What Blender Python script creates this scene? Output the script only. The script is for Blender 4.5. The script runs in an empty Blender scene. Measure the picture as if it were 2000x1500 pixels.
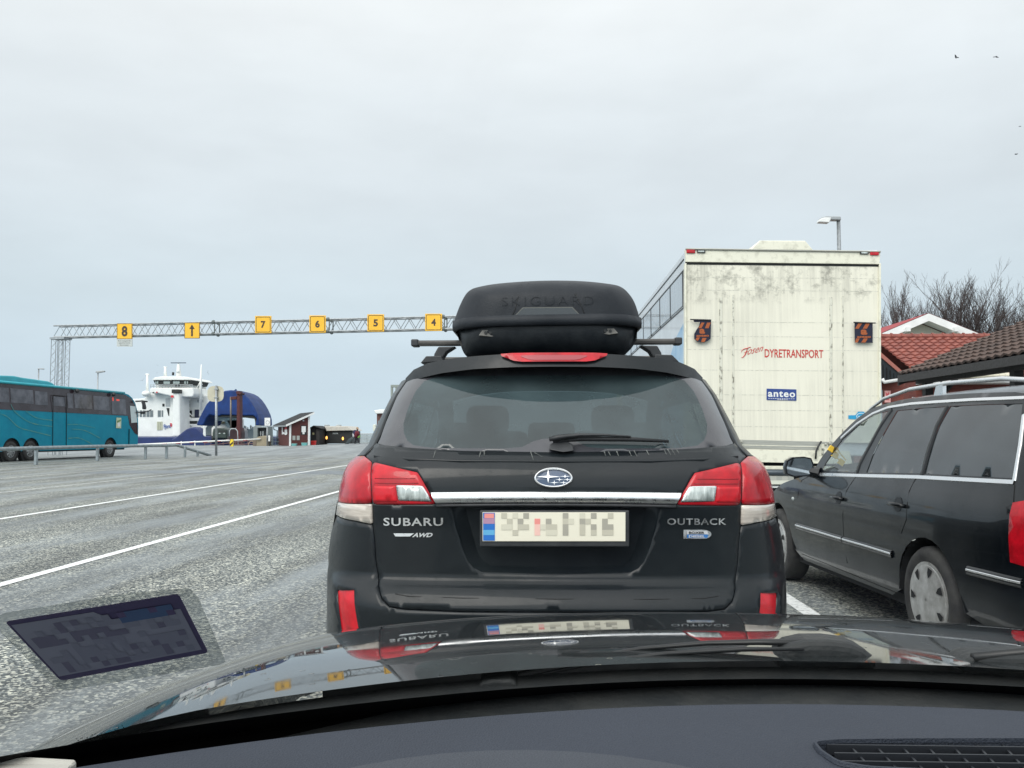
import bpy, bmesh, math, random
from mathutils import Vector, Matrix, Euler
from mathutils.geometry import delaunay_2d_cdt
random.seed(7)
R = math.radians
SC = bpy.context.scene
COL = SC.collection

# ---------------------------------------------------------------- camera
F = 1700.0
PITCH, YAW = math.atan(100 / F), math.atan(60 / F)
CAM = Vector((0, 0, 1.29))
cd = bpy.data.cameras.new('camera'); cam = bpy.data.objects.new('camera', cd); COL.objects.link(cam)
cd.sensor_width = 36; cd.lens = F / 2000 * 36; cd.clip_start = 0.03; cd.clip_end = 20000
cam.location = CAM; cam.rotation_euler = (R(90) + PITCH, 0, YAW)
SC.camera = cam
CM = Euler((R(90) + PITCH, 0, YAW)).to_matrix()

# ---------------------------------------------------------------- world, sun, exposure
SUN_EL, SUN_AZ = R(42), R(205)          # azimuth clockwise from +Y: behind the camera, a little left
sund = Vector((math.sin(SUN_AZ) * math.cos(SUN_EL), math.cos(SUN_AZ) * math.cos(SUN_EL), math.sin(SUN_EL)))
W = bpy.data.worlds.new('World'); SC.world = W; W.use_nodes = True
nt = W.node_tree; nt.nodes.clear()
def wn(t, **k):
    n = nt.nodes.new(t)
    for a, b in k.items(): setattr(n, a, b)
    return n
def wl(a, b): nt.links.new(a, b)
out = wn('ShaderNodeOutputWorld'); tc = wn('ShaderNodeTexCoord')
sky = wn('ShaderNodeTexSky', sky_type='NISHITA', sun_disc=False, sun_elevation=SUN_EL, sun_rotation=SUN_AZ)
bg1 = wn('ShaderNodeBackground'); bg1.inputs[1].default_value = 0.1; wl(sky.outputs[0], bg1.inputs[0])
sep = wn('ShaderNodeSeparateXYZ'); wl(tc.outputs['Generated'], sep.inputs[0])
ramp = wn('ShaderNodeValToRGB')
e = ramp.color_ramp.elements
e[0].position = 0.0; e[0].color = (.64, .79, .89, 1)
e[1].position = 1.0; e[1].color = (1.07, 1.09, 1.10, 1)
for p, c in ((.06, (.61, .73, .83)), (.15, (.655, .75, .81)), (.26, (.745, .81, .855)), (.36, (.83, .885, .92)), (.46, (.96, .995, 1.01))):
    q = e.new(p); q.color = (*c, 1)
wl(sep.outputs[2], ramp.inputs[0])
mp = wn('ShaderNodeMapping'); mp.inputs['Scale'].default_value = (1.1, 1.1, 3.4); mp.inputs['Rotation'].default_value = (0, R(16), 0)
wl(tc.outputs['Generated'], mp.inputs[0])
no = wn('ShaderNodeTexNoise'); no.inputs['Scale'].default_value = 1.6; no.inputs['Detail'].default_value = 5; no.inputs['Roughness'].default_value = .5; no.inputs['Distortion'].default_value = .3
wl(mp.outputs[0], no.inputs[0])
mr = wn('ShaderNodeMapRange'); mr.inputs[1].default_value = .3; mr.inputs[2].default_value = .7; mr.inputs[3].default_value = .96; mr.inputs[4].default_value = 1.07
wl(no.outputs[0], mr.inputs[0])
mp2 = wn('ShaderNodeMapping'); mp2.inputs['Scale'].default_value = (3.5, 3.5, 12); wl(tc.outputs['Generated'], mp2.inputs[0])
no2 = wn('ShaderNodeTexNoise'); no2.inputs['Scale'].default_value = 2.2; no2.inputs['Detail'].default_value = 6; wl(mp2.outputs[0], no2.inputs[0])
mr2 = wn('ShaderNodeMapRange'); mr2.inputs[1].default_value = .3; mr2.inputs[2].default_value = .7; mr2.inputs[3].default_value = .98; mr2.inputs[4].default_value = 1.03
wl(no2.outputs[0], mr2.inputs[0])
mul = wn('ShaderNodeMath', operation='MULTIPLY'); wl(mr.outputs[0], mul.inputs[0]); wl(mr2.outputs[0], mul.inputs[1])
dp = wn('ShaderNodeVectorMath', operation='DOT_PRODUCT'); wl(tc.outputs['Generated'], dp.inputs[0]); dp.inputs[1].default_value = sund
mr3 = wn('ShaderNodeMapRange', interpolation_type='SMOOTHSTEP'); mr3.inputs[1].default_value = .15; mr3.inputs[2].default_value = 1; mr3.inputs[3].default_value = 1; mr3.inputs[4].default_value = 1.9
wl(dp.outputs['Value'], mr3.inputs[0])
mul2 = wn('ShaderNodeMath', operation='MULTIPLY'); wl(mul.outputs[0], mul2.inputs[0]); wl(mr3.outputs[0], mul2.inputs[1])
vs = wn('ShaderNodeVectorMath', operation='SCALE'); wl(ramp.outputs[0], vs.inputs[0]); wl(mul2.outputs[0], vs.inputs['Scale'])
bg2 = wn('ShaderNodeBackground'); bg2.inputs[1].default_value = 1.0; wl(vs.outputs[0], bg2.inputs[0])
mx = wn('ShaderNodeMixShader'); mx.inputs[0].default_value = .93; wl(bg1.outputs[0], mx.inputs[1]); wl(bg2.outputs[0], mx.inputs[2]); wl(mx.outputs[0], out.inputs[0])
sd = bpy.data.lights.new('sun', 'SUN'); so = bpy.data.objects.new('sun', sd); COL.objects.link(so)
sd.energy = 1.6; sd.angle = R(38); sd.color = (1, .955, .88)
so.rotation_euler = (-sund).to_track_quat('-Z', 'Y').to_euler(); so.location = (0, -20, 40)
SC.view_settings.view_transform = 'Standard'; SC.view_settings.look = 'None'; SC.view_settings.exposure = 0; SC.view_settings.gamma = 1
SC.cycles.max_bounces = 10; SC.cycles.transparent_max_bounces = 24; SC.cycles.caustics_reflective = False; SC.cycles.caustics_refractive = False
SC.cycles.sample_clamp_indirect = 6

# ---------------------------------------------------------------- pixel -> world helpers (used to measure the place from the photograph)
def ray(u, v): return (CM @ Vector((u - 1000, 750 - v, -F))).normalized()
def at(u, v, Y):
    d = ray(u, v); return CAM + d * ((Y - CAM.y) / d.y)
def onZ(u, v, z=0.0):
    d = ray(u, v); return CAM + d * ((z - CAM.z) / d.z)
def onX(u, v, X):
    d = ray(u, v); return CAM + d * ((X - CAM.x) / d.x)
def hit(f, u, v, t0, t1, n=160):
    d = ray(u, v); a = t0; fa = f(CAM + d * a); best = (abs(fa), a)
    for i in range(1, n + 1):
        b = t0 + (t1 - t0) * i / n; fb = f(CAM + d * b)
        if abs(fb) < best[0]: best = (abs(fb), b)
        if fa * fb <= 0 and abs(fa - fb) < 3:
            for _ in range(30):
                m = (a + b) / 2; fm = f(CAM + d * m)
                if fa * fm <= 0: b = m
                else: a, fa = m, fm
            return CAM + d * b
        a, fa = b, fb
    return CAM + d * best[1]
def lerp_table(tab, x):
    if x <= tab[0][0]: return tab[0][1]
    for (a, fa), (b, fb) in zip(tab, tab[1:]):
        if x <= b: return fa + (fb - fa) * (x - a) / (b - a) if b > a else fb
    return tab[-1][1]
def smooth_table(tab):
    """monotone-ish cubic (Catmull) interpolation"""
    xs = [t[0] for t in tab]; ys = [t[1] for t in tab]; n = len(xs); m = []
    for i in range(n):
        if i == 0: m.append((ys[1] - ys[0]) / (xs[1] - xs[0]))
        elif i == n - 1: m.append((ys[-1] - ys[-2]) / (xs[-1] - xs[-2]))
        else:
            a = (ys[i] - ys[i-1]) / (xs[i] - xs[i-1]); b = (ys[i+1] - ys[i]) / (xs[i+1] - xs[i])
            m.append(0 if a * b <= 0 else 2 * a * b / (a + b))
    def f(x):
        if x <= xs[0]: return ys[0]
        if x >= xs[-1]: return ys[-1]
        for i in range(n - 1):
            if x <= xs[i+1]:
                h = xs[i+1] - xs[i]; t = (x - xs[i]) / h
                return ((2*t**3 - 3*t*t + 1) * ys[i] + (t**3 - 2*t*t + t) * h * m[i] + (-2*t**3 + 3*t*t) * ys[i+1] + (t**3 - t*t) * h * m[i+1])
    return f

# ---------------------------------------------------------------- materials
MATS = {}
def mat(name, col, rough=.6, metal=0, var=0, vscale=6, bump=0, bscale=60, spec=.5, coat=0, coat_rough=.03, emit=None, estr=1, stretch=None, dark=None, contrast=(.35, .65), rvar=0):
    if name in MATS: return MATS[name]
    m = bpy.data.materials.new(name); m.use_nodes = True; t = m.node_tree; b = t.nodes['Principled BSDF']
    b.inputs['Base Color'].default_value = (*col, 1); b.inputs['Roughness'].default_value = rough; b.inputs['Metallic'].default_value = metal
    b.inputs['Specular IOR Level'].default_value = spec; b.inputs['Coat Weight'].default_value = coat; b.inputs['Coat Roughness'].default_value = coat_rough
    if emit: b.inputs['Emission Color'].default_value = (*emit, 1); b.inputs['Emission Strength'].default_value = estr
    if var or bump or rvar:
        c = t.nodes.new('ShaderNodeTexCoord'); mpn = t.nodes.new('ShaderNodeMapping'); t.links.new(c.outputs['Object'], mpn.inputs[0])
        if stretch: mpn.inputs['Scale'].default_value = stretch
    if var or rvar:
        n = t.nodes.new('ShaderNodeTexNoise'); n.inputs['Scale'].default_value = vscale; n.inputs['Detail'].default_value = 6; n.inputs['Roughness'].default_value = .62
        t.links.new(mpn.outputs[0], n.inputs[0])
        r = t.nodes.new('ShaderNodeMapRange'); r.inputs[1].default_value = contrast[0]; r.inputs[2].default_value = contrast[1]
        t.links.new(n.outputs[0], r.inputs[0])
        if var:
            mxx = t.nodes.new('ShaderNodeMixRGB'); mxx.inputs[1].default_value = (*col, 1)
            dk = dark or tuple(x * (1 - var) for x in col); mxx.inputs[2].default_value = (*dk, 1)
            t.links.new(r.outputs[0], mxx.inputs[0]); t.links.new(mxx.outputs[0], b.inputs['Base Color'])
        if rvar:
            r2 = t.nodes.new('ShaderNodeMapRange'); r2.inputs[3].default_value = rough; r2.inputs[4].default_value = min(1, rough + rvar)
            t.links.new(r.outputs[0], r2.inputs[0]); t.links.new(r2.outputs[0], b.inputs['Roughness'])
    if bump:
        n2 = t.nodes.new('ShaderNodeTexNoise'); n2.inputs['Scale'].default_value = bscale; n2.inputs['Detail'].default_value = 3
        t.links.new(mpn.outputs[0], n2.inputs[0])
        bp = t.nodes.new('ShaderNodeBump'); bp.inputs['Strength'].default_value = bump; bp.inputs['Distance'].default_value = .01
        t.links.new(n2.outputs[0], bp.inputs['Height']); t.links.new(bp.outputs[0], b.inputs['Normal'])
    MATS[name] = m; return m
def glass_mat(name, tint=(.5, .55, .56), clear=.5, dust=.15, dcol=(.3, .32, .32), rough=.03, fres=1.45, graz=1.0):
    """thin pane: tinted transparency + dust film + real reflection"""
    if name in MATS: return MATS[name]
    m = bpy.data.materials.new(name); m.use_nodes = True; t = m.node_tree; t.nodes.clear()
    N = t.nodes.new; L = t.links.new
    o = N('ShaderNodeOutputMaterial'); tr = N('ShaderNodeBsdfTransparent'); tr.inputs[0].default_value = (*[x * clear for x in tint], 1)
    df = N('ShaderNodeBsdfDiffuse'); df.inputs[0].default_value = (*dcol, 1); gl = N('ShaderNodeBsdfGlossy'); gl.inputs['Roughness'].default_value = rough
    c = N('ShaderNodeTexCoord'); n = N('ShaderNodeTexNoise'); n.inputs['Scale'].default_value = 3.5; n.inputs['Detail'].default_value = 7; L(c.outputs['Object'], n.inputs[0])
    r = N('ShaderNodeMapRange'); r.inputs[1].default_value = .3; r.inputs[2].default_value = .7; r.inputs[3].default_value = dust * .6; r.inputs[4].default_value = dust * 1.4; L(n.outputs[0], r.inputs[0])
    m1 = N('ShaderNodeMixShader'); L(r.outputs[0], m1.inputs[0]); L(tr.outputs[0], m1.inputs[1]); L(df.outputs[0], m1.inputs[2])
    fr = N('ShaderNodeFresnel'); fr.inputs[0].default_value = fres; ge = N('ShaderNodeNewGeometry')
    # the pane has no thickness: use the same reflectance from both faces
    L(ge.outputs['Normal'], fr.inputs['Normal'])
    lw = N('ShaderNodeLayerWeight'); lw.inputs[0].default_value = .5
    dot = N('ShaderNodeVectorMath'); dot.operation = 'DOT_PRODUCT'; L(ge.outputs['Normal'], dot.inputs[0]); L(ge.outputs['Incoming'], dot.inputs[1])
    ab = N('ShaderNodeMath'); ab.operation = 'ABSOLUTE'; L(dot.outputs['Value'], ab.inputs[0])
    om = N('ShaderNodeMath'); om.operation = 'SUBTRACT'; om.inputs[0].default_value = 1; L(ab.outputs[0], om.inputs[1])
    pw = N('ShaderNodeMath'); pw.operation = 'POWER'; pw.inputs[1].default_value = 5; L(om.outputs[0], pw.inputs[0])
    f0 = ((fres - 1) / (fres + 1)) ** 2 * 1.8
    ma = N('ShaderNodeMath'); ma.operation = 'MULTIPLY_ADD'; ma.inputs[1].default_value = (1 - f0) * graz; ma.inputs[2].default_value = f0; L(pw.outputs[0], ma.inputs[0])
    m2 = N('ShaderNodeMixShader'); L(ma.outputs[0], m2.inputs[0]); L(m1.outputs[0], m2.inputs[1]); L(gl.outputs[0], m2.inputs[2]); L(m2.outputs[0], o.inputs[0])
    for x in (fr, lw): t.nodes.remove(x)
    MATS[name] = m; return m

# ---------------------------------------------------------------- mesh builder
def V(*a): return Vector(a)
class MB:
    def __init__(s): s.v = []; s.f = []; s.m = []; s.cur = 0
    def add(s, vs, fs, mi=None):
        o = len(s.v); s.v += [Vector(x) for x in vs]
        for f in fs: s.f.append([i + o for i in f]); s.m.append(s.cur if mi is None else mi)
        return s
    def box(s, c, d, rot=None, mi=None):
        c = Vector(c); h = Vector(d) / 2; vs = []
        for x in (-1, 1):
            for y in (-1, 1):
                for z in (-1, 1):
                    p = Vector((x * h.x, y * h.y, z * h.z)); vs.append(c + (rot @ p if rot else p))
        return s.add(vs, [(0, 1, 3, 2), (4, 6, 7, 5), (0, 4, 5, 1), (2, 3, 7, 6), (0, 2, 6, 4), (1, 5, 7, 3)], mi)
    def bb(s, x0, x1, y0, y1, z0, z1, mi=None): return s.box(((x0+x1)/2, (y0+y1)/2, (z0+z1)/2), (abs(x1-x0), abs(y1-y0), abs(z1-z0)), None, mi)
    def tube(s, pts, r, n=8, cap=True, mi=None, squash=None):
        pts = [Vector(p) for p in pts]; k = len(pts)
        rs = r if isinstance(r, (list, tuple)) else [r] * k
        vs = []; prev = None
        for i, p in enumerate(pts):
            t = (pts[min(i+1, k-1)] - pts[max(i-1, 0)]).normalized()
            if prev is None:
                a = t.cross(Vector((0, 0, 1)))
                if a.length < .05: a = t.cross(Vector((1, 0, 0)))
            else: a = prev - t * prev.dot(t)
            a.normalize(); b = t.cross(a); prev = a
            for j in range(n):
                w = 2 * math.pi * j / n; vs.append(p + (a * math.cos(w) + b * math.sin(w) * (squash or 1)) * rs[i])
        fs = [(i*n+j, i*n+(j+1) % n, (i+1)*n+(j+1) % n, (i+1)*n+j) for i in range(k-1) for j in range(n)]
        if cap: fs += [tuple(range(n))[::-1], tuple((k-1)*n+j for j in range(n))]
        return s.add(vs, fs, mi)
    def lathe(s, c, axis, prof, n=24, mi=None, flatdir=None):
        """prof: list of (distance along axis, radius)"""
        c = Vector(c); ax = Vector(axis).normalized(); a = ax.cross(Vector((0, 0, 1)))
        if a.length < .05: a = ax.cross(Vector((1, 0, 0)))
        a.normalize(); b = ax.cross(a); vs = []
        for (h, r) in prof:
            for j in range(n):
                w = 2 * math.pi * j / n; vs.append(c + ax * h + (a * math.cos(w) + b * math.sin(w)) * r)
        k = len(prof)
        fs = [(i*n+j, i*n+(j+1) % n, (i+1)*n+(j+1) % n, (i+1)*n+j) for i in range(k-1) for j in range(n)]
        fs += [tuple(range(n))[::-1], tuple((k-1)*n+j for j in range(n))]
        return s.add(vs, fs, mi)
    def prism(s, poly, off, mi=None):
        """poly: 3D points (planar), off: extrusion vector"""
        poly = [Vector(p) for p in poly]; off = Vector(off); n = len(poly)
        vs = poly + [p + off for p in poly]
        fs = [tuple(range(n)), tuple(range(2*n-1, n-1, -1))] + [(i, i+n, (i+1) % n + n, (i+1) % n) for i in range(n)]
        return s.add(vs, fs, mi)
    def grid(s, fn, nu, nv, mi=None):
        vs = [fn(i / nu, j / nv) for i in range(nu + 1) for j in range(nv + 1)]; w = nv + 1
        return s.add(vs, [(i*w+j, (i+1)*w+j, (i+1)*w+j+1, i*w+j+1) for i in range(nu) for j in range(nv)], mi)
    def ball(s, c, r, n=10, mi=None):
        c = Vector(c); r = Vector(r) if not isinstance(r, (int, float)) else Vector((r, r, r)); m = n // 2 + 1; vs = []
        for i in range(m + 1):
            th = math.pi * (i / m) * .998 + .003
            for j in range(n):
                ph = 2 * math.pi * j / n; vs.append(c + Vector((r.x * math.sin(th) * math.cos(ph), r.y * math.sin(th) * math.sin(ph), r.z * math.cos(th))))
        fs = [(i*n+j, (i+1)*n+j, (i+1)*n+(j+1) % n, i*n+(j+1) % n) for i in range(m) for j in range(n)] + [tuple(range(n)), tuple(m*n+j for j in range(n))[::-1]]
        return s.add(vs, fs, mi)
    def build(s, name, mats, parent=None, smooth=False, bevel=0, seg=2, solid=0, auto=None, fixn=True):
        me = bpy.data.meshes.new(name); me.from_pydata([tuple(v) for v in s.v], [], s.f)
        mats = mats if isinstance(mats, (list, tuple)) else [mats]
        for m in mats: me.materials.append(m)
        me.polygons.foreach_set('material_index', s.m)
        if fixn:
            bm = bmesh.new(); bm.from_mesh(me); bmesh.ops.recalc_face_normals(bm, faces=bm.faces)
            if solid and sum((f.normal.dot(CAM - f.calc_center_median()) > 0) * 2 - 1 for f in bm.faces) < 0: bmesh.ops.reverse_faces(bm, faces=bm.faces)
            bm.to_mesh(me); bm.free()
        if smooth:
            me.polygons.foreach_set('use_smooth', [True] * len(me.polygons))
            if auto:
                me.set_sharp_from_angle(angle=R(auto))
        me.update()
        o = bpy.data.objects.new(name, me); COL.objects.link(o)
        if bevel:
            b = o.modifiers.new('bevel', 'BEVEL'); b.width = bevel; b.segments = seg; b.limit_method = 'ANGLE'; b.angle_limit = R(35)
        if solid:
            q = o.modifiers.new('solid', 'SOLIDIFY'); q.thickness = abs(solid); q.offset = -1 if solid > 0 else 1
        if parent: adopt(o, parent)
        return o
def tag(o, label=None, cat=None, group=None, kind=None):
    if label: o['label'] = label
    if cat: o['category'] = cat
    if group: o['group'] = group
    if kind: o['kind'] = kind
    return o
def thing(name, label, cat, loc=(0, 0, 0), rotz=0, group=None, local=False):
    """Empty at the base. local=True: children are modelled in its own frame; else in world coordinates"""
    o = bpy.data.objects.new(name, None); COL.objects.link(o); o.empty_display_size = .3
    o.location = loc; o.rotation_euler = (0, 0, rotz)
    if local: LOCALS.add(o.name)
    return tag(o, label, cat, group)
LOCALS = set()
def adopt(o, parent):
    o.parent = parent
    if parent.type == 'EMPTY' and parent.name not in LOCALS:
        o.matrix_parent_inverse = Matrix.Translation(parent.location).inverted()
def inpoly(x, y, P):
    c = False; n = len(P); j = n - 1
    for i in range(n):
        xi, yi = P[i]; xj, yj = P[j]
        if (yi > y) != (yj > y) and x < (xj - xi) * (y - yi) / (yj - yi) + xi: c = not c
        j = i
    return c
def densify(P, d):
    o = []
    for i, a in enumerate(P):
        b = P[(i + 1) % len(P)]; L = math.hypot(b[0]-a[0], b[1]-a[1]); k = max(1, int(L / d))
        for j in range(k): o.append((a[0] + (b[0]-a[0]) * j / k, a[1] + (b[1]-a[1]) * j / k))
    return o
def roundpoly(P, r=.3, n=4):
    """round the corners of a 2-D polygon; r = fraction of the shorter adjacent edge"""
    o = []; m = len(P)
    for i in range(m):
        a, b, c = Vector(P[i-1]), Vector(P[i]), Vector(P[(i+1) % m])
        l = min((a-b).length, (c-b).length) * r
        p, q = b + (a-b).normalized() * l, b + (c-b).normalized() * l
        for k in range(n + 1):
            t = k / n; w = p * (1-t)**2 + b * 2*t*(1-t) + q * t*t; o.append((w.x, w.y))
    return o
def panel(mb, outline, fn, holes=(), d=.04, mi=None):
    """triangulated patch: 2-D outline with holes, mapped through fn(a,b)->3-D"""
    loops = [densify(outline, d)] + [densify(h, d) for h in holes]
    pts = []; edges = []
    for L in loops:
        o = len(pts); pts += L; edges += [(o + i, o + (i + 1) % len(L)) for i in range(len(L))]
    xs = [p[0] for p in outline]; ys = [p[1] for p in outline]
    x0, x1, y0, y1 = min(xs), max(xs), min(ys), max(ys)
    nb = len(pts); y = y0 + d * .5; k = 0; cell = {}
    for p in pts: cell.setdefault((int(p[0] // d), int(p[1] // d)), []).append(p)
    while y < y1:
        x = x0 + d * (.5 if k % 2 else 1.0)
        while x < x1:
            if inpoly(x, y, outline) and not any(inpoly(x, y, h) for h in holes):
                ci, cj = int(x // d), int(y // d)
                if all((x-p[0])**2 + (y-p[1])**2 > (d*.45)**2 for a in (-1, 0, 1) for b in (-1, 0, 1) for p in cell.get((ci+a, cj+b), ())): pts.append((x, y))
            x += d
        y += d * .87; k += 1
    r = delaunay_2d_cdt([Vector(p) for p in pts], edges, [], 0, 1e-7)
    vs, fs = r[0], r[2]; keep = []
    for f in fs:
        cx = sum(vs[i].x for i in f) / len(f); cy = sum(vs[i].y for i in f) / len(f)
        if inpoly(cx, cy, outline) and not any(inpoly(cx, cy, h) for h in holes): keep.append(f)
    return mb.add([fn(p.x, p.y) for p in vs], keep, mi)
_tc = {}
def text_verts(s, bold=0, shear=0, spacing=1.0):
    k = (s, bold, shear, spacing)
    if k in _tc: return _tc[k]
    cu = bpy.data.curves.new('t', 'FONT'); cu.body = s; cu.offset = bold; cu.shear = shear; cu.space_character = spacing; cu.resolution_u = 3
    cu.align_x = 'CENTER'
    o = bpy.data.objects.new('t', cu); COL.objects.link(o); bpy.context.view_layer.update()
    me = bpy.data.meshes.new_from_object(o.evaluated_get(bpy.context.evaluated_depsgraph_get()))
    vs = [v.co.copy() for v in me.vertices]; fs = [list(p.vertices) for p in me.polygons]
    bpy.data.objects.remove(o); bpy.data.curves.remove(cu); bpy.data.meshes.remove(me)
    xs = [v.x for v in vs]; ys = [v.y for v in vs]; x0, x1, y0, y1 = min(xs), max(xs), min(ys), max(ys)
    vs = [((v.x - x0) / (x1 - x0), (v.y - y0) / (y1 - y0)) for v in vs]
    _tc[k] = (vs, fs); return _tc[k]
def text(mb, s, fn, mi=None, **k):
    """fn maps (0..1, 0..1) (right, up) to 3-D"""
    vs, fs = text_verts(s, **k); return mb.add([fn(a, b) for a, b in vs], fs, mi)
# ---------------------------------------------------------------- setting: ground, water, markings
def gz(X, Y):
    """gentle rise of the quay towards the ferry berth, a little higher to the right"""
    t = min(1, max(0, (Y - 52) / 28)); k = min(1, max(0, (X + 26) / 6)); return (.24 + .18 * k) * t * t * (3 - 2 * t)
def asphalt():
    m = bpy.data.materials.new('worn_asphalt'); m.use_nodes = True; t = m.node_tree; b = t.nodes['Principled BSDF']
    N = t.nodes.new; L = t.links.new
    c = N('ShaderNodeTexCoord')
    vo = N('ShaderNodeTexVoronoi'); vo.inputs['Scale'].default_value = 62; L(c.outputs['Object'], vo.inputs[0])
    st = N('ShaderNodeValToRGB'); st.color_ramp.interpolation = 'LINEAR'
    e = st.color_ramp.elements; e[0].position = .28; e[0].color = (.05, .06, .062, 1); e[1].position = .97; e[1].color = (.70, .71, .60, 1)
    for p, q in ((.5, (.145, .165, .165)), (.68, (.27, .29, .275)), (.84, (.50, .50, .44))): k = e.new(p); k.color = (*q, 1)
    sp = N('ShaderNodeSeparateColor'); L(vo.outputs['Color'], sp.inputs[0]); L(sp.outputs[0], st.inputs[0])
    n1 = N('ShaderNodeTexNoise'); n1.inputs['Scale'].default_value = 16; n1.inputs['Detail'].default_value = 8; n1.inputs['Roughness'].default_value = .8; L(c.outputs['Object'], n1.inputs[0])
    # wheel tracks: smoother, bluer, running along Y
    sx = N('ShaderNodeSeparateXYZ'); L(c.outputs['Object'], sx.inputs[0])
    n2 = N('ShaderNodeTexNoise'); n2.inputs['Scale'].default_value = .35; n2.inputs['Detail'].default_value = 5; L(c.outputs['Object'], n2.inputs[0])
    a = N('ShaderNodeMath'); a.operation = 'MULTIPLY_ADD'; a.inputs[1].default_value = 1.3; L(n2.outputs[0], a.inputs[0]); L(sx.outputs[0], a.inputs[2])
    w = N('ShaderNodeMath'); w.operation = 'MULTIPLY'; w.inputs[1].default_value = 2 * math.pi / 1.86; L(a.outputs[0], w.inputs[0])
    s = N('ShaderNodeMath'); s.operation = 'SINE'; L(w.outputs[0], s.inputs[0])
    mpn = N('ShaderNodeMapping'); mpn.inputs['Scale'].default_value = (1.6, .22, 1); L(c.outputs['Object'], mpn.inputs[0])
    n3 = N('ShaderNodeTexNoise'); n3.inputs['Scale'].default_value = 1.2; n3.inputs['Detail'].default_value = 7; n3.inputs['Roughness'].default_value = .65; L(mpn.outputs[0], n3.inputs[0])
    ad = N('ShaderNodeMath'); ad.operation = 'MULTIPLY_ADD'; ad.inputs[1].default_value = .16; L(s.outputs[0], ad.inputs[0]); L(n3.outputs[0], ad.inputs[2])
    tr = N('ShaderNodeMapRange'); tr.inputs[1].default_value = .46; tr.inputs[2].default_value = .74; L(ad.outputs[0], tr.inputs[0])
    # far area: newer, paler and finer surface beyond the lanes
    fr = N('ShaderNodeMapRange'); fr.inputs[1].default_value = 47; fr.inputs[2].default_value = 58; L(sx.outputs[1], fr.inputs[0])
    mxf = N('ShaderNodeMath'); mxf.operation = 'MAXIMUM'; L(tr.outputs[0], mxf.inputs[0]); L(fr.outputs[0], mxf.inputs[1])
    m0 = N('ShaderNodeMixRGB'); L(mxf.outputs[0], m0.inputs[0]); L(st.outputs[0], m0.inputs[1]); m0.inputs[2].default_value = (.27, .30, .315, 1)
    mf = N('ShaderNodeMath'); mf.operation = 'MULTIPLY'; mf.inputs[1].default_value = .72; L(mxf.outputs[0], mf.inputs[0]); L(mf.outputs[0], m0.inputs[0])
    # large dark damp patches
    n4 = N('ShaderNodeTexNoise'); n4.inputs['Scale'].default_value = .55; n4.inputs['Detail'].default_value = 8; n4.inputs['Roughness'].default_value = .7; L(mpn.outputs[0], n4.inputs[0])
    r4 = N('ShaderNodeMapRange'); r4.inputs[1].default_value = .38; r4.inputs[2].default_value = .66; r4.inputs[3].default_value = 1.42; r4.inputs[4].default_value = .56; L(n4.outputs[0], r4.inputs[0])
    r1 = N('ShaderNodeMapRange'); r1.inputs[1].default_value = .3; r1.inputs[2].default_value = .7; r1.inputs[3].default_value = .50; r1.inputs[4].default_value = .96; L(n1.outputs[0], r1.inputs[0])
    mm = N('ShaderNodeMath'); mm.operation = 'MULTIPLY'; L(r4.outputs[0], mm.inputs[0]); L(r1.outputs[0], mm.inputs[1])
    sc = N('ShaderNodeVectorMath'); sc.operation = 'SCALE'; L(m0.outputs[0], sc.inputs[0]); L(mm.outputs[0], sc.inputs['Scale'])
    L(sc.outputs[0], b.inputs['Base Color'])
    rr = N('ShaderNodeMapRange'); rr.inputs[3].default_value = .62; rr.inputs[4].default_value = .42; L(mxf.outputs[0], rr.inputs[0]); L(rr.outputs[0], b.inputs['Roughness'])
    bp = N('ShaderNodeBump'); bp.inputs['Strength'].default_value = .55; bp.inputs['Distance'].default_value = .006; L(vo.outputs['Distance'], bp.inputs['Height']); L(bp.outputs[0], b.inputs['Normal'])
    MATS['asphalt'] = m; return m
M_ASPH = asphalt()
g = MB()
ys = [-4000, -200, -40, 0, 10, 20, 30, 40, 52] + [52 + i * 2 for i in range(1, 19)] + [92, 100]
def edgeY(X): return 86 if X < -24.5 else 100
xsl = [-4000, -400, -120, -60, -40, -30, -24.5, -19, -10, 0, 10, 20, 40, 80, 200, 4000]
def gp(x, y): return V(x, y, gz(x, y))
for i in range(len(xsl) - 1):
    for j in range(len(ys) - 1):
        if ys[j] >= edgeY(xsl[i] - .0 + .05): continue
        g.add([gp(xsl[i], ys[j]), gp(xsl[i+1], ys[j]), gp(xsl[i+1], min(ys[j+1], 400)), gp(xsl[i], ys[j+1])], [(0, 1, 2, 3)])
# quay walls down to the water
g.add([gp(-4000, 86), gp(-24.5, 86), V(-24.5, 86, -4), V(-4000, 86, -4)], [(0, 1, 2, 3)])
g.add([gp(-24.5, 86), gp(-24.5, 100), V(-24.5, 100, -4), V(-24.5, 86, -4)], [(0, 1, 2, 3)])
g.add([gp(-24.5, 100), gp(4000, 100), V(4000, 100, -4), V(-24.5, 100, -4)], [(0, 1, 2, 3)])
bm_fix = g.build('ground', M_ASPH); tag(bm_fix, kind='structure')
bm = bmesh.new(); bm.from_mesh(bm_fix.data); bmesh.ops.remove_doubles(bm, verts=bm.verts, dist=.001); bmesh.ops.recalc_face_normals(bm, faces=bm.faces); bm.to_mesh(bm_fix.data); bm.free()
sea = MB(); sea.add([V(-14000, 80, -2.3), V(14000, 80, -2.3), V(14000, 14000, -2.3), V(-14000, 14000, -2.3)], [(0, 1, 2, 3)])
M_SEA = mat('sea', (.10, .17, .21), .28, bump=.8, bscale=.5, var=.4, vscale=.05, stretch=(1, .25, 1))
tag(sea.build('water', M_SEA), kind='structure')

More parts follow.
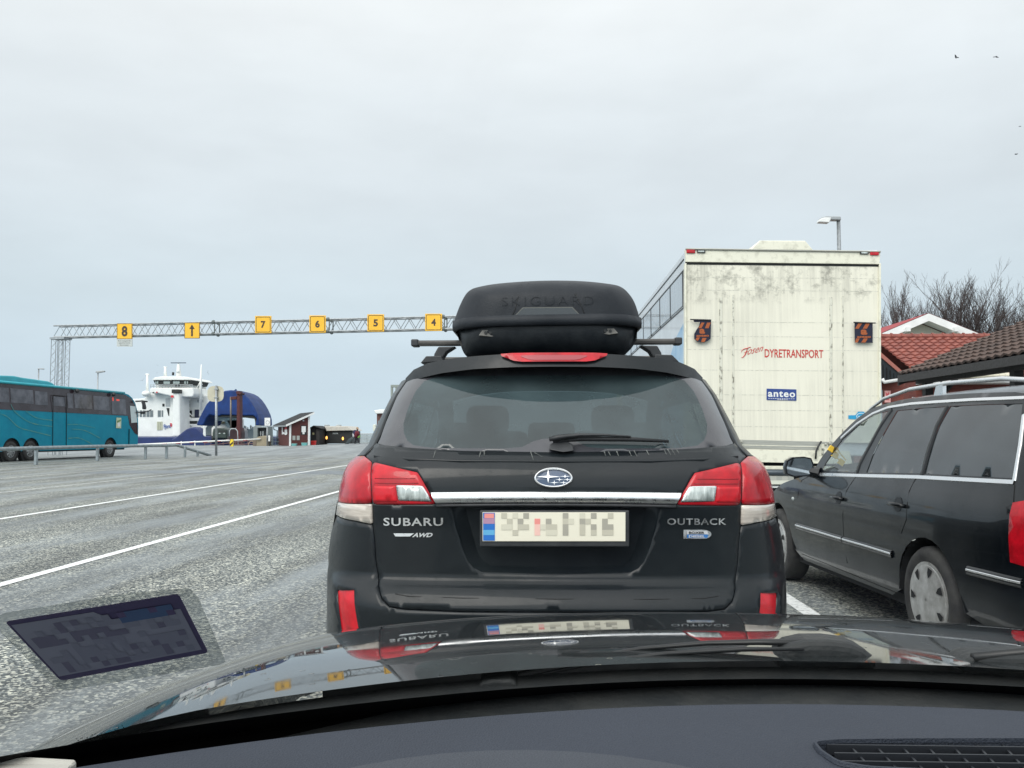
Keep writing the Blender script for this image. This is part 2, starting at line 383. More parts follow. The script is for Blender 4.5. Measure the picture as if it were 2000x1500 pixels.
M_LINE = mat('road_paint', (.86, .88, .87), .6, var=.5, vscale=24, dark=(.36, .38, .38), contrast=(.50, .70), bump=.3, bscale=90)
M_LINEW = mat('worn_road_paint', (.66, .68, .67), .6, var=.6, vscale=9, dark=(.26, .28, .28), contrast=(.40, .62), bump=.3, bscale=90)
def strip(name, pts, w, m, z=.004):
    """painted line through ground points"""
    b = MB(); P = [Vector(p) for p in pts]
    dense = []
    for a, c in zip(P, P[1:]):
        k = max(1, int((c - a).length / 3))
        for i in range(k): dense.append(a.lerp(c, i / k))
    dense.append(P[-1]); vs = []
    for i, p in enumerate(dense):
        t = (dense[min(i+1, len(dense)-1)] - dense[max(i-1, 0)]); t.z = 0; t.normalize(); n = V(t.y, -t.x, 0)
        for s in (-1, 1):
            q = p + n * s * w / 2; vs.append(V(q.x, q.y, gz(q.x, q.y) + z))
    b.add(vs, [(2*i, 2*i+1, 2*i+3, 2*i+2) for i in range(len(dense) - 1)])
    return tag(b.build(name, m), kind='structure')
strip('lane_marking', [(-4.68, 1, 0), (-4.68, 46, 0)], .12, M_LINE)
strip('lane_marking', [(-8.36, 2, 0), (-8.36, 46, 0)], .12, M_LINE)
strip('lane_marking', [(-12.2, 4, 0), (-12.2, 46, 0)], .11, M_LINEW)
strip('lane_marking', [(-16.2, 8, 0), (-16.1, 46, 0)], .11, M_LINEW)
strip('lane_marking', [(-20.6, 12, 0), (-20.1, 44, 0)], .10, M_LINEW)
strip('lane_marking', [(1.93, 1, 0), (1.93, 46, 0)], .12, M_LINE)
strip('lane_marking', [(5.62, 1, 0), (5.62, 46, 0)], .12, M_LINE)
M_PATCH = mat('asphalt_patch', (.10, .12, .14), .5, var=.6, vscale=3, dark=(.19, .21, .22), bump=.3, bscale=60)
def flat(name, px, m, z=.003):
    b = MB(); P = [onZ(u, v, 0) for u, v in px]; b.add([V(p.x, p.y, gz(p.x, p.y) + z) for p in P], [tuple(range(len(P)))])
    return tag(b.build(name, m), kind='structure')
flat('asphalt_repair_patch', [(150, 925), (215, 919), (420, 918.5), (640, 920), (760, 921), (760, 929), (600, 925.5), (420, 924), (250, 925)], M_PATCH)
flat('asphalt_repair_patch', [(330, 907.5), (560, 901), (640, 899.5), (560, 903.5), (430, 908)], M_PATCH, .0025)

# ---------------------------------------------------------------- shared materials
M_GALV = mat('galvanised_steel', (.42, .45, .47), .45, .7, var=.35, vscale=8)
M_RAIL = mat('galvanised_rail', (.36, .41, .43), .5, .55, var=.35, vscale=5)
M_BLACK = mat('black_plastic', (.018, .02, .023), .5, var=.4, vscale=15, dark=(.035, .037, .04))
M_RUBBER = mat('tyre_rubber', (.022, .022, .024), .8, bump=.3, bscale=40, var=.5, vscale=8, dark=(.05, .05, .048))
M_WHITE = mat('white_paint', (.82, .83, .82), .5, var=.12, vscale=3)
M_SIGNY = mat('sign_yellow', (.90, .50, .03), .45, var=.08, vscale=3)
M_SIGNB = mat('sign_black', (.05, .03, .02), .5)
M_DARK = mat('dark_void', (.006, .007, .008), .8)
M_CHROME = mat('chrome', (.86, .87, .88), .12, 1, rvar=.25, vscale=12)
# ================================================================ STATION WAGON AHEAD (with roof rack)
SX = at(1084, 900, 3.2).x                       # centre line
def paint(name, col, rough=.25, dcol=(.06, .06, .058), amt=.5, coat=.6, grime=(.42, .72), cr=.08):
    """dusty dark car paint: clear coat over dark base, road dust as a separate rough film"""
    m = bpy.data.materials.new(name); m.use_nodes = True; t = m.node_tree; b = t.nodes['Principled BSDF']; N = t.nodes.new; L = t.links.new
    c = N('ShaderNodeTexCoord')
    n = N('ShaderNodeTexNoise'); n.inputs['Scale'].default_value = 2.2; n.inputs['Detail'].default_value = 9; n.inputs['Roughness'].default_value = .68; L(c.outputs['Object'], n.inputs[0])
    r = N('ShaderNodeMapRange'); r.inputs[1].default_value = grime[0]; r.inputs[2].default_value = grime[1]; r.inputs[4].default_value = amt; L(n.outputs[0], r.inputs[0])
    n2 = N('ShaderNodeTexNoise'); n2.inputs['Scale'].default_value = 90; n2.inputs['Detail'].default_value = 2; L(c.outputs['Object'], n2.inputs[0])
    r2 = N('ShaderNodeMapRange'); r2.inputs[1].default_value = .62; r2.inputs[2].default_value = .75; r2.inputs[4].default_value = .45; L(n2.outputs[0], r2.inputs[0])
    mxx = N('ShaderNodeMath'); mxx.operation = 'ADD'; mxx.use_clamp = True; L(r.outputs[0], mxx.inputs[0]); L(r2.outputs[0], mxx.inputs[1])
    mi = N('ShaderNodeMixRGB'); mi.inputs[1].default_value = (*col, 1); mi.inputs[2].default_value = (*dcol, 1); L(mxx.outputs[0], mi.inputs[0]); L(mi.outputs[0], b.inputs['Base Color'])
    ra = N('ShaderNodeMapRange'); ra.inputs[3].default_value = rough; ra.inputs[4].default_value = min(1, rough + .4); L(mxx.outputs[0], ra.inputs[0]); L(ra.outputs[0], b.inputs['Roughness'])
    iv = N('ShaderNodeMapRange'); iv.inputs[3].default_value = coat; iv.inputs[4].default_value = coat * .15; L(mxx.outputs[0], iv.inputs[0]); L(iv.outputs[0], b.inputs['Coat Weight'])
    b.inputs['Coat Roughness'].default_value = cr; b.inputs['Specular IOR Level'].default_value = .22
    MATS[name] = m; return m
M_SUB = paint('dusty_black_paint', (.004, .0065, .009), .34, (.012, .017, .019), .75, .40, (.38, .72), .09)
M_SEAM = mat('panel_gap', (.002, .002, .002), .9)
M_RED = mat('tail_lamp_red', (.56, .005, .016), .25, coat=.35, spec=.3, var=.6, vscale=11, dark=(.30, .004, .010))
M_RED2 = mat('tail_lamp_bright_red', (.72, .010, .022), .25, coat=.35, spec=.3, var=.6, vscale=13, dark=(.46, .006, .014))
M_CLEAR = mat('lamp_clear', (.72, .66, .58), .16, coat=1, var=.55, vscale=16, dark=(.40, .34, .30), stretch=(.3, .3, 4))
M_REV = mat('reversing_lamp_glass', (.66, .72, .70), .12, coat=1, var=.6, vscale=26, dark=(.28, .32, .31), stretch=(3, 1, .6))
M_SATIN = mat('satin_chrome', (.88, .885, .89), .22, 1, rvar=.2, vscale=30)
# rear face: depth along the centre line against height, and half width against height
Btab = smooth_table([(.25, 3.30), (.40, 3.14), (.56, 3.07), (.68, 3.05), (.735, 3.075), (.78, 3.125), (.95, 3.12), (1.08, 3.105), (1.15, 3.115), (1.20, 3.15), (1.245, 3.20), (1.40, 3.35), (1.55, 3.50), (1.64, 3.60), (1.75, 3.75)])
CORNER = .33
sil = [(641, 1300), (640, 1240), (640.5, 1150), (643, 1090), (649, 1040), (655, 1005), (660, 968), (670, 932), (682, 906), (697, 892), (712, 881), (722, 866), (732, 842), (752, 802), (763, 779), (792, 737), (812, 718), (832, 706), (870, 697)]
Wt = []
for u, v in sil:
    z = 1.0
    for _ in range(20):
        Y = Btab(z) + CORNER + .05; p = at(u, v, Y); z = p.z
    Wt.append((z, SX - p.x))
Wt.sort(); Wt = [(0.2, Wt[0][1] - .03)] + Wt
Wf = smooth_table(Wt)
def S(X, Z):
    r = abs(X - SX) / Wf(Z)
    if r <= 1: return Btab(Z) + .05 * r * r + CORNER * r ** 9
    return Btab(Z) + .05 + CORNER + 6 * (r - 1)
def sub(u, v):
    p = hit(lambda q: q.y - S(q.x, q.z), u, v, 2.9, 4.6); return (p.x - SX, p.z)
def half(pxs): return [sub(u, v) for u, v in pxs]
def mirror(P): return [(-x, z) for x, z in P][::-1]
def full(left):           # left half from top centre, down the left side, to bottom centre -> closed loop
    L = half(left); L = [(min(x, 0), z) for x, z in L]
    return L + [(-x, z) for x, z in L[::-1] if x < -.002]
def on(off):              # map (x,z) on the rear face, pushed out by off along the outward normal
    def fn(x, z):
        X = SX + x; y = S(X, z); e = .01
        gx = (S(X + e, z) - S(X - e, z)) / (2 * e); gz_ = (S(X, z + e) - S(X, z - e)) / (2 * e)
        n = V(gx, -1, gz_).normalized()
        return V(X, y, z) + n * off
    return fn
wagon = thing('station_wagon', 'black station wagon straight ahead carrying a roof box, its tailgate facing the camera', 'car', (SX, 5.4, 0))
# --- tailgate (hatch)
hatch_gap = [(794, 746), (775, 773), (752, 825), (741, 857), (730, 874), (716, 892), (728, 904), (728.5, 985), (730, 1024), (734, 1058), (736.5, 1100), (741, 1145), (748, 1170), (762, 1184), (790, 1188), (904, 1193), (1084, 1194)]
glass_o = [(1084, 708), (960, 712), (870, 724), (794, 746), (776, 773), (754, 825), (743, 856), (738, 866), (752, 870), (813, 876), (900, 881), (1084, 884)]
recess = [(1084, 986), (881, 986), (887, 1012), (907, 1078), (914, 1095), (925, 1108), (940, 1116), (1084, 1121)]
lamp_in = [(730, 904), (816, 924), (824, 936), (852, 984), (730.5, 984.5)]
lamp_out = [(698, 893), (713, 893), (727, 904), (727, 983), (663, 980), (665, 960), (673, 927), (684, 905)]
lamp_low = [(662.5, 981), (727, 984.5), (728, 1023), (700, 1017), (659, 1005)]
G = full(glass_o); REC = full(recess)
LI = half(lamp_in)
hat = full([(1084, 885)] + [(900, 882), (813, 877), (752, 871), (737, 867)] + hatch_gap[4:])
mb = MB()
panel(mb, hat, on(.004), [REC, LI, mirror(LI)], .018)
hatch = mb.build('tailgate', M_SUB, wagon, True, solid=.012, fixn=True)
# crease highlight ledge below the window (soft rolled lip)
mb = MB()
pl = [sub(u, v) for u, v in ((733, 893), (800, 899), (900, 902), (1084, 903))]
pts = [on(.004)(x, z) for x, z in pl] + [on(.004)(-x, z) for x, z in pl[::-1][1:]]
mb.tube(pts, .006, 8); mb.build('crease', M_SUB, hatch, True)
# plate recess
cx = sum(p[0] for p in REC) / len(REC); cz = sum(p[1] for p in REC) / len(REC)
mb = MB()
n = len(REC)
def rin(k, off):
    return [on(off)(x * k[0], cz + (z - cz) * k[1] + k[2]) for x, z in REC]
r0 = rin((1, 1, 0), .004); r1 = rin((.985, .98, 0), -.004); r2 = rin((.88, .90, .006), -.036)
mb.add(r0 + r1 + r2, [(i, (i+1) % n, (i+1) % n + n, i + n) for i in range(n)] + [(i + n, (i+1) % n + n, (i+1) % n + 2*n, i + 2*n) for i in range(n)])
panel(mb, [(x * .88, cz + (z - cz) * .90 + .006) for x, z in REC], on(-.036), (), .05)
mb.build('plate_recess', M_SUB, hatch, True, auto=40)
# seams are dark strips lying in the gap: base shell just under the panels
mb = MB()
outer = full([(1084, 700), (870, 715), (800, 742)] + [(776, 772), (753, 824), (741.5, 857), (731, 873), (716.5, 892), (700, 893), (684, 907), (672, 932), (662, 970), (657, 1006), (651, 1040), (645, 1092), (643, 1150), (643, 1240), (644, 1290), (1084, 1290)])
panel(mb, outer, on(-.012), [G, REC], .05)
mb.build('rear_frame', M_SEAM, wagon, True)
# --- quarter panel strips between tailgate gap and the body side
for sgn in (1, -1):
    strip_l = [sub(u, v) for u, v in ((797, 741), (777, 770), (757, 812), (745, 846), (733, 870), (714, 890), (700, 891.5))]
    mb = MB(); vs = []
    for x, z in strip_l:
        for k in range(6):
            w = Wf(z); xx = x + (-w - x) * k / 5
            q = on(.003)(xx, z); vs.append(V(SX + (q.x - SX) * sgn, q.y, q.z))
    mb.add(vs, [(i*6+j, i*6+j+1, (i+1)*6+j+1, (i+1)*6+j) for i in range(len(strip_l)-1) for j in range(5)])
    mb.build('quarter_panel', M_SUB, wagon, True, solid=.01)
# --- bumper
bump_top = [(728, 1025), (732, 1058), (734.5, 1100), (739, 1146), (746, 1172), (761, 1186.5), (790, 1191), (904, 1196), (1084, 1197)]
bl = half(bump_top)
side = half([(660, 1008), (700, 1019.5)])
lowz = .27
def edge_x(z): return -Wf(z) * .9995
left = side + bl + []
zs = [.27, .33, .4, .5, .6, .7, .8, .9]
ztop = side[0][1]
P = [(edge_x(z), z) for z in zs if z < ztop - .03] + side + bl
bumper_poly = [(min(x, 0), z) for x, z in P] + [(-x, z) for x, z in P[::-1] if x < -.002]
refl = half([(659.5, 1152), (693, 1152), (704, 1239), (699, 1241), (668, 1237)])
mb = MB(); panel(mb, bumper_poly, on(.004), [refl, mirror(refl)], .022)
bumper = mb.build('bumper', M_SUB, wagon, True, solid=.012)
for P_ in (refl, mirror(refl)):
    mb = MB(); panel(mb, roundpoly(P_, .1, 2), on(-.002), (), .03); panel(mb, P_, on(-.014), (), .03)
    mb.build('reflector', M_RED2, bumper, True)
mb = MB(); pl = [sub(u, v) for u, v in ((773, 1161), (800, 1166), (900, 1169), (1084, 1171))]
mb.tube([on(.003)(x, z) for x, z in pl] + [on(.003)(-x, z) for x, z in pl[::-1][1:]], .0022, 6); mb.build('seam', M_SEAM, hatch, True)
# --- lamps
def lamp(P_, m, name, par, off=.006, ring=None, d=.02):
    mb = MB(); panel(mb, roundpoly(P_, .12, 3), on(off), (), d)
    o = mb.build(name, m, par, True, solid=.02); return o
rev = half([(777, 949), (825, 950), (843, 978), (781, 976)]); low = half(lamp_low); lo = half(lamp_out)
def shrink(P, k=.94):
    cx = sum(p[0] for p in P) / len(P); cz = sum(p[1] for p in P) / len(P); return [(cx + (x - cx) * k, cz + (z - cz) * k) for x, z in P]
for mir in (0, 1):
    f = (lambda P: mirror(P)) if mir else (lambda P: P)
    t = lamp(f(LI), M_RED, 'tail_lamp', wagon)
    lamp(f(shrink(rev, 1.06)), M_CHROME, 'lamp_rim', t, .0085); lamp(f(shrink(rev, .95)), M_REV, 'reversing_lamp', t, .0105)
    # brighter lower bar and faint horizontal ribs inside the lens
    band = half([(731.5, 950), (774, 949), (777, 979), (732, 979)])
    lamp(f(band), M_RED2, 'lamp_segment', t, .0075)
    mb = MB()
    for v in (944, 935):
        a = sub(734, v); b = sub(818 if v > 940 else 812, v - 0); s_ = -1 if mir else 1
        mb.tube([on(.0072)(s_ * (a[0] + (b[0] - a[0]) * k / 6), a[1] + (b[1] - a[1]) * k / 6) for k in range(7)], .0012, 5)
    mb.build('lens_rib', mat('lens_rib', (.35, .01, .02), .3), t, True)
    t = lamp(f(lo), M_RED, 'tail_lamp', wagon)
    lamp(f(low), M_CLEAR, 'indicator_lens', t)
# --- chrome strip with slim shadow lip
st = [sub(u, v) for u, v in ((842, 961.5), (853, 983.5))]
ct = [sub(1084, 960.5), sub(1084, 982)]
mb = MB()
K = 24
def cs(i, j):
    t = i * 2 - 1; x0 = st[0][0] + (st[1][0] - st[0][0]) * j; z0 = st[0][1] + (st[1][1] - st[0][1]) * j; zc = ct[0][1] + (ct[1][1] - ct[0][1]) * j
    x = x0 * -t; z = zc + (z0 - zc) * t * t
    return on(.006 + .012 * math.sin(math.pi * min(1, j * 1.0)) ** .6)(x, z)
mb.grid(cs, K, 8); mb.build('chrome_strip', M_SATIN, hatch, True)
mb = MB(); mb.tube([on(.008)(st[1][0] * (1 - 2*k/20), ct[1][1] - .006 + (st[1][1] - ct[1][1]) * (1 - 2*k/20)**2) for k in range(21)], .006, 6); mb.build('trim_lip', M_BLACK, hatch, True)
# --- number plate (characters are not legible in the photograph: a pixel mosaic of soft coloured blocks)
M_PLATE = mat('plate_cream', (.84, .80, .66), .4); M_PG = [mat('plate_grey_%s' % n_, c_, .45) for n_, c_ in (('dark', (.40, .38, .32)), ('mid', (.56, .53, .43)), ('light', (.68, .65, .53)))]
M_PR = mat('plate_red', (.85, .30, .27), .45); M_PB = mat('plate_blue', (.02, .16, .55), .45)
YP = 3.085
def pp(u, v, dy=0): return at(u, v, YP - dy)
mb = MB(); mb.prism([pp(937, 997), pp(1229, 997), pp(1229, 1068), pp(937, 1068)], (0, .02, 0)); hold = mb.build('plate_holder', M_BLACK, hatch, bevel=.004)
mb = MB(); mb.prism([pp(942.5, 1000.5, .004), pp(1221.5, 1000.5, .004), pp(1221.5, 1057, .004), pp(942.5, 1057, .004)], (0, .003, 0), 0)
def q(x0, x1, y0, y1, mi, dy=.0052): mb.add([pp(x0, y0, dy), pp(x1, y0, dy), pp(x1, y1, dy), pp(x0, y1, dy)], [(0, 1, 2, 3)], mi)
q(943.5, 966.5, 1001.5, 1056, 5)
q(946, 965, 1003, 1012, 4, .0056); q(944, 966, 1012.5, 1023, 6, .0056); q(944, 966, 1035, 1045, 7, .0056)
rnd = random.Random(3)
for (x, y, k) in ((979, 1002, 1), (990, 1013, 1), (1022, 1002, 0), (1011, 1013, 0), (990, 1024, 2), (1022, 1024, 1), (1001, 1002, 2), (1011, 1024, 1), (1001, 1035, 1), (979, 1024, 2),
                  (1066, 1013, 0), (1066, 1024, 1), (1077, 1024, 1), (1055, 1024, 2), (1099, 1002, 0), (1099, 1013, 1), (1099, 1024, 0), (1099, 1035, 0), (1110, 1013, 2), (1132, 1013, 0), (1132, 1024, 1), (1132, 1035, 1), (1143, 1013, 1), (1154, 1002, 0), (1154, 1024, 0), (1154, 1035, 1), (1176, 1013, 0), (1176, 1024, 0), (1187, 1024, 0), (1176, 1035, 1), (1187, 1035, 1), (1187, 1002, 1), (1132, 1002, 2), (1077, 1035, 2), (1066, 1035, 2)):
    q(x, x + 11, y, y + 11, 1 + k)
q(1044, 1055, 1013, 1024, 4); q(1044, 1055, 1024, 1046, 8)
mb.build('number_plate', [M_PLATE] + M_PG + [M_PR, M_PB, mat('plate_mauve', (.45, .25, .38), .5), mat('plate_pale_blue', (.12, .42, .70), .5), mat('plate_pink', (.88, .55, .48), .5)], hold)
# --- badges and lettering
def sub_rect(x0, y0, x1, y1, off=.009):
    a = sub(x0, y1); b = sub(x1, y0); c = sub(x0, y0); d_ = sub(x1, y1)
    def fn(s, t):
        x = (a[0] * (1-s) + d_[0] * s) * (1-t) + (c[0] * (1-s) + b[0] * s) * t; z = (a[1] * (1-s) + d_[1] * s) * (1-t) + (c[1] * (1-s) + b[1] * s) * t
        return on(off)(x, z)
    return fn
mb = MB(); text(mb, 'SUBARU', sub_rect(751, 1010, 866, 1026), bold=.018, spacing=1.12); mb.build('lettering', M_SATIN, hatch)
mb = MB(); text(mb, 'OUTBACK', sub_rect(1302, 1011, 1416, 1024), bold=.018, spacing=1.12); mb.build('lettering', M_SATIN, hatch)
mb = MB(); text(mb, 'AWD', sub_rect(806, 1040, 846, 1048.5), bold=.04, shear=.35)
f_ = sub_rect(770, 1040, 810, 1047); mb.add([f_(0, .85), f_(1, .85), f_(.8, 0), (f_(.1, 0))], [(0, 1, 2, 3)]); mb.build('lettering', M_SATIN, hatch)
f_ = sub_rect(1334, 1034, 1388, 1051.5, .008)
mb = MB(); mb.add([f_(a, b) for a, b in [(0, 0), (0, 1)] + [(.72 + .28 * math.sin(k * math.pi / 8), .5 + .5 * math.cos(k * math.pi / 8)) for k in range(9)]], [tuple(range(11))], 0)
f2 = sub_rect(1334, 1034, 1388, 1051.5, .0105)
mb.add([f2(.12, .5), f2(.88, .5), f2(.85, .9), f2(.12, .9)], [(0, 1, 2, 3)], 1); mb.add([f2(.12, .1), f2(.85, .1), f2(.88, .48), f2(.12, .48)], [(0, 1, 2, 3)], 2)
f3 = sub_rect(1334, 1034, 1388, 1051.5, .012)
text(mb, 'BOXER', lambda a, b: f3(.18 + a * .56, .55 + b * .28), 3, bold=.03); text(mb, 'DIESEL', lambda a, b: f3(.18 + a * .58, .15 + b * .26), 1, bold=.03)
mb.build('engine_badge', [M_SATIN, mat('badge_silver', (.75, .76, .78), .3, .3), mat('badge_blue', (.04, .18, .48), .3), M_BLACK], hatch)
# star emblem
f_ = sub_rect(1044, 917, 1118, 953, .010); f2 = sub_rect(1044, 917, 1118, 953, .014); f3 = sub_rect(1044, 917, 1118, 953, .016)
mb = MB(); E = 32
mb.add([f_(.5 + .5 * math.cos(k * 2 * math.pi / E), .5 + .5 * math.sin(k * 2 * math.pi / E)) for k in range(E)], [tuple(range(E))], 0)
ring = []
for k in range(E):
    a = k * 2 * math.pi / E; ring += [f2(.5 + .5 * math.cos(a), .5 + .5 * math.sin(a)), f3(.5 + .475 * math.cos(a), .5 + .45 * math.sin(a)), f2(.5 + .455 * math.cos(a), .5 + .41 * math.sin(a))]
mb.add(ring, [(3*k+j, 3*((k+1) % E)+j, 3*((k+1) % E)+j+1, 3*k+j+1) for k in range(E) for j in range(2)], 1)
def star(cx, cz, w, h):
    P_ = []
    for k in range(8):
        a = k * math.pi / 4
        if k % 2 == 0: P_.append((cx + w * math.cos(a), cz + h * math.sin(a)))
        else: P_.append((cx + w * .13 * math.cos(a), cz + h * .22 * math.sin(a)))
    mb.add([f3(a, b) for a, b in P_], [tuple(range(8))], 1)
star(.36, .57, .31, .33); star(.80, .585, .15, .10); star(.655, .42, .11, .11); star(.86, .42, .12, .1); star(.52, .26, .13, .14); star(.765, .26, .14, .10)
mb.build('star_emblem', [mat('emblem_blue', (.015, .05, .12), .15, coat=1), M_SATIN], hatch, smooth=False)
# --- rear window: dark ceramic border, clear pane, wiper
clear = [(1084, 733), (960, 734), (880, 735), (850, 737), (828, 745), (812, 764), (797, 797), (788, 828), (789, 846), (795, 860), (808, 870), (848, 875), (985, 876), (1020, 873), (1042, 862), (1060, 857), (1084, 856)]
CL = full(clear)
M_FRIT = mat('ceramic_border', (.030, .032, .040), .22, coat=.5, coat_rough=.12, var=.6, vscale=5, dark=(.055, .055, .062))
mb = MB(); panel(mb, G, on(0), [CL], .03); wbord = mb.build('window_border', M_FRIT, wagon, True)
M_RGL = glass_mat('rear_window_glass', (.60, .78, .80), .17, .42, (.085, .122, .132), .04, 1.45)
mb = MB(); panel(mb, CL, on(0), (), .04); rw = mb.build('rear_window', M_RGL, wagon, True)
def wpt(u, v, off):
    x, z = sub(u, v); return at(u, v, S(SX + x, z) - off)
mb = MB()
capo = [(1073, 878), (1074, 868), (1084, 863), (1108, 862), (1119, 868), (1121, 880), (1100, 883)]
mb.add([wpt(u, v, .03) for u, v in capo] + [wpt(u, v, 0) for u, v in capo], [tuple(range(7))] + [(i, (i+1) % 7, (i+1) % 7 + 7, i + 7) for i in range(7)])
wip = mb.build('wiper', M_BLACK, wagon, bevel=.004)
mb = MB()
mb.tube([wpt(1073, 858, .045), wpt(1090, 854.5, .055), wpt(1110, 852, .055), wpt(1134, 849.5, .06), (wpt(1180, 849.5, .055)), wpt(1232, 852.5, .05)], [.012, .015, .013, .009, .007, .004], 8, squash=.7); mb.build('wiper_arm', M_BLACK, wip, True)
mb = MB(); mb.tube([wpt(1080, 862, .03), wpt(1134, 857, .03), wpt(1230, 858, .03), wpt(1306, 862, .025)], [.006, .011, .010, .006], 6); mb.build('wiper_blade', mat('wiper_rubber', (.012, .013, .015), .6), wip, True)
# dried water streaks on the ledge under the glass
M_STK = mat('dried_dirt', (.17, .18, .17), .8, var=.7, vscale=60, dark=(.05, .055, .055))
for k, (u, v, du, L_) in enumerate(((851, 882, -4, 14), (939, 884, -3, 12), (946, 883, 0, 9), (1036, 883, 6, 18), (1044, 886, 16, 9), (1180, 884, 3, 9), (1188, 884, 4, 8), (1204, 883, 4, 10), (1228, 882, 5, 11), (1238, 882, 6, 12), (1262, 881, 5, 10), (1296, 879, 6, 12), (1303, 879, 7, 12), (1310, 878, 8, 12), (1320, 879, 6, 9))):
    pts = [sub(u + du * t, v + L_ * t) for t in (0, .3, .6, 1)]; mb = MB(); vs = []
    for i, (x, z) in enumerate(pts):
        w_ = .0022 * (1 - i * .22)
        vs += [on(.0056)(x - w_, z), on(.0056)(x + w_, z)]
    mb.add(vs, [(2*i, 2*i+1, 2*i+3, 2*i+2) for i in range(3)]); mb.build('dirt_streak', M_STK, hatch)
# --- spoiler with high brake lamp
def SP(X, Z):
    r = abs(X - SX) / .66; return 3.37 + (Z - 1.55) * .55 + .16 * r * r + .22 * r ** 5
def spx(u, v):
    p = hit(lambda q: q.y - SP(q.x, q.z), u, v, 2.9, 4.6); return (p.x - SX, p.z)
def spo(off):
    def fn(x, z): return V(SX + x, SP(SX + x, z) - off, z + off * .2)
    return fn
low_e = [(1084, 716), (1000, 717), (924, 721), (862, 729), (827, 737), (806, 743), (793, 748)]
top_e = [(792, 739), (808, 722), (837, 709), (887, 699.5), (935, 695), (980, 692), (1030, 690), (1084, 689.5)]
L_ = [spx(u, v) for u, v in low_e]; T_ = [spx(u, v) for u, v in top_e]
poly = [(min(x, 0), z) for x, z in L_ + T_]; poly = poly + [(-x, z) for x, z in poly[::-1] if x < -.002]
brk = [(1084, 690.4), (1030, 690.6), (1000, 691.2), (978, 692.8), (980, 697), (1003, 706), (1020, 708), (1084, 707.5)]
BR = [spx(u, v) for u, v in brk]; BR = [(min(x, 0), z) for x, z in BR]; BRf = BR + [(-x, z) for x, z in BR[::-1] if x < -.002]
mb = MB(); panel(mb, poly, spo(0), (), .03)
spoiler = mb.build('spoiler', M_SUB, wagon, True, solid=.0)
mb = MB(); panel(mb, BRf, spo(.012), (), .02); bl_ = mb.build('brake_lamp', M_RED, spoiler, True)
mb = MB(); BB = [(x * .62, z * 1.0) for x, z in BRf]; zc_ = sum(z for x, z in BB) / len(BB); panel(mb, [(x, zc_ - .004 + (z - zc_) * .55) for x, z in BB], spo(.0135), (), .02); mb.build('lamp_insert', mat('brake_lamp_inner', (.30, .01, .02), .2, coat=1), bl_, True)
# spoiler top running into the roof
tx = T_ + [(-x, z) for x, z in T_[::-1][1:]]
def rooftop(x, y):
    """roof surface height at (x from centre, y)"""
    w = .70; zz = lerp_table([(3.3, 1.60), (3.7, 1.622), (4.2, 1.64), (5.2, 1.625), (5.7, 1.56), (6.05, 1.40), (6.45, 1.12)], y)
    return zz - .10 * (abs(x) / w) ** 3.2
mb = MB(); n_ = len(tx); vs = []
for x, z in tx:
    p = spo(0)(x, z); vs.append(p)
    for k in range(1, 5):
        t = k / 4; yy = p.y + (4.05 - p.y) * t; xx = x * (1 + .0 * t)
        vs.append(V(SX + xx, yy, z + (rooftop(xx, 4.05) - z) * (t ** .7)))
mb.add(vs, [(i*5+j, (i+1)*5+j, (i+1)*5+j+1, i*5+j+1) for i in range(n_-1) for j in range(4)])
mb.build('spoiler_top', M_SUB, spoiler, True)
# underside of spoiler
lx = L_[::-1] + [(-x, z) for x, z in L_[1:]]
mb = MB(); vs = []
for x, z in lx:
    p = spo(0)(x, z); vs += [p, V(p.x, p.y + .06, p.z + .012)]
mb.add(vs, [(i*2, i*2+2, i*2+3, i*2+1) for i in range(len(lx)-1)]); mb.build('spoiler_underside', M_BLACK, spoiler, True)
# --- body sides and front (seen only from other positions): side skins with window and wheel openings
yF = 7.88
def cornerY(z): return Btab(z) + CORNER + .05
plan_ = smooth_table([(3.3, 1.0), (4.2, 1.005), (5.5, 1.0), (6.6, .985), (7.2, .94), (7.6, .84), (7.88, .62)])
def hwS(y, z): return Wf(z) * plan_(y)
shoulder = smooth_table([(3.4, 1.50), (5.3, 1.50), (5.75, 1.40), (6.1, 1.22), (6.35, 1.09), (6.6, 1.02), (7.2, .95), (7.6, .86), (7.88, .66)])
def rr(y0, y1, z0, z1): return [(y0, z0), (y1, z0), (y1, z1), (y0, z1)]
zsl = [.27, .5, .8, 1.0, 1.15, 1.21, 1.25, 1.32, 1.4, 1.46, 1.50]
sidepoly = [(cornerY(z), z) for z in zsl] + [(y, shoulder(y)) for y in (4.2, 5.0, 5.3, 5.55, 5.75, 5.95, 6.1, 6.35, 6.6, 7.0, 7.4, 7.7, 7.87)] + [(7.87, .3)]
wh = [(4.22, .33), (6.96, .33)]
arch = [[(c + .37 * math.cos(a * math.pi / 12), max(.28, z + .37 * math.sin(a * math.pi / 12))) for a in range(-1, 14)] for c, z in wh]
wins = [[(3.98, 1.24), (4.42, 1.20), (4.42, 1.45), (4.2, 1.44)], [(4.48, 1.195), (5.28, 1.16), (5.28, 1.455), (4.48, 1.46)], [(5.36, 1.155), (6.12, 1.11), (5.75, 1.36), (5.5, 1.44), (5.36, 1.452)]]
M_SGL = glass_mat('side_window_glass', (.75, .8, .8), .8, .08, (.2, .2, .2), .03)
body = None
mb = MB()
for s in (-1, 1):
    panel(mb, sidepoly, lambda y, z: V(SX + s * hwS(y, z), y, z), arch + wins, .09)
body = mb.build('body', M_SUB, wagon, True)
for s in (-1, 1):
    mb = MB()
    for w_ in wins: panel(mb, w_, lambda y, z: V(SX + s * (hwS(y, z) + .002), y, z), (), .12)
    mb.build('side_window', M_SGL, wagon, True)
mb = MB()
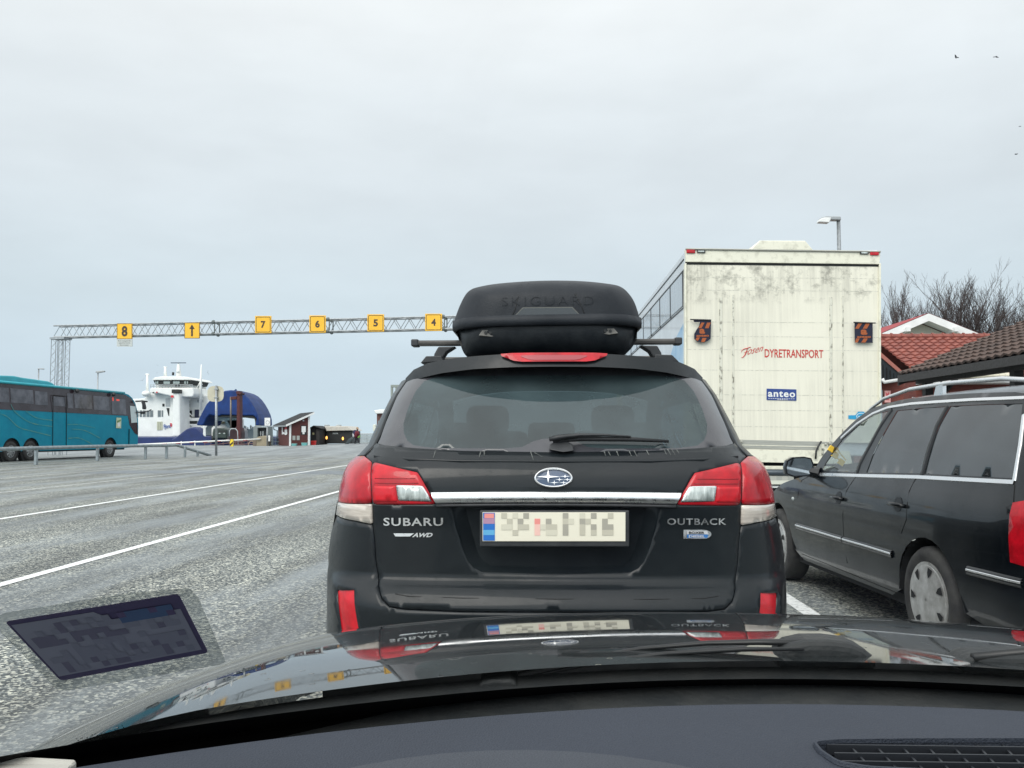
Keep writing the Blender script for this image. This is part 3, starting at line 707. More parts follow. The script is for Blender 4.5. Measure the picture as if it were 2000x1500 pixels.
def top(i, j, y0, y1, off=0):
    y = y0 + (y1 - y0) * i; s = j * 2 - 1; zs_ = shoulder(y); T = lerp_table([(3.3, 1.62), (4.2, 1.64), (5.2, 1.625), (5.55, 1.56), (5.75, 1.47), (6.1, 1.285), (6.35, 1.14), (6.5, 1.06), (7.2, .99), (7.6, .90), (7.88, .68)], y)
    return V(SX + hwS(y, zs_) * s, y, zs_ + (T - zs_) * (1 - abs(s) ** 3) + off)
mb.grid(lambda i, j: top(i, j, 3.86, 5.5), 12, 16); mb.build('roof', M_SUB, wagon, True)
mb = MB(); mb.grid(lambda i, j: top(i, .06 + j * .88, 5.52, 6.38), 8, 12); mb.build('windscreen', M_SGL, wagon, True)
for j0 in (0, .94):
    mb = MB(); mb.grid(lambda i, j: top(i, j0 + .06 * j, 5.50, 6.40), 8, 3); mb.build('windscreen_pillar', M_SUB, wagon, True)
mb = MB(); mb.grid(lambda i, j: top(i, j, 6.38, 7.88), 12, 16)
mb.add([V(SX + hwS(7.87, .6) * s, 7.87, z) for z in (.3, .66) for s in (-1, 1)], [(0, 1, 3, 2)]); mb.build('bonnet', M_SUB, wagon, True)
mb = MB(); mb.bb(SX - .80, SX + .80, 3.35, 7.7, .22, .30); mb.bb(SX - .74, SX + .74, 3.5, 6.3, .30, .42); mb.build('underbody', M_DARK, wagon)
# --- interior
M_SEAT = mat('grey_seat_cloth', (.10, .12, .13), .85, var=.3, vscale=6)
mb = MB(); mb.box((SX, 4.42, .92), (1.25, .16, .62), Matrix.Rotation(R(-14), 3, 'X')); mb.build('seat', M_SEAT, wagon, bevel=.05)
for dx in (-.42, 0.0, .42):
    mb = MB(); mb.box((SX + dx, 4.50, 1.28), (.24, .10, .15)); mb.build('headrest', M_SEAT, wagon, bevel=.03)
for dx in (-.38, .38):
    mb = MB(); mb.box((SX + dx, 5.22, .98), (.50, .14, .68), Matrix.Rotation(R(-14), 3, 'X')); mb.box((SX + dx, 5.30, 1.38), (.26, .10, .18)); mb.build('seat', M_SEAT, wagon, bevel=.05)
mb = MB(); mb.bb(SX - .72, SX + .72, 3.5, 4.3, .70, .74); mb.build('load_floor', mat('dark_carpet', (.03, .033, .035), .9), wagon)
mb = MB(); mb.bb(SX - .66, SX + .66, 6.0, 6.4, .85, 1.06); mb.build('dashboard', MATS['dark_carpet'], wagon, bevel=.05)
# --- wheels
M_ALLOY = mat('silver_wheel', (.42, .44, .45), .38, .7, var=.5, vscale=9, dark=(.15, .15, .15))
M_CAP = mat('silver_hubcap', (.62, .63, .63), .42, .45, var=.35, vscale=9, dark=(.34, .34, .33))
def wheel(par, c, ax, rad=.32, wid=.2, rim=.205, spokes=7, cover=False):
    """ax: outward axis"""
    c = Vector(c); ax = Vector(ax).normalized(); w = wid / 2
    mb = MB(); mb.lathe(c, ax, [(-w, rim), (-w, rad * .9), (-w * .75, rad * .985), (-w*.3, rad), (w*.3, rad), (w * .75, rad * .985), (w, rad * .92), (w * 1.02, rad * .8), (w * .92, rim * 1.04), (w * .6, rim * .99)], 36)
    t = mb.build('wheel', M_RUBBER, par, True, auto=50)
    mb = MB(); mb.lathe(c, ax, [(w*.2, rim * .98), (w * .85, rim * 1.03), (w * .98, rim * 1.03), (w * .95, rim * .93), (w * .55, rim * .88)], 36, 0)
    side_ = ax.cross(V(0, 0, 1)).normalized()
    def P3(r, a, h): return c + ax * h + (side_ * math.cos(a) + V(0, 0, 1) * math.sin(a)) * r
    # cover plate with openings near the rim
    E = spokes; vs = []; K2 = 6
    hub = []
    if cover:
        mb.lathe(c, ax, [(w * .9, rim * .97), (w * .98, rim * .93), (w * 1.05, rim * .6), (w * 1.10, rim * .2), (w * 1.10, rim * .05)], 40, 0)
    for k in range(E):
        a0 = 2 * math.pi * k / E; da = 2 * math.pi / E
        if cover:
            mb.add([P3(rim * r_, a0 + t_, w * (1.045 - .10 * (r_ - .6)) + .004) for r_, t_ in ((.90, -.10), (.90, .16), (.72, .10), (.60, -.02), (.74, -.12))], [(0, 1, 2, 3, 4)], 1); continue
        # spoke sector
        sp = [P3(rim * .30, a0 - da * .5, w * 1.02), P3(rim * .30, a0, w * 1.05), P3(rim * .30, a0 + da * .5, w * 1.02), P3(rim * .62, a0 + da * .40, w * .97), P3(rim * .94, a0 + da * .26, w * .9), P3(rim * .94, a0, w * .92), P3(rim * .94, a0 - da * .26, w * .9), P3(rim * .62, a0 - da * .40, w * .97)]
        mb.add(sp, [tuple(range(8))], 0)
        b = [p - ax * .012 for p in sp]; mb.add(sp + b, [(i, (i+1) % 8, (i+1) % 8 + 8, i + 8) for i in range(8)], 0)
    mb.lathe(c, ax, [(w * .5, rim * .33), (w * 1.02, rim * .33), (w * 1.08, rim * .2), (w * 1.1, rim * .05)], 20, 0)
    mb.lathe(c, ax, [(w * .0, rim * .9), (w * .1, rim * .9)], 20, 1)
    mb.build('rim', [M_CAP if cover else M_ALLOY, M_DARK], t, False); return t
for y in (4.22, 6.96):
    for s in (-1, 1): wheel(wagon, (SX + s * .76, y, .33), (s, 0, 0), .33, .21, .22, 5)
# --- roof rails, cross bars and feet
YB = 4.15
mb = MB()
def prism_px(mb, px, Y, th, mi=None): mb.prism([at(u, v, Y) for u, v in px], (0, th, 0), mi)
def mir(px): return [(2 * 1086 - u, v - .0) for u, v in px][::-1]
def mirbar(px): return [(2 * 1067.5 - u, v - 2) for u, v in px][::-1]
bars = []
for yb in (YB, 5.05):
    mb = MB(); a = at(811, 670.5, YB); b = at(1324, 667, YB); a.y = b.y = yb
    dz = b.z - a.z
    mb.add([V(x, yb + yy, a.z + (dz if x == b.x else 0) + zz) for x in (a.x, b.x) for yy, zz in ((-.02, -.011), (.045, -.011), (.045, .010), (-.012, .013), (-.022, .004))],
           [(0, 1, 2, 3, 4), (9, 8, 7, 6, 5)] + [(i, (i+1) % 5, (i+1) % 5 + 5, i + 5) for i in range(5)])
    cb = mb.build('cross_bar', mat('bar_grey', (.09, .085, .08), .4, var=.4, vscale=9), wagon, bevel=.003)
    for p in (a, b):
        mb = MB(); mb.box((p.x, yb + .012, p.z + .001), (.035, .075, .034)); mb.build('end_cap', M_BLACK, cb, bevel=.006)
    foot = [(856, 677), (890, 676.5), (880, 683), (872, 688), (866, 697), (862, 708), (846, 706), (848, 691)]
    for px in (foot, mirbar([(u - 34, v) for u, v in foot]) if 0 else [(2 * 1070 - u, v - 2) for u, v in foot][::-1]):
        mb = MB(); pts = [at(u, v, YB - .03) for u, v in px]; mb.prism([V(p.x, yb - .03, p.z) for p in pts], (0, .08, 0)); mb.build('rack_foot', M_BLACK, wagon, bevel=.006)
for px in ([(821, 709), (832, 695.5), (862, 695), (866, 706)], [(2 * 1071 - u, v - 2) for u, v in ((815, 709), (829, 695), (862, 694), (866, 706))][::-1]):
    mb = MB(); pts = [at(u, v, YB - .12) for u, v in px]
    mb.prism(pts, (0, .2, 0))
    mb.prism([V(p.x, p.y + .2, p.z - (.02 if i in (1, 2) else 0)) for i, p in enumerate(pts)], (0, 1.3, -.01)); mb.build('roof_rail', M_BLACK, wagon, bevel=.008)

# ================================================================ ROOF BOX
M_BOXL = mat('roof_box_lid', (.016, .019, .024), .45, var=.55, vscale=4, dark=(.032, .036, .042), bump=.15, bscale=160, contrast=(.4, .7), spec=.18)
M_BOXB = mat('roof_box_base', (.006, .009, .013), .38, spec=.3, var=.6, vscale=7, dark=(.028, .032, .036), bump=.12, bscale=120)
rb = thing('roof_box', 'black streamlined roof box strapped on the cross bars of the station wagon ahead', 'roof box', (SX, 4.7, 1.75))
YR = 4.02
lidL = [(887, 640), (886, 630), (891, 615), (899, 594), (909, 575), (917, 567), (928, 561.5), (966, 554), (1030, 549), (1085, 547.5), (1145, 549), (1200, 555.5), (1213, 560), (1224, 568), (1238, 586), (1247, 612), (1250, 628), (1250, 634)]
def secp(px): return [(at(u, v, YR).x, at(u, v, YR).z) for u, v in px]
LID = secp(lidL); cxl = sum((LID[0][0], LID[-1][0])) / 2; czl = min(p[1] for p in LID)
def ring_shell(P, cx, cz, ys_, mb, mi=None, close_bottom=True):
    """P: section outline (open arch); ys_: list of (y, scale x, scale z)"""
    n = len(P); vs = []
    for (y, sx, sz) in ys_:
        for x, z in P: vs.append(V(cx + (x - cx) * sx, y, cz + (z - cz) * sz))
    k = len(ys_)
    fs = [(i*n+j, i*n+j+1, (i+1)*n+j+1, (i+1)*n+j) for i in range(k-1) for j in range(n-1)]
    if close_bottom: fs += [(i*n+n-1, i*n, (i+1)*n, (i+1)*n+n-1) for i in range(k-1)]
    mb.add(vs, fs, mi)
def interp_arch(P, k):     # resample densely
    o = []
    for a, b in zip(P, P[1:]):
        for i in range(k): o.append((a[0] + (b[0]-a[0]) * i / k, a[1] + (b[1]-a[1]) * i / k))
    return o + [P[-1]]
def smooth_open(P, it=2):
    for _ in range(it):
        Q = [P[0]]
        for a, b in zip(P, P[1:]): Q += [(a[0]*.75+b[0]*.25, a[1]*.75+b[1]*.25), (a[0]*.25+b[0]*.75, a[1]*.25+b[1]*.75)]
        P = Q + [P[-1]]
    return P
LIDs = smooth_open(LID)
def lid_s(x, z):
    dx, dz = x - cxl, z - czl
    if dz < 0: dz = 0
    best = 0
    for (ax, az), (bx, bz_) in zip(LIDs, LIDs[1:]):
        ax -= cxl; bx -= cxl; az -= czl; bz_ -= czl
        ca, cb = ax * dz - az * dx, bx * dz - bz_ * dx
        if ca * cb <= 0 and abs(ca - cb) > 1e-12:
            t = ca / (ca - cb); px_, pz = ax + (bx - ax) * t, az + (bz_ - az) * t
            if px_ * dx + pz * dz >= 0: best = max(best, math.hypot(dx, dz) / max(1e-6, math.hypot(px_, pz)))
    return best
def rear_y(s): return 3.86 + .16 * s ** 6
prof = [(rear_y(s), s, s) for s in (.02, .2, .4, .55, .7, .8, .87, .92, .96, .985, 1.0)] + [(4.15, 1.003, 1.004), (4.6, 1.0, 1.02), (5.0, .985, .98), (5.4, .93, .84), (5.65, .84, .62), (5.80, .66, .36), (5.86, .4, .12)]
mb = MB(); ring_shell(smooth_open(LID), cxl, czl, prof, mb); lid = mb.build('lid', M_BOXL, rb, True)
# lip round the seam
lipL = secp([(886.5, 643.5), (886.5, 630), (889, 628.5), (1248, 621), (1252.5, 623), (1252, 637)])
def ring_pts(dx, dz, n=40):
    """plan outline of the seam, following the lid base"""
    a = LID[0]; b = LID[-1]; pts = []
    return pts
mb = MB()
hw_ = (LID[-1][0] - LID[0][0]) / 2
def plan(t):    # t 0..1 from left-rear corner across the rear to right, then forward sides
    return None
seam = []
for i in range(25):
    s = -1 + 2 * i / 24; seam.append((cxl + hw_ * s * 1.006, 3.855 + .16 * abs(s) ** 6))
for y, sx in ((4.3, 1.006), (4.8, 1.0), (5.2, .97), (5.5, .91), (5.7, .8), (5.83, .55), (5.88, 0)): seam.append((cxl + hw_ * sx, y))
sl = [(2 * cxl - x, y) for x, y in seam[25:-1]][::-1]
loop = seam + sl; n = len(loop); tilt = (LID[-1][1] - LID[0][1]) / (2 * hw_)
def seamz(x, y): return LID[0][1] + .006 + tilt * (x - LID[0][0])
for (x, y) in [(0, 0)]: pass
vs = []
for x, y in loop:
    z = seamz(x, y); o = V(x - cxl, y - 4.85, 0); o.normalize()
    for k, (dr, dz) in enumerate(((-.01, .027), (.006, .025), (.010, .0), (.007, -.022), (-.012, -.024))):
        vs.append(V(x + o.x * dr, y + o.y * dr, z + dz))
mb.add(vs, [(i*5+j, ((i+1) % n)*5+j, ((i+1) % n)*5+j+1, i*5+j+1) for i in range(n) for j in range(4)]); mb.build('seam_lip', M_BOXL, lid, True)
baseP = [(889, 636), (889.5, 645), (893, 660), (897, 672), (903, 688), (910, 697), (930, 699), (1084, 699), (1200, 699), (1218, 696), (1232, 684), (1242, 671), (1246, 655), (1247, 640), (1247, 634)]
BS = secp(baseP); czb = max(p[1] for p in BS)
profb = [(3.875, .9, .02), (3.87, .95, .3), (3.89, .975, .6), (3.93, .985, .85), (4.02, .99, 1.0), (4.6, .99, 1.0), (5.0, .975, 1.0), (5.4, .92, .9), (5.65, .83, .7), (5.8, .65, .5), (5.85, .4, .3)]
mb = MB()
BSs = smooth_open(BS); czb = BS[0][1]; nB = len(BSs)
def bz(x): return seamz(x, 0)
vs = []
for (y, sx, sz) in [(rear_y(1) - .16 + .0, 0, 0)]: pass
def base_pt(i, j):
    """i along y profile, j along section"""
    x, z = BSs[j]; y, sx, sz = profb[i]
    t = (x - cxl) / hw_; yy = y + (.16 * abs(t) ** 6 if y < 4.0 else 0) * 1.0
    return V(cxl + (x - cxl) * sx, yy, bz(x) + (z - bz(x)) * sz)
vs = [base_pt(i, j) for i in range(len(profb)) for j in range(nB)]
mb.add(vs, [(i*nB+j, i*nB+j+1, (i+1)*nB+j+1, (i+1)*nB+j) for i in range(len(profb)-1) for j in range(nB-1)])
base = mb.build('base', M_BOXB, rb, True)
# window-like recess with pale sill, latches, faint moulded name
def rby(u, v, off=.004):
    x0 = hw_; 
    def f(q):
        return q.y - rear_y(min(1.0, lid_s(q.x, q.z)))
    p = hit(f, u, v, 3.2, 4.4); return V(p.x, p.y - off, p.z)
def rpoly(mb, px, off, mi=None, th=.004):
    P_ = [rby(u, v, off) for u, v in px]; mb.prism(P_, (0, th, 0), mi)
mb = MB(); rpoly(mb, [(1004, 618), (1021, 600.5), (1118, 599.5), (1135, 617)], .003); mb.build('handle_surround', mat('roof_box_edge', (.11, .11, .10), .35), lid)
mb = MB(); rpoly(mb, [(1007, 617), (1022, 602.5), (1116.5, 601.5), (1132, 616)], .006); mb.build('handle_recess', mat('roof_box_recess', (.012, .014, .015), .12, coat=1), lid)
mb = MB(); rpoly(mb, [(993, 631.5), (1003, 619.5), (1136, 618.5), (1147, 629.5)], .004); mb.build('handle_sill', mat('roof_box_sill', (.075, .075, .068), .4, var=.3, vscale=9), lid)
mb = MB()
def ft(a, b): return rby(980 + 180 * a, 597 - 2 * a - 17 * b, .0035)
text(mb, 'SKIGUARD', ft, bold=-.022, spacing=1.2); mb.build('moulded_name', mat('moulded_letters', (.020, .024, .029), .45, spec=.18), lid)
for px in (((1018, 556), (1012, 580), (1006, 604), (994, 632)), ((1032, 553), (1024, 602)), ((1112, 553), (1124, 575), (1136, 598), (1147, 630))):
    mb = MB(); mb.tube([rby(u, v, .001) for u, v in px], .0022, 5); mb.build('groove', mat('groove_dark', (.008, .009, .01), .6), lid, True)
M_LATCH = mat('latch_grey', (.21, .20, .185), .5, var=.3, vscale=30)
for px in ([(935, 655.5), (942, 644), (964, 643.5), (971, 656), (960, 658)], [(1169, 650.5), (1174, 641.5), (1199, 641), (1208, 651), (1190, 654)]):
    mb = MB(); P_ = [V(*(at(u, v, 3.885))) for u, v in px]; mb.prism(P_, (0, .02, 0)); la = mb.build('latch', M_LATCH, base, bevel=.003)
    mb = MB()
    for k in (.3, .72):
        u = px[1][0] * (1-k) + px[2][0] * k; c = at(u, (px[1][1] + px[0][1]) / 2, 3.882); mb.lathe(c, (0, -1, 0), [(0, .007), (.004, .006)], 12)
    mb.build('lock', mat('lock_dark', (.035, .035, .035), .35, .5), la)
# ================================================================ THE CAR THE PHOTO IS TAKEN FROM
EX = .33                                         # its centre line
ego = thing('own_car', 'dark car in the foreground whose bonnet, wipers and dashboard fill the bottom', 'car', (EX, 0, 0))
def paint_wet():
    m = bpy.data.materials.new('black_gloss_paint'); m.use_nodes = True; t = m.node_tree; b = t.nodes['Principled BSDF']; N = t.nodes.new; L = t.links.new
    b.inputs['Base Color'].default_value = (.010, .013, .014, 1); b.inputs['Roughness'].default_value = .5; b.inputs['Specular IOR Level'].default_value = .05; b.inputs['Coat Weight'].default_value = 1; b.inputs['Coat IOR'].default_value = 1.72
    c = N('ShaderNodeTexCoord')
    vo = N('ShaderNodeTexVoronoi'); vo.inputs['Scale'].default_value = 55; vo.inputs['Randomness'].default_value = 1; L(c.outputs['Object'], vo.inputs[0])
    lt = N('ShaderNodeMapRange'); lt.interpolation_type = 'SMOOTHSTEP'; lt.inputs[1].default_value = .16; lt.inputs[2].default_value = .24; lt.inputs[3].default_value = 1; lt.inputs[4].default_value = 0; L(vo.outputs['Distance'], lt.inputs[0])
    sp = N('ShaderNodeSeparateColor'); L(vo.outputs['Color'], sp.inputs[0])
    th = N('ShaderNodeMath'); th.operation = 'GREATER_THAN'; th.inputs[1].default_value = .86; L(sp.outputs[0], th.inputs[0])
    mu = N('ShaderNodeMath'); mu.operation = 'MULTIPLY'; L(lt.outputs[0], mu.inputs[0]); L(th.outputs[0], mu.inputs[1])
    bp = N('ShaderNodeBump'); bp.inputs['Strength'].default_value = .5; bp.inputs['Distance'].default_value = .002; L(mu.outputs[0], bp.inputs['Height'])
    n = N('ShaderNodeTexNoise'); n.inputs['Scale'].default_value = 1.6; n.inputs['Detail'].default_value = 2; L(c.outputs['Object'], n.inputs[0])
    bp2 = N('ShaderNodeBump'); bp2.inputs['Strength'].default_value = .10; bp2.inputs['Distance'].default_value = .01; L(n.outputs[0], bp2.inputs['Height']); L(bp.outputs[0], bp2.inputs['Normal'])
    L(bp2.outputs[0], b.inputs['Coat Normal'])
    n3 = N('ShaderNodeTexNoise'); n3.inputs['Scale'].default_value = 14; n3.inputs['Detail'].default_value = 8; L(c.outputs['Object'], n3.inputs[0])
    r3 = N('ShaderNodeMapRange'); r3.inputs[1].default_value = .4; r3.inputs[2].default_value = .75; r3.inputs[3].default_value = .012; r3.inputs[4].default_value = .075; L(n3.outputs[0], r3.inputs[0]); L(r3.outputs[0], b.inputs['Coat Roughness'])
    return m
M_EGO = paint_wet()
angs = [(1.0, 2.0), (1.22, 3.0), (1.36, 4.8), (1.52, 6.2), (1.67, 8.0), (1.82, 10.4), (1.97, 14), (2.1, 22), (2.22, 38), (2.32, 60)]
fa = smooth_table(angs); ZC = []; z = 1.003; y = 1.0
while y < 2.32: ZC.append((y, z)); z -= math.tan(R(fa(y))) * .02; y += .02
def zc(Y): return lerp_table(ZC, Y)
def zH(X, Y):
    u = X - EX; ye = Y + .10 * (abs(u) / .88) ** 4
    return zc(ye) - .028 * (u / .7) ** 2 - .5 * max(0, abs(u) - .70) ** 2
def hood_pt(X, Y): return V(X, Y, zH(X, Y))
def rearY(X): return 1.165 - .26 * (X - EX) ** 2
HW = .92
mb = MB()
mb.grid(lambda i, j: (lambda X: hood_pt(X, rearY(X) + (2.28 - .08 * (abs(X - EX) / HW) ** 2 - rearY(X)) * j))(EX - HW + 2 * HW * i), 60, 60)
mb.build('bonnet', M_EGO, ego, True)
for s in (-1, 1):
    mb = MB()
    def fen(i, j):
        Y = .62 + (2.20 - .62) * i; t = j
        X = EX + s * (HW + .004 + .07 * math.sin(t * math.pi / 2)); z0 = zH(EX + s * (HW + .006), max(Y, 1.0)) + (0 if Y >= 1 else (1.0 - Y) * .03)
        return V(X, Y, z0 - .19 * (1 - math.cos(t * math.pi / 2)) - (0 if t < 1 else 0))
    mb.grid(fen, 30, 10); o = len(mb.v)
    P0 = [fen(i / 30, 1) for i in range(31)]
    mb.add(P0 + [V(p.x + s * .015, p.y, .32) for p in P0], [(i, i+1, i+32, i+31) for i in range(30)])
    mb.build('front_wing', M_EGO, ego, True)
mb = MB(); mb.grid(lambda i, j: V(EX - .86 + 1.72 * i, 2.30 - .22 * abs(2*i-1) ** 4 + .05 * math.sin(j * 3), .80 - .55 * j), 24, 8); mb.build('front_bumper', M_BLACK, ego, True)
for s in (-1, 1): wheel(ego, (EX + s * .76, 1.42, .32), (s, 0, 0), .32, .2, .2, 5)
# body sides and sills behind the wings, roof and pillars round the seat
M_TRIM = mat('light_trim', (.42, .42, .38), .7)
# windscreen frame
def wb(X): return 1.17 - .41 * (X - EX) ** 2
def wd_(X): return 1.063 - .37 * (X - EX) ** 2
SL = R(30)
def ws(X, s): return V(X, wb(X) - s * math.cos(SL) , .957 + s * math.sin(SL) + .03 * 0)
M_WS = glass_mat('windscreen_glass', (.985, .995, .99), 1.0, .003, (.5, .52, .52), .01, 1.06, .3)
M_FR = mat('windscreen_black_border', (.004, .004, .005), .7, spec=.1)
for n_ in M_WS.node_tree.nodes:
    if n_.type == 'MAP_RANGE': n_.inputs[1].default_value = .50; n_.inputs[2].default_value = .80; n_.inputs[3].default_value = .0; n_.inputs[4].default_value = .05
    if n_.type == 'TEX_NOISE': n_.inputs['Scale'].default_value = 5; n_.inputs['Distortion'].default_value = 1.5
mb = MB(); mb.grid(lambda i, j: ws(EX - 1.0 + 1.75 * i, .058 + (1.22 - .058) * j), 24, 10); glass = mb.build('windscreen', M_WS, ego, True)
mb = MB(); mb.grid(lambda i, j: ws(EX - 1.05 + 1.85 * i, -.03 + (.058 + .03) * j), 30, 2)
for s, w0 in ((-1, .98), (1, .74)): mb.grid(lambda i, j: ws(EX + s * (w0 + .07 * i), .058 + (1.25 - .058) * j), 2, 8)
mb.build('glass_border', M_FR, glass, True)
for s in (-1, 1):
    w0 = 1.05 if s < 0 else .80; mb = MB(); mb.tube([ws(EX + s * w0, -.05) + V(0, 0, -.02), ws(EX + s * w0, .6) + V(0, 0, .0), ws(EX + s * w0, 1.25)], .03, 8); mb.build('windscreen_pillar', M_EGO, ego, True)
mb = MB(); mb.grid(lambda i, j: V(EX - .66 + 1.32 * i, .07 - 2.2 * j, 1.60 + .05 * math.sin(math.pi * j) - .06 * abs(2*i-1) ** 3), 12, 10); mb.build('roof', M_EGO, ego, True, solid=.03)
for s in (-1, 1):
    mb = MB(); mb.bb(EX + s * (1.02 if s < 0 else .84), EX + s * (1.06 if s < 0 else .88), -1.9, .45, .3, .93); mb.build('door', M_EGO, ego, bevel=.015)
# cowl panel between bonnet and glass, with pivot covers
M_COWL = mat('cowl_plastic', (.020, .023, .025), .5, spec=.25, bump=.2, bscale=90, var=.4, vscale=12, dark=(.035, .037, .037))
mb = MB(); mb.grid(lambda i, j: (lambda X: V(X, rearY(X) - .16 + .19 * j, .93 + (zH(X, rearY(X) + .03) - .014 - .93) * (j ** .6)))(EX - .8 + 1.6 * i), 30, 4); cowl = mb.build('cowl', M_COWL, ego, True)
def cowl_dome(name, px, depth, h, m=M_COWL):
    P_ = [at(u, v, depth) for u, v in px]; mb = MB(); mb.prism(P_, (0, .06, 0)); return mb.build(name, m, ego, bevel=.012, seg=3)
# wiper spindle covers on the cowl
d0 = cowl_dome('spindle_cover', [(1520, 1312), (1522, 1288), (1530, 1272), (1548, 1260), (1580, 1253), (1625, 1253), (1665, 1258), (1690, 1268), (1710, 1284), (1722, 1312)], 1.20, .1)
cowl_dome('spindle_cover', [(1880, 1318), (1888, 1295), (1900, 1284), (1930, 1281), (2080, 1279), (2120, 1318)], 1.19, .1)
cowl_dome('spindle_cover', [(932, 1350), (934, 1338), (942, 1331), (960, 1328), (996, 1327), (1006, 1331), (1012, 1345)], 1.13, .1)
# wipers
M_WIP = mat('wiper_black', (.009, .010, .011), .4)
def P_(u, v, Y): return at(u, v, Y)
mb = MB(); mb.tube([P_(1585, 1255, 1.215), P_(1480, 1254, 1.235), P_(1380, 1256, 1.245), P_(1250, 1267, 1.245), P_(1140, 1286, 1.225), P_(1000, 1318, 1.195)], [.0075, .006, .005, .0045, .004, .003], 8, squash=.7)
w1 = mb.build('wiper', M_WIP, ego, True)
mb = MB(); mb.tube([P_(1570, 1268, 1.195), P_(1450, 1268, 1.205), P_(1300, 1277, 1.205), P_(1150, 1297, 1.185), P_(960, 1338, 1.155)], [.002, .0035, .0035, .003, .002], 6); mb.build('wiper_blade', M_WIP, w1, True)
mb = MB(); mb.tube([P_(2300, 1262, 1.215), P_(2100, 1266, 1.215), P_(1900, 1284, 1.195)], [.008, .007, .006], 8); mb.build('wiper', M_WIP, ego, True)
# dashboard
mb = MB(); mb.grid(lambda i, j: (lambda X: V(X, wd_(X) + .002 + (wb(X) + .01 - wd_(X)) * j, .968 - .030 * math.sin(math.pi * min(1, j * 1.1))))(EX - 1.0 + 1.8 * i), 30, 5); mb.build('dash_gutter', mat('matt_black_felt', (.003, .003, .003), 1, spec=0), ego, True)
M_DASH = mat('dash_plastic', (.038, .046, .064), .62, bump=.35, bscale=420, var=.12, vscale=3, spec=.35)
M_DASH2 = mat('binnacle_plastic', (.058, .066, .082), .6, bump=.35, bscale=420, var=.12, vscale=3, spec=.35)
ZD = .972
hole_px = [(1596, 1456), (1640, 1452), (1780, 1450.5), (2000, 1450), (2180, 1452), (2180, 1520), (1900, 1512), (1700, 1503), (1640, 1493), (1608, 1472)]
HP = [(p.x, p.y) for p in (onZ(u, v, ZD) for u, v in hole_px)]
XL, XR = -.50, 1.04
dpoly = [(XL + (XR - XL) * k / 24, wd_(XL + (XR - XL) * k / 24)) for k in range(25)][::-1] + [(XL, .30), (XR, .30)]
mb = MB(); panel(mb, dpoly, lambda x, y: V(x, y, ZD - .06 * max(0, .55 - y)), [HP], .05)
dash = mb.build('dashboard', M_DASH, ego, True)
mb = MB(); mb.grid(lambda i, j: V(XL + (XR - XL) * i, .30 - .03 * math.sin(j * 3), ZD - .015 - .35 * j), 10, 6); mb.build('dash_front', M_DASH, dash, True)
mb = MB(); B_ = []
for k in range(41):
    a = math.pi * 2 * k / 40; B_.append((-.012 + .285 * math.cos(a), .615 + .265 * math.sin(a) * (1 if math.sin(a) > 0 else .9)))
B_ = B_[:-1]
mb.add([V(x, y, ZD + .0005) for x, y in B_] + [V(-.012 + (x + .012) * .985, .615 + (y - .615) * .985, ZD + .009) for x, y in B_] + [V(-.012 + (x + .012) * .6, .615 + (y - .615) * .6, ZD + .016) for x, y in B_] + [V(-.012, .615, ZD + .018)],
       [(i, (i+1) % 40, (i+1) % 40 + 40, i + 40) for i in range(40)] + [(i + 40, (i+1) % 40 + 40, (i+1) % 40 + 80, i + 80) for i in range(40)] + [(i + 80, (i+1) % 40 + 80, 120) for i in range(40)])
mb.build('instrument_hood', M_DASH2, dash, True, auto=40)
# demister vent: raised rim, dark well, slats
mb = MB(); cxh = sum(p[0] for p in HP) / len(HP); cyh = sum(p[1] for p in HP) / len(HP); nH = len(HP); rim = roundpoly(HP, .25, 3); nR = len(rim)
def sc_(P, k): return [(cxh + (x - cxh) * (1 + (k - 1) * .35), cyh + (y - cyh) * k) for x, y in P]
mb.add([V(x, y, ZD + .0006) for x, y in sc_(rim, 1.14)] + [V(x, y, ZD + .004) for x, y in sc_(rim, 1.10)] + [V(x, y, ZD + .004) for x, y in sc_(rim, 1.03)] + [V(x, y, ZD - .02) for x, y in sc_(rim, 1.0)],
       [(k*nR + i, k*nR + (i+1) % nR, (k+1)*nR + (i+1) % nR, (k+1)*nR + i) for k in range(3) for i in range(nR)])
vent = mb.build('air_vent', M_DASH, ego, True, auto=30)
mb = MB(); mb.add([V(x, y, ZD - .02) for x, y in sc_(rim, 1.02)], [tuple(range(nR))]); mb.build('vent_well', M_DARK, vent)
mb = MB()
for v in (1463.5, 1480, 1496):
    a = onZ(1612 + (v - 1460) * .9, v, ZD - .004); b = onZ(2180, v + 7, ZD - .004); mb.box((a + b) / 2, ((b - a).length, .0022, .010), Matrix.Rotation(math.atan2(b.y - a.y, b.x - a.x), 3, 'Z'))
for k in range(1, 14):
    u = 1600 + k * 50; a = onZ(u, 1452, ZD - .006); b = onZ(u + 62, 1520, ZD - .006)
    a = V(max(a.x, HP[0][0]), a.y, a.z); mb.box((a + b) / 2, (.0022, (b - a).length, .008), Matrix.Rotation(math.atan2(b.y - a.y, b.x - a.x) - math.pi / 2, 3, 'Z'))
mb.build('vent_grille', mat('vent_slat', (.018, .021, .027), .5), vent)
# pale pillar trim at the lower left corner of the glass
mb = MB(); mb.prism([onZ(-160, 1515, .96), onZ(-60, 1497, .965), onZ(60, 1501, .967), onZ(152, 1506, .968), onZ(138, 1516, .965), onZ(100, 1570, .96), onZ(-160, 1570, .96)], (0, 0, .012)); mb.build('pillar_trim', mat('cream_trim', (.42, .41, .37), .6), ego, bevel=.004)
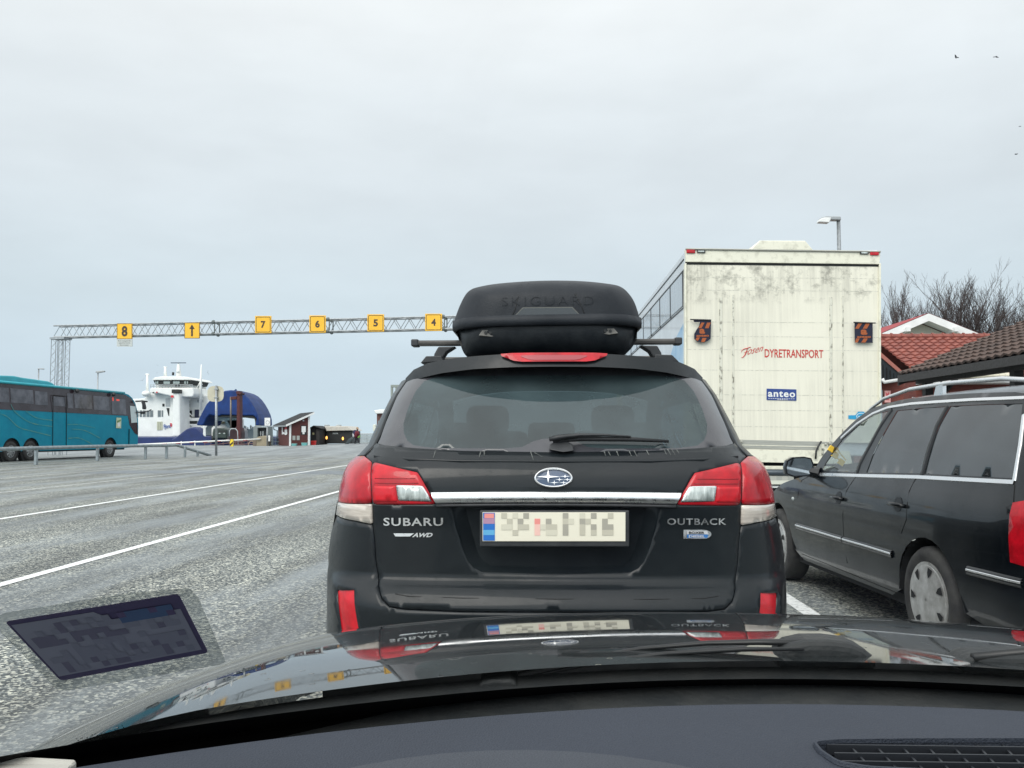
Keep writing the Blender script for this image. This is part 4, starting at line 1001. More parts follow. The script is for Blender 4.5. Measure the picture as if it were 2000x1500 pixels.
# permit sticker on the glass with its clear film margin
def onWS(u, v, lift=0):
    d = ray(u, v)
    def f(p): return (p.z - .957) - (wb(p.x) - p.y) * math.tan(SL)
    p = hit(f, u, v, .3, 1.6); return V(p.x, p.y - lift, p.z)
M_FILM = bpy.data.materials.new('clear_film'); M_FILM.use_nodes = True; t = M_FILM.node_tree; t.nodes.clear()
o_ = t.nodes.new('ShaderNodeOutputMaterial'); tr_ = t.nodes.new('ShaderNodeBsdfTransparent'); tr_.inputs[0].default_value = (.86, .88, .87, 1); df_ = t.nodes.new('ShaderNodeBsdfDiffuse'); df_.inputs[0].default_value = (.50, .53, .50, 1)
mm_ = t.nodes.new('ShaderNodeMixShader'); mm_.inputs[0].default_value = .42; t.links.new(tr_.outputs[0], mm_.inputs[1]); t.links.new(df_.outputs[0], mm_.inputs[2]); t.links.new(mm_.outputs[0], o_.inputs[0])
def quadpx(mb, px, lift, mi=None, r=.08):
    P2 = roundpoly(px, r, 3); mb.add([onWS(u, v, lift) for u, v in P2], [tuple(range(len(P2)))], mi)
stk = [(14, 1212), (352, 1158), (410, 1273), (122, 1328)]
def quv(a, b):    # a right, b down inside the sticker
    p = [Vector(q_) for q_ in stk]; r_ = (p[0] * (1-a) + p[1] * a) * (1-b) + (p[3] * (1-a) + p[2] * a) * b; return (r_.x, r_.y)
mb = MB(); panel(mb, roundpoly(stk, .06, 4), lambda a, b: onWS(a, b, .003), (), 25); sticker = mb.build('permit_sticker', mat('sticker_purple', (.13, .105, .21), .7), ego)
film = [(-30, 1190), (-8, 1205), (12, 1196), (250, 1158), (370, 1148), (388, 1165), (442, 1292), (430, 1298), (130, 1348), (112, 1345), (-6, 1225)]
mb = MB(); panel(mb, [(float(a), float(b)) for a, b in film], lambda a, b: onWS(a, b, .0012), (), 30); mb.build('film_margin', M_FILM, sticker)
def quv(a, b):    # a right, b down inside the sticker
    p = [Vector(q_) for q_ in stk]; r_ = (p[0] * (1-a) + p[1] * a) * (1-b) + (p[3] * (1-a) + p[2] * a) * b; return (r_.x, r_.y)
mb = MB(); rnd = random.Random(11)
mb.grid(lambda a, b: onWS(*quv(.02 + a * .95, .07 + .17 * max(0, min(1, (a - .5) * 12)) + (.86 - .17 * max(0, min(1, (a - .5) * 12))) * b), .0038), 24, 8, 0)
for i in range(19):
    for j in range(9):
        a, b = .06 + i * .046, .14 + j * .085; k = rnd.random()
        if b < .3 and a > .58: mi = rnd.choice((3, 3, 4))
        elif j in (2, 3) and k < .6 and a < .55: mi = 1
        else: mi = 2 if k < .45 else (1 if k > .86 else 0)
        if mi == 0: continue
        mb.add([onWS(*quv(x, y), .0046) for x, y in ((a, b), (a + .046, b), (a + .046, b + .085), (a, b + .085))], [(0, 1, 2, 3)], mi)
mb.build('sticker_print', [mat('print_base', (.42, .42, .50), .7), mat('print_dark', (.24, .225, .31), .7), mat('print_mid', (.35, .35, .43), .7), mat('print_blue', (.11, .18, .34), .7), mat('print_violet', (.16, .125, .25), .7)], sticker)
# maker's dots and tiny marks at the lower left of the glass
mb = MB()
for k in range(46):
    u = 150 + rnd.random() * 100; v = 1440 - (u - 150) * .28 + rnd.random() * 22; mb.add([onWS(u + dx, v + dy, .002) for dx, dy in ((0, 0), (2.2, 0), (2.2, 1.6), (0, 1.6))], [(0, 1, 2, 3)])
mb.build('glass_mark', M_FR, glass)
# ================================================================ BLACK ESTATE CAR ON THE RIGHT
PF, PR = V(2.13, 7.85, 0), V(2.30, 5.15, 0)
PD = (PF - PR).normalized(); PRT = V(PD.y, -PD.x, 0)
PORG = PF + PD * .91 + PRT * .86 - PD * 2.34
PROT = math.atan2(-PD.x, PD.y)
PMI = (Matrix.Translation(PORG) @ Matrix.Rotation(PROT, 4, 'Z')).inverted()
psec = smooth_table([(.18, .80), (.35, .855), (.55, .873), (.75, .868), (.88, .850), (.955, .822), (1.0, .80), (1.2, .73), (1.36, .665), (1.5, .60), (1.58, .54)])
pplan = smooth_table([(0, .66), (.1, .80), (.3, .90), (.6, .965), (1.0, .99), (1.5, 1), (3.4, 1), (4.1, .985), (4.4, .94), (4.58, .80)])
def phw(yl, z): return psec(z) * pplan(yl)
def pas(u, v):
    def f(q):
        l = PMI @ q; return l.x + phw(2.34 - l.y, l.z)
    p = PMI @ hit(f, u, v, 3.0, 12, 500); return (2.34 - p.y, p.z)
M_PAS = paint('estate_black_paint', (.0015, .003, .005), .28, (.006, .009, .011), .4, .60, (.40, .75), .04)
est = thing('estate_car', 'black estate car with roof rails and hubcaps alongside on the right, chrome window line', 'car', tuple(PORG), PROT, local=True)
def pm(s, off=0):         # (yl, z) -> local 3-D on side s (-1 left)
    def fn(yl, z):
        e = .01; w = phw(yl, z); dy = (phw(yl + e, z) - phw(yl - e, z)) / (2*e); dz = (phw(yl, z + e) - phw(yl, z - e)) / (2*e)
        n = V(1, dy, -dz).normalized()
        return V(s * (w + n.x * off), 2.34 - yl + n.y * off, z + n.z * off)
    return fn
def ptr(px): return [pas(u, v) for u, v in px]
sh = [(0, .56), (.2, .66), (.45, .72), (.60, .775), (.79, .845), (1.18, .92), (1.45, .97), (1.56, 1.10), (1.76, 1.27), (1.93, 1.385), (2.06, 1.45), (2.2, 1.495), (2.55, 1.535), (3.12, 1.545), (3.84, 1.53), (4.2, 1.48), (4.38, 1.38), (4.5, 1.12), (4.58, .95)]
shf = smooth_table(sh)
Ttab = smooth_table([(0, .60), (.2, .73), (.6, .85), (1.0, .95), (1.3, 1.01), (1.5, 1.14), (1.8, 1.32), (2.1, 1.475), (2.35, 1.56), (2.6, 1.59), (3.4, 1.60), (4.0, 1.58), (4.25, 1.52), (4.4, 1.42), (4.5, 1.18), (4.58, .98)])
w_front = ptr([(1607, 919), (1612, 905), (1645, 858), (1676, 831), (1707, 811), (1735, 802), (1712, 846), (1690, 888), (1675, 922)])
w_rear = ptr([(1692, 923), (1704, 890), (1728, 843), (1752, 802), (1800, 797), (1846, 794), (1830, 826), (1812, 870), (1798, 924)])
w_qtr = ptr([(1803, 925), (1818, 872), (1836, 826), (1856, 793), (1920, 790), (1997, 788), (1992, 850), (1980, 934)])
tl = ptr([(1979, 982), (2003, 978), (2050, 978), (2050, 1120), (1994, 1104), (1974, 1098)])
tl = [(min(a, 4.56), b) for a, b in tl]
WZ = .31; WY = (.76, 3.44)
arches = [[(c + .375 * math.cos(a * math.pi / 14), max(.241, WZ + .37 * math.sin(a * math.pi / 14))) for a in range(-2, 17)] for c in WY]
def arch_loop(c):
    P = [(c + .37 * math.cos(a * math.pi / 14), WZ + .37 * math.sin(a * math.pi / 14)) for a in range(0, 15)]
    return P
yb = .245
outl = [(0, .30), (.0, .56)] + [(y, shf(y)) for y in (.1, .2, .3, .45, .52, .6, .7, .79, .9, 1.0, 1.1, 1.18, 1.3, 1.4, 1.45, 1.5, 1.56, 1.64, 1.7, 1.76, 1.85, 1.93, 2.0, 2.06, 2.13, 2.2, 2.35, 2.55, 2.8, 3.12, 3.5, 3.84, 4.0, 4.1, 4.2, 4.3, 4.38, 4.44, 4.5, 4.54)] + [(4.575, .95), (4.575, .32)]
bot = [(4.0, .27)] + [(a, b) if b > .27 else (a, .27) for a, b in arch_loop(WY[1])] + [(2.9, yb), (1.3, yb)] + [(a, b) if b > .27 else (a, .27) for a, b in arch_loop(WY[0])] + [(.25, .27)]
def dedupe(P):
    o = [P[0]]
    for p in P[1:]:
        if math.hypot(p[0]-o[-1][0], p[1]-o[-1][1]) > .004: o.append(p)
    return o
outl = dedupe(outl + bot)
mb = MB()
for s in (-1, 1): panel(mb, outl, pm(s), [w_front, w_rear, w_qtr] + ([tl]), .05 if s < 0 else .1)
pbody = mb.build('body', M_PAS, est, True)
def ptop(i, j, y0, y1, off=0):
    yl = y0 + (y1 - y0) * i; s = j * 2 - 1; zs_ = shf(yl); T = max(Ttab(yl), zs_ + .005)
    return V(phw(yl, zs_) * s, 2.34 - yl, zs_ + (T - zs_) * (1 - abs(s) ** 2.6) + off)
mb = MB(); mb.grid(lambda i, j: ptop(i, j, 0, 1.42), 24, 20); mb.build('bonnet', M_PAS, est, True)
mb = MB(); mb.grid(lambda i, j: ptop(i, .06 + .88 * j, 1.42, 2.24), 10, 16); mb.build('windscreen', M_SGL, est, True)
mb = MB(); mb.grid(lambda i, j: ptop(i, j, 2.24, 4.28), 16, 20)
mb.build('roof', M_PAS, est, True)
for j0 in (0, .94):
    mb = MB(); mb.grid(lambda i, j: ptop(i, j0 + .06 * j, 1.40, 2.26), 10, 3); mb.build('windscreen_pillar', M_PAS, est, True)
mb = MB(); mb.grid(lambda i, j: ptop(i, j, 4.26, 4.58), 8, 20); mb.build('tailgate', M_PAS, est, True)
mb = MB(); mb.grid(lambda i, j: ptop(i, .10 + .80 * j, 4.30, 4.52, .008), 6, 12); mb.build('rear_window', glass_mat('estate_dark_glass', (.5, .52, .54), .12, .30, (.075, .08, .085), .03, 1.6), est, True)
mb = MB()
for y_, zt, nm_ in ((-2.235, .95, 'rear_bumper'), (2.34, .56, 'front_bumper')):
    mb = MB(); mb.grid(lambda i, j: V((2*i-1) * phw(0 if y_ > 0 else 4.575, .3 + (zt - .3) * j) * 1.0, y_ + (.10 if y_ > 0 else -.06) * (1 - (2*i-1)**2), .3 + (zt - .3) * j), 14, 6)
    mb.build(nm_, M_PAS, est, True)
M_PGL = glass_mat('estate_dark_glass_', (.5, .52, .54), .10, .42, (.075, .09, .10), .03, 1.85)
M_PGF = glass_mat('estate_clear_glass', (.80, .90, .92), .9, .16, (.40, .45, .46), .03, 1.6)
M_PIL = mat('gloss_black_pillar', (.008, .009, .011), .35, spec=.3)
for s in (-1, 1):
    for w_, m_ in ((w_front, M_PGF), (w_rear, M_PGL), (w_qtr, M_PGL)):
        mb = MB(); panel(mb, w_, pm(s, -.004), (), .06); mb.build('side_window', m_, est, True)
# seams and trims as thin strips on the body side
def line(mb, pts, r, off=.001, s=-1, n=5, sq=None):
    P3 = [pm(s, off)(a, b) for a, b in pts]; dd = []
    for a, b in zip(P3, P3[1:]):
        k = max(1, int((b - a).length / .06))
        for i in range(k): dd.append(a.lerp(b, i / k))
    mb.tube(dd + [P3[-1]], r, n, squash=sq)
def ribbon(mb, pts, w, off, s=-1):
    """flat raised strip of width w following pts (yl,z)"""
    k = len(pts); vs = []
    for i, (a, b) in enumerate(pts):
        c, d_ = pts[max(i-1, 0)], pts[min(i+1, k-1)]; t = Vector((d_[0]-c[0], d_[1]-c[1])).normalized(); n = Vector((-t.y, t.x)) * w / 2
        for q_, o_ in ((-1, 0), (-.8, off), (.8, off), (1, 0)): vs.append(pm(s, o_)(a + n.x * q_, b + n.y * q_))
    mb.add(vs, [(i*4+j, i*4+j+1, (i+1)*4+j+1, (i+1)*4+j) for i in range(k-1) for j in range(3)])
def dens(P, n=6):
    o = []
    for a, b in zip(P, P[1:]):
        for i in range(n): o.append((a[0] + (b[0]-a[0])*i/n, a[1] + (b[1]-a[1])*i/n))
    return o + [P[-1]]
belt = dens(ptr([(1584, 926), (1671, 929), (1792, 932), (1981, 942)]))
roofl = dens(ptr([(1588, 917), (1612, 886), (1643, 856), (1674, 828), (1705, 808), (1735, 796), (1780, 789), (1827, 785.5), (1900, 781), (2003, 777)]), 3)
dpil = ptr([(1981, 940), (1993, 868), (2000, 810)])
M_SEAMP = M_SEAM
for s in (-1, 1):
    mb = MB(); ribbon(mb, belt, .026, .006, s); mb.build('chrome_belt_trim', M_SATIN, est, True, auto=50)
    mb = MB(); ribbon(mb, roofl[6:], .020, .006, s); mb.build('chrome_roof_trim', M_SATIN, est, True, auto=50)
    mb = MB(); ribbon(mb, dpil, .022, .006, s); mb.build('chrome_pillar_trim', M_SATIN, est, True, auto=50)
    seams = [[(1584, 928), (1566, 938), (1559, 965), (1555, 1032), (1567, 1094)], [(1674, 928), (1662, 945), (1653, 959), (1646, 1004), (1648, 1049), (1655, 1100)], [(1790, 932), (1783, 945), (1776, 959), (1772, 985), (1770, 1015), (1760, 1042)], [(1982, 942), (1981, 960), (1980, 982)], [(1567, 1082), (1655, 1118), (1752, 1158)]]
    for q_ in seams:
        mb = MB(); line(mb, ptr(q_), .0035, -.0008, s); mb.build('door_seam', M_SEAM, pbody, True)
    for q_, in (([(1672, 928), (1680, 905), (1700, 868), (1722, 828), (1742, 800)],), ([(1801, 928), (1814, 880), (1830, 832), (1851, 793)],)):
        mb = MB(); ribbon(mb, ptr(q_), .045, .004, s); mb.build('window_pillar', M_PIL, est, True)
    for q_, w_ in (([(1556, 1027), (1600, 1040), (1646, 1054)], .035), ([(1648, 1054.5), (1695, 1068), (1743, 1083)], .035), ([(1891, 1114), (1940, 1126), (1998, 1140)], .035)):
        mb = MB(); ribbon(mb, dens(ptr(q_), 3), .05, .012, s); rs_ = mb.build('rubbing_strip', M_PAS, est, True)
        mb = MB(); ribbon(mb, dens(ptr([(u, v - 1.5) for u, v in q_]), 3), .014, .016, s); mb.build('chrome_insert', M_SATIN, rs_, True)
    for (u, v, su) in ((1638, 973, 9), (1754, 986, 14)):
        a, b = pas(u - su, v); c_, d_ = pas(u + su, v + 1)
        mb = MB(); P3 = [pm(s, o_)(a + (c_ - a) * k, (b + d_) / 2) for k, o_ in ((0, .0), (.12, .028), (.5, .036), (.88, .028), (1, 0))]; mb.tube(P3, [.012, .014, .014, .014, .012], 8); h_ = mb.build('door_handle', M_PAS, est, True)
        mb = MB(); mc = pm(s, .0025); cc = ((a + c_) / 2, (b + d_) / 2 + .005); E_ = [(cc[0] + .055 * math.cos(k * math.pi / 8), cc[1] + .048 * math.sin(k * math.pi / 8)) for k in range(16)]; mb.add([mc(*p) for p in E_], [tuple(range(16))]); mb.build('handle_cup', M_PIL, h_)
    a, b = pas(1549, 974); mb = MB(); mb.ball(pm(s, .0)(a, b), (.012, .03, .016)); mb.build('indicator', M_REV, est, True)
    mb = MB(); panel(mb, tl, pm(s, .004), (), .05); mb.build('tail_lamp', M_RED, est, True)
    mb = MB(); panel(mb, [(.12, .60), (.46, .645), (.50, .70), (.44, .735), (.2, .68)], pm(s, .004), (), .05); mb.build('headlamp', M_REV, est, True)
    # mirror
    mm0 = pm(s, .03)(1.60, 1.0)
    mb = MB(); C_ = V(mm0.x + s * .13, mm0.y + .02, 1.03)
    sh_ = [(-.115, -.055), (-.12, .0), (-.105, .055), (-.06, .082), (.04, .088), (.10, .075), (.118, .03), (.112, -.04), (.08, -.072), (-.05, -.078)]
    vs = []; n_ = len(sh_)
    for dy, k in ((-.03, .97), (-.02, 1.0), (.03, .98), (.08, .8), (.105, .4)):
        for x, z in sh_: vs.append(C_ + V(-s * x * k, dy, z * k))
    mb.add(vs, [(i*n_+j, i*n_+(j+1) % n_, (i+1)*n_+(j+1) % n_, (i+1)*n_+j) for i in range(4) for j in range(n_)] + [tuple(range(n_)), tuple(4*n_+j for j in range(n_))])
    mb.tube([C_ + V(-s * .08, .02, -.03), mm0 + V(-s * .03, -.02, -.03)], [.045, .05], 8)
    mi_ = mb.build('door_mirror', M_PAS, est, True, auto=40)
    mb = MB(); mb.add([C_ + V(-s * x * .88, -.032, z * .86) for x, z in sh_], [tuple(range(n_))]); mb.build('mirror_glass', mat('mirror_glass', (.33, .37, .40), .05, 1, var=.2, vscale=3), mi_)
    # roof rail
    mb = MB(); rp = []
    for yl, h in ((1.98, .0), (2.08, .022), (2.25, .045), (2.6, .062), (3.1, .068), (3.7, .068), (4.0, .058), (4.1, .02), (4.14, 0)):
        zs_ = shf(yl); rp.append(V(s * (phw(yl, zs_) - .05), 2.34 - yl, zs_ + .012 + h))
    mb.tube(rp, [.008, .011, .013, .014, .014, .014, .014, .013, .010], 8); rl_ = mb.build('roof_rail', M_SATIN, est, True)
    mb = MB(); yl = 2.98; zs_ = shf(yl); x_ = s * (phw(yl, zs_) - .05); mb.prism([V(x_ - .012, 2.34 - yl - .07, zs_), V(x_ - .012, 2.34 - yl + .05, zs_), V(x_ - .012, 2.34 - yl + .01, zs_ + .075), V(x_ - .012, 2.34 - yl - .07, zs_ + .075)], (.024, 0, 0)); mb.build('rail_support', M_SATIN, rl_)
for yl in WY:
    for s in (-1, 1):
        wheel(est, (s * .765, 2.34 - yl, .315), (s, 0, 0), .315, .2, .215, 7, True)
        mb = MB(); mb.add([V(s * .55, 2.34 - yl + .38 * math.cos(k * math.pi / 10), .31 + .38 * math.sin(k * math.pi / 10)) for k in range(11)] + [V(s * .858, 2.34 - yl + .375 * math.cos(k * math.pi / 10), .31 + .372 * math.sin(k * math.pi / 10)) for k in range(11)], [(i, i+1, i+12, i+11) for i in range(10)]); mb.build('arch_liner', M_DARK, est)
mb = MB(); mb.bb(-.78, .78, -2.15, 2.2, .2, .26); mb.build('underbody', M_DARK, est)
for y_, d_ in ((.0, .5), (-.95, .5)):
    for x_ in (-.37, .37):
        mb = MB(); mb.box((x_, y_, .85), (.5, .14, .62)); mb.box((x_, y_ - .05, 1.28), (.26, .10, .18)); mb.build('seat', M_SEAT, est, bevel=.05)
mb = MB(); mb.bb(-.74, .74, .55, 1.0, .75, .98); mb.build('dashboard', M_BLACK, est, bevel=.05)
mb = MB(); mb.lathe((-.37, .48, .98), (0, -1, .35), [(0, .18), (.02, .185), (.02, .16), (0, .16)], 24); mb.build('steering_wheel', M_BLACK, est, True)
# yellow clips hanging inside the windscreen edge
M_YEL = mat('yellow_plastic', (.85, .55, .05), .5)
pL = [PMI @ at(u, v, 7.02) for u, v in ((1624, 877), (1631, 889), (1643, 903))]
mb = MB()
for p in pL: mb.box(p, (.045, .02, .045), Matrix.Rotation(.6, 3, 'Y'))
mb.tube(pL, .005, 5); mb.tube([p + V(.04, 0, .015) for p in pL], .004, 5); mb.build('parking_disc_strap', M_YEL, est)

# ================================================================ WHITE LORRY AHEAD ON THE RIGHT
TY = 11.35
def truck_white():
    m = bpy.data.materials.new('grimy_white_panel'); m.use_nodes = True; t = m.node_tree; b = t.nodes['Principled BSDF']; N = t.nodes.new; L = t.links.new
    c = N('ShaderNodeTexCoord'); sp = N('ShaderNodeSeparateXYZ'); L(c.outputs['Object'], sp.inputs[0])
    mp_ = N('ShaderNodeMapping'); mp_.inputs['Scale'].default_value = (13, 13, .5); L(c.outputs['Object'], mp_.inputs[0])
    n1 = N('ShaderNodeTexNoise'); n1.inputs['Scale'].default_value = 1.4; n1.inputs['Detail'].default_value = 8; n1.inputs['Roughness'].default_value = .65; L(mp_.outputs[0], n1.inputs[0])
    n2 = N('ShaderNodeTexNoise'); n2.inputs['Scale'].default_value = 1.1; n2.inputs['Detail'].default_value = 4; L(c.outputs['Object'], n2.inputs[0])
    mu = N('ShaderNodeMath'); mu.operation = 'MULTIPLY'; L(n1.outputs[0], mu.inputs[0]); L(n2.outputs[0], mu.inputs[1])
    r = N('ShaderNodeMapRange'); r.inputs[1].default_value = .20; r.inputs[2].default_value = .38; r.inputs[4].default_value = .62; L(mu.outputs[0], r.inputs[0])
    # grime gathers in a belt under the header
    zr = N('ShaderNodeMapRange'); zr.inputs[1].default_value = 3.0; zr.inputs[2].default_value = 3.35; zr.inputs[3].default_value = .42; zr.inputs[4].default_value = 1; L(sp.outputs[2], zr.inputs[0])
    n3 = N('ShaderNodeTexNoise'); n3.inputs['Scale'].default_value = 7; n3.inputs['Detail'].default_value = 9; n3.inputs['Roughness'].default_value = .7; L(c.outputs['Object'], n3.inputs[0])
    r3 = N('ShaderNodeMapRange'); r3.inputs[1].default_value = .50; r3.inputs[2].default_value = .68; r3.inputs[4].default_value = .9; L(n3.outputs[0], r3.inputs[0])
    zt = N('ShaderNodeMapRange'); zt.inputs[1].default_value = 2.98; zt.inputs[2].default_value = 3.12; L(sp.outputs[2], zt.inputs[0])
    m3 = N('ShaderNodeMath'); m3.operation = 'MULTIPLY'; L(r3.outputs[0], m3.inputs[0]); L(zt.outputs[0], m3.inputs[1])
    m1 = N('ShaderNodeMath'); m1.operation = 'MULTIPLY'; L(r.outputs[0], m1.inputs[0]); L(zr.outputs[0], m1.inputs[1])
    ad = N('ShaderNodeMath'); ad.operation = 'ADD'; ad.use_clamp = True; L(m1.outputs[0], ad.inputs[0]); L(m3.outputs[0], ad.inputs[1])
    mi = N('ShaderNodeMixRGB'); mi.inputs[1].default_value = (.79, .765, .65, 1); mi.inputs[2].default_value = (.33, .32, .27, 1); L(ad.outputs[0], mi.inputs[0]); L(mi.outputs[0], b.inputs['Base Color']); b.inputs['Roughness'].default_value = .5
    return m
M_TRK = truck_white()
M_TW = mat('lorry_cream', (.78, .765, .64), .5, var=.25, vscale=9, dark=(.50, .49, .40), contrast=(.5, .75))
M_TSIDE = mat('lorry_side', (.62, .66, .70), .35, var=.15, vscale=3, coat=.3)
M_ALU = mat('aluminium_rail', (.50, .50, .45), .45, .5, var=.3, vscale=20, stretch=(.2, 1, 6))
lor = thing('lorry', 'tall grimy white box lorry on the right with tail lift and red lettering', 'lorry', (3.15, 15, 0))
a = at(1338, 486, TY); b = at(1720, 491, TY); LX0, LX1 = a.x, b.x; LTOP = a.z; LY1 = TY + 9.2
mb = MB(); mb.bb(LX0, LX1, TY + .06, LY1, 1.02, LTOP - .02)
box_ = mb.build('cargo_box', M_TSIDE, lor, bevel=.02)
def T(u, v, dy=0): return at(u, v, TY - dy)
mb = MB(); mb.prism([T(1339, 485.5), T(1720, 491), T(1718, 516), T(1339, 511.5)], (0, .12, 0)); head = mb.build('header', M_TW, lor, bevel=.006)
mb = MB(); mb.tube([T(1339, 486, .01), T(1530, 489, .01), T(1720, 491.5, .01)], .012, 6); mb.build('top_rail', M_ALU, head)
mb = MB(); mb.prism([T(1466, 487.5, .02), T(1484, 469.5, .02), T(1573, 470, .02), T(1589, 489, .02)], (0, .9, .03)); mb.build('roof_vent', M_TW, lor, bevel=.01)
for px, m_ in (([(1341, 487), (1358, 487.3), (1358, 494.3), (1341, 494)], M_RED), ([(1361.5, 487.8), (1378, 488.2), (1378, 493.8), (1361.5, 493.5)], M_BLACK), ([(1680, 490.5), (1697, 491), (1697, 496.5), (1680, 496.2)], M_BLACK), ([(1700, 491), (1717, 491.5), (1717, 498.5), (1700, 498)], M_RED)):
    mb = MB(); mb.prism([T(u, v, .02) for u, v in px], (0, .02, 0)); o = mb.build('marker_lamp', m_, head, bevel=.008)
    if m_ is M_BLACK:
        (u0, v0), (u1, v1) = px[0], px[2]; mb = MB(); mb.prism([T(u0 + 2.5, v0 + 1.5, .024), T(u1 - 2.5, v0 + 1.7, .024), T(u1 - 2.5, v1 - 1.5, .024), T(u0 + 2.5, v1 - 1.7, .024)], (0, .005, 0)); mb.build('lamp_lens', M_REV, o)
mb = MB(); mb.prism([T(1341, 516, -.02), T(1717, 520, -.02), T(1720, 866, -.02), T(1341, 859, -.02)], (0, .07, 0)); lift = mb.build('tail_lift', M_TRK, lor, bevel=.004)
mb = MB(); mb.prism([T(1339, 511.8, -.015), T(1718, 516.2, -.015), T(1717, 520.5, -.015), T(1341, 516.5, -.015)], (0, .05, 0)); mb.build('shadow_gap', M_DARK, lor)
# ribs and seams on the lift platform
for u0, u1, v0, v1 in ((1405, 1411, 580, 855), (1430, 1434, 575, 850), (1620, 1626, 580, 862), (1645, 1648, 578, 862)):
    mb = MB(); mb.prism([T(u0, v0, -.012), T(u1, v0, -.012), T(u1, v1, -.012), T(u0, v1, -.012)], (0, .01, 0)); mb.build('rib', mat('lift_rib', (.66, .65, .56), .5, var=.65, vscale=22, dark=(.20, .19, .15), contrast=(.5, .62), stretch=(1, 1, .5)), lift, bevel=.003)
mb = MB()
for v in (541, 566, 628, 656, 682, 722, 770, 800, 832): mb.add([T(1342, v, -.0188), T(1718, v + 3, -.0188), T(1718, v + 3.7, -.0188), T(1342, v + .7, -.0188)], [(0, 1, 2, 3)])
mb.build('panel_seam', mat('seam_grey', (.42, .42, .36), .6, var=.6, vscale=30, dark=(.72, .71, .62), contrast=(.45, .55)), lift)
for u0 in (1337.5, 1717.5):
    mb = MB(); mb.prism([T(u0, 514, .01), T(u0 + 3.5, 514, .01), T(u0 + 3.5, 868, .01), T(u0, 868, .01)], (0, .1, 0)); mb.build('corner_post', M_TW, lor, bevel=.004)
# lower hardware
mb = MB(); mb.prism([T(1434, 858, 0), T(1626, 863, 0), T(1626, 880, 0), T(1434, 876, 0)], (0, .08, 0)); al = mb.build('lift_arm_cover', M_ALU, lor, bevel=.004)
mb = MB(); mb.prism([T(1438, 868, .004), T(1624, 872.5, .004), T(1624, 874, .004), T(1438, 869.5, .004)], (0, .01, 0)); mb.build('cover_ridge', M_TW, al)
mb = MB(); mb.prism([T(1430, 876.5, .01), T(1660, 881, .01), T(1665, 907, .01), T(1450, 902, .01)], (0, .07, 0)); mb.build('lower_panel', M_TW, lor, bevel=.004)
mb = MB(); mb.prism([T(1380, 907, -.1), T(1716, 907, -.1), T(1716, 960, -.1), T(1380, 960, -.1)], (0, .1, 0)); mb.build('chassis_end', M_DARK, lor)
mb = MB(); mb.prism([T(1400, 909, 0), T(1716, 912, 0), T(1716, 921, 0), T(1400, 918, 0)], (0, .05, 0)); mb.build('cross_member', M_TW, lor, bevel=.004)
mb = MB(); a = T(1360, 922, .03); b = T(1716, 925, .03); mb.tube([a, b], .045, 12); mb.build('underrun_bar', mat('underrun_grey', (.06, .075, .09), .35, .3), lor, True)
mb = MB(); mb.prism([T(1494, 929.5, .05), T(1550, 929.5, .05), T(1550, 946, .05), T(1494, 946, .05)], (0, .015, 0), 0)
for k in range(5): mb.add([T(1494.5 + k * 11, 930, .052), T(1505.5 + k * 11, 930, .052), T(1505.5 + k * 11, 938 if k % 2 else 938, .052), T(1494.5 + k * 11, 938, .052)], [(0, 1, 2, 3)], 1 + k % 2)
mb.build('number_plate', [mat('lorry_plate', (.66, .67, .58), .5), mat('lorry_plate_grey', (.36, .37, .34), .5), mat('lorry_plate_grey_pale', (.44, .44, .40), .5)], lor)
mb = MB(); mb.prism([T(1480, 948.5, .02), T(1640, 950, .02), T(1640, 954, .02), T(1480, 952.5, .02)], (0, .03, 0)); mb.build('reflective_strip', M_WHITE, lor)
for (u, v) in ((1448, 862.5), (1448, 872), (1612, 868), (1620, 866), (1607, 877), (1607, 886)):
    c_ = T(u, v, .02); mb = MB(); mb.lathe(c_, (0, -1, 0), [(0, .018), (.02, .016), (.03, .008)], 10); mb.build('pin', M_ALU, lor)
mb = MB(); mb.prism([T(1600, 868, .015), T(1617, 868, .015), T(1617, 890, .015), T(1600, 890, .015)], (0, .03, 0)); mb.build('hinge_plate', M_TW, lor, bevel=.004)
mb = MB(); mb.tube([T(1604, 862, .04), T(1598, 872, .05), T(1594, 882, .05), T(1593, 896, .03)], .012, 6); mb.build('hose', M_BLACK, lor, True)
# lettering, flags, plates on the lift
M_REDL = mat('red_lettering', (.60, .045, .035), .5, var=.2, vscale=30)
mb = MB(); f0 = [T(1493.5, 698, -.016), T(1608, 699.5, -.016), T(1493.5, 681.5, -.016), T(1608, 683.5, -.016)]
def bil(f0, a, b): return (f0[0] * (1-a) + f0[1] * a) * (1-b) + (f0[2] * (1-a) + f0[3] * a) * b
text(mb, 'DYRETRANSPORT', lambda a, b: bil(f0, a, b), bold=.012); mb.build('lettering', M_REDL, lift)
mb = MB(); f1 = [T(1446, 700, -.016), T(1489, 690, -.016), T(1449, 681, -.016), T(1492, 672, -.016)]
text(mb, 'osen', lambda a, b: bil(f1, .30 + a * .70, .22 + b * .52), bold=-.005, shear=.45)
S1 = lambda P, r: mb.tube([bil(f1, a, b) for a, b in P], r, 6)
S1([(.0, .62), (.02, .82), (.10, .93), (.22, .92), (.38, .98), (.42, .9)], [.002, .004, .005, .006, .004, .002])
S1([(.26, .93), (.24, .6), (.20, .3), (.14, .10), (.08, .02), (.04, .10)], [.003, .006, .007, .006, .004, .002])
S1([(.14, .52), (.22, .56), (.32, .56)], [.002, .004, .002]); mb.build('lettering', M_REDL, lift)
M_BLUE = mat('label_blue', (.02, .055, .24), .4)
mb = MB(); mb.prism([T(1497.5, 759, -.012), T(1555.5, 760.5, -.012), T(1555.5, 782.5, -.012), T(1497.5, 781, -.012)], (0, .008, 0), 0)
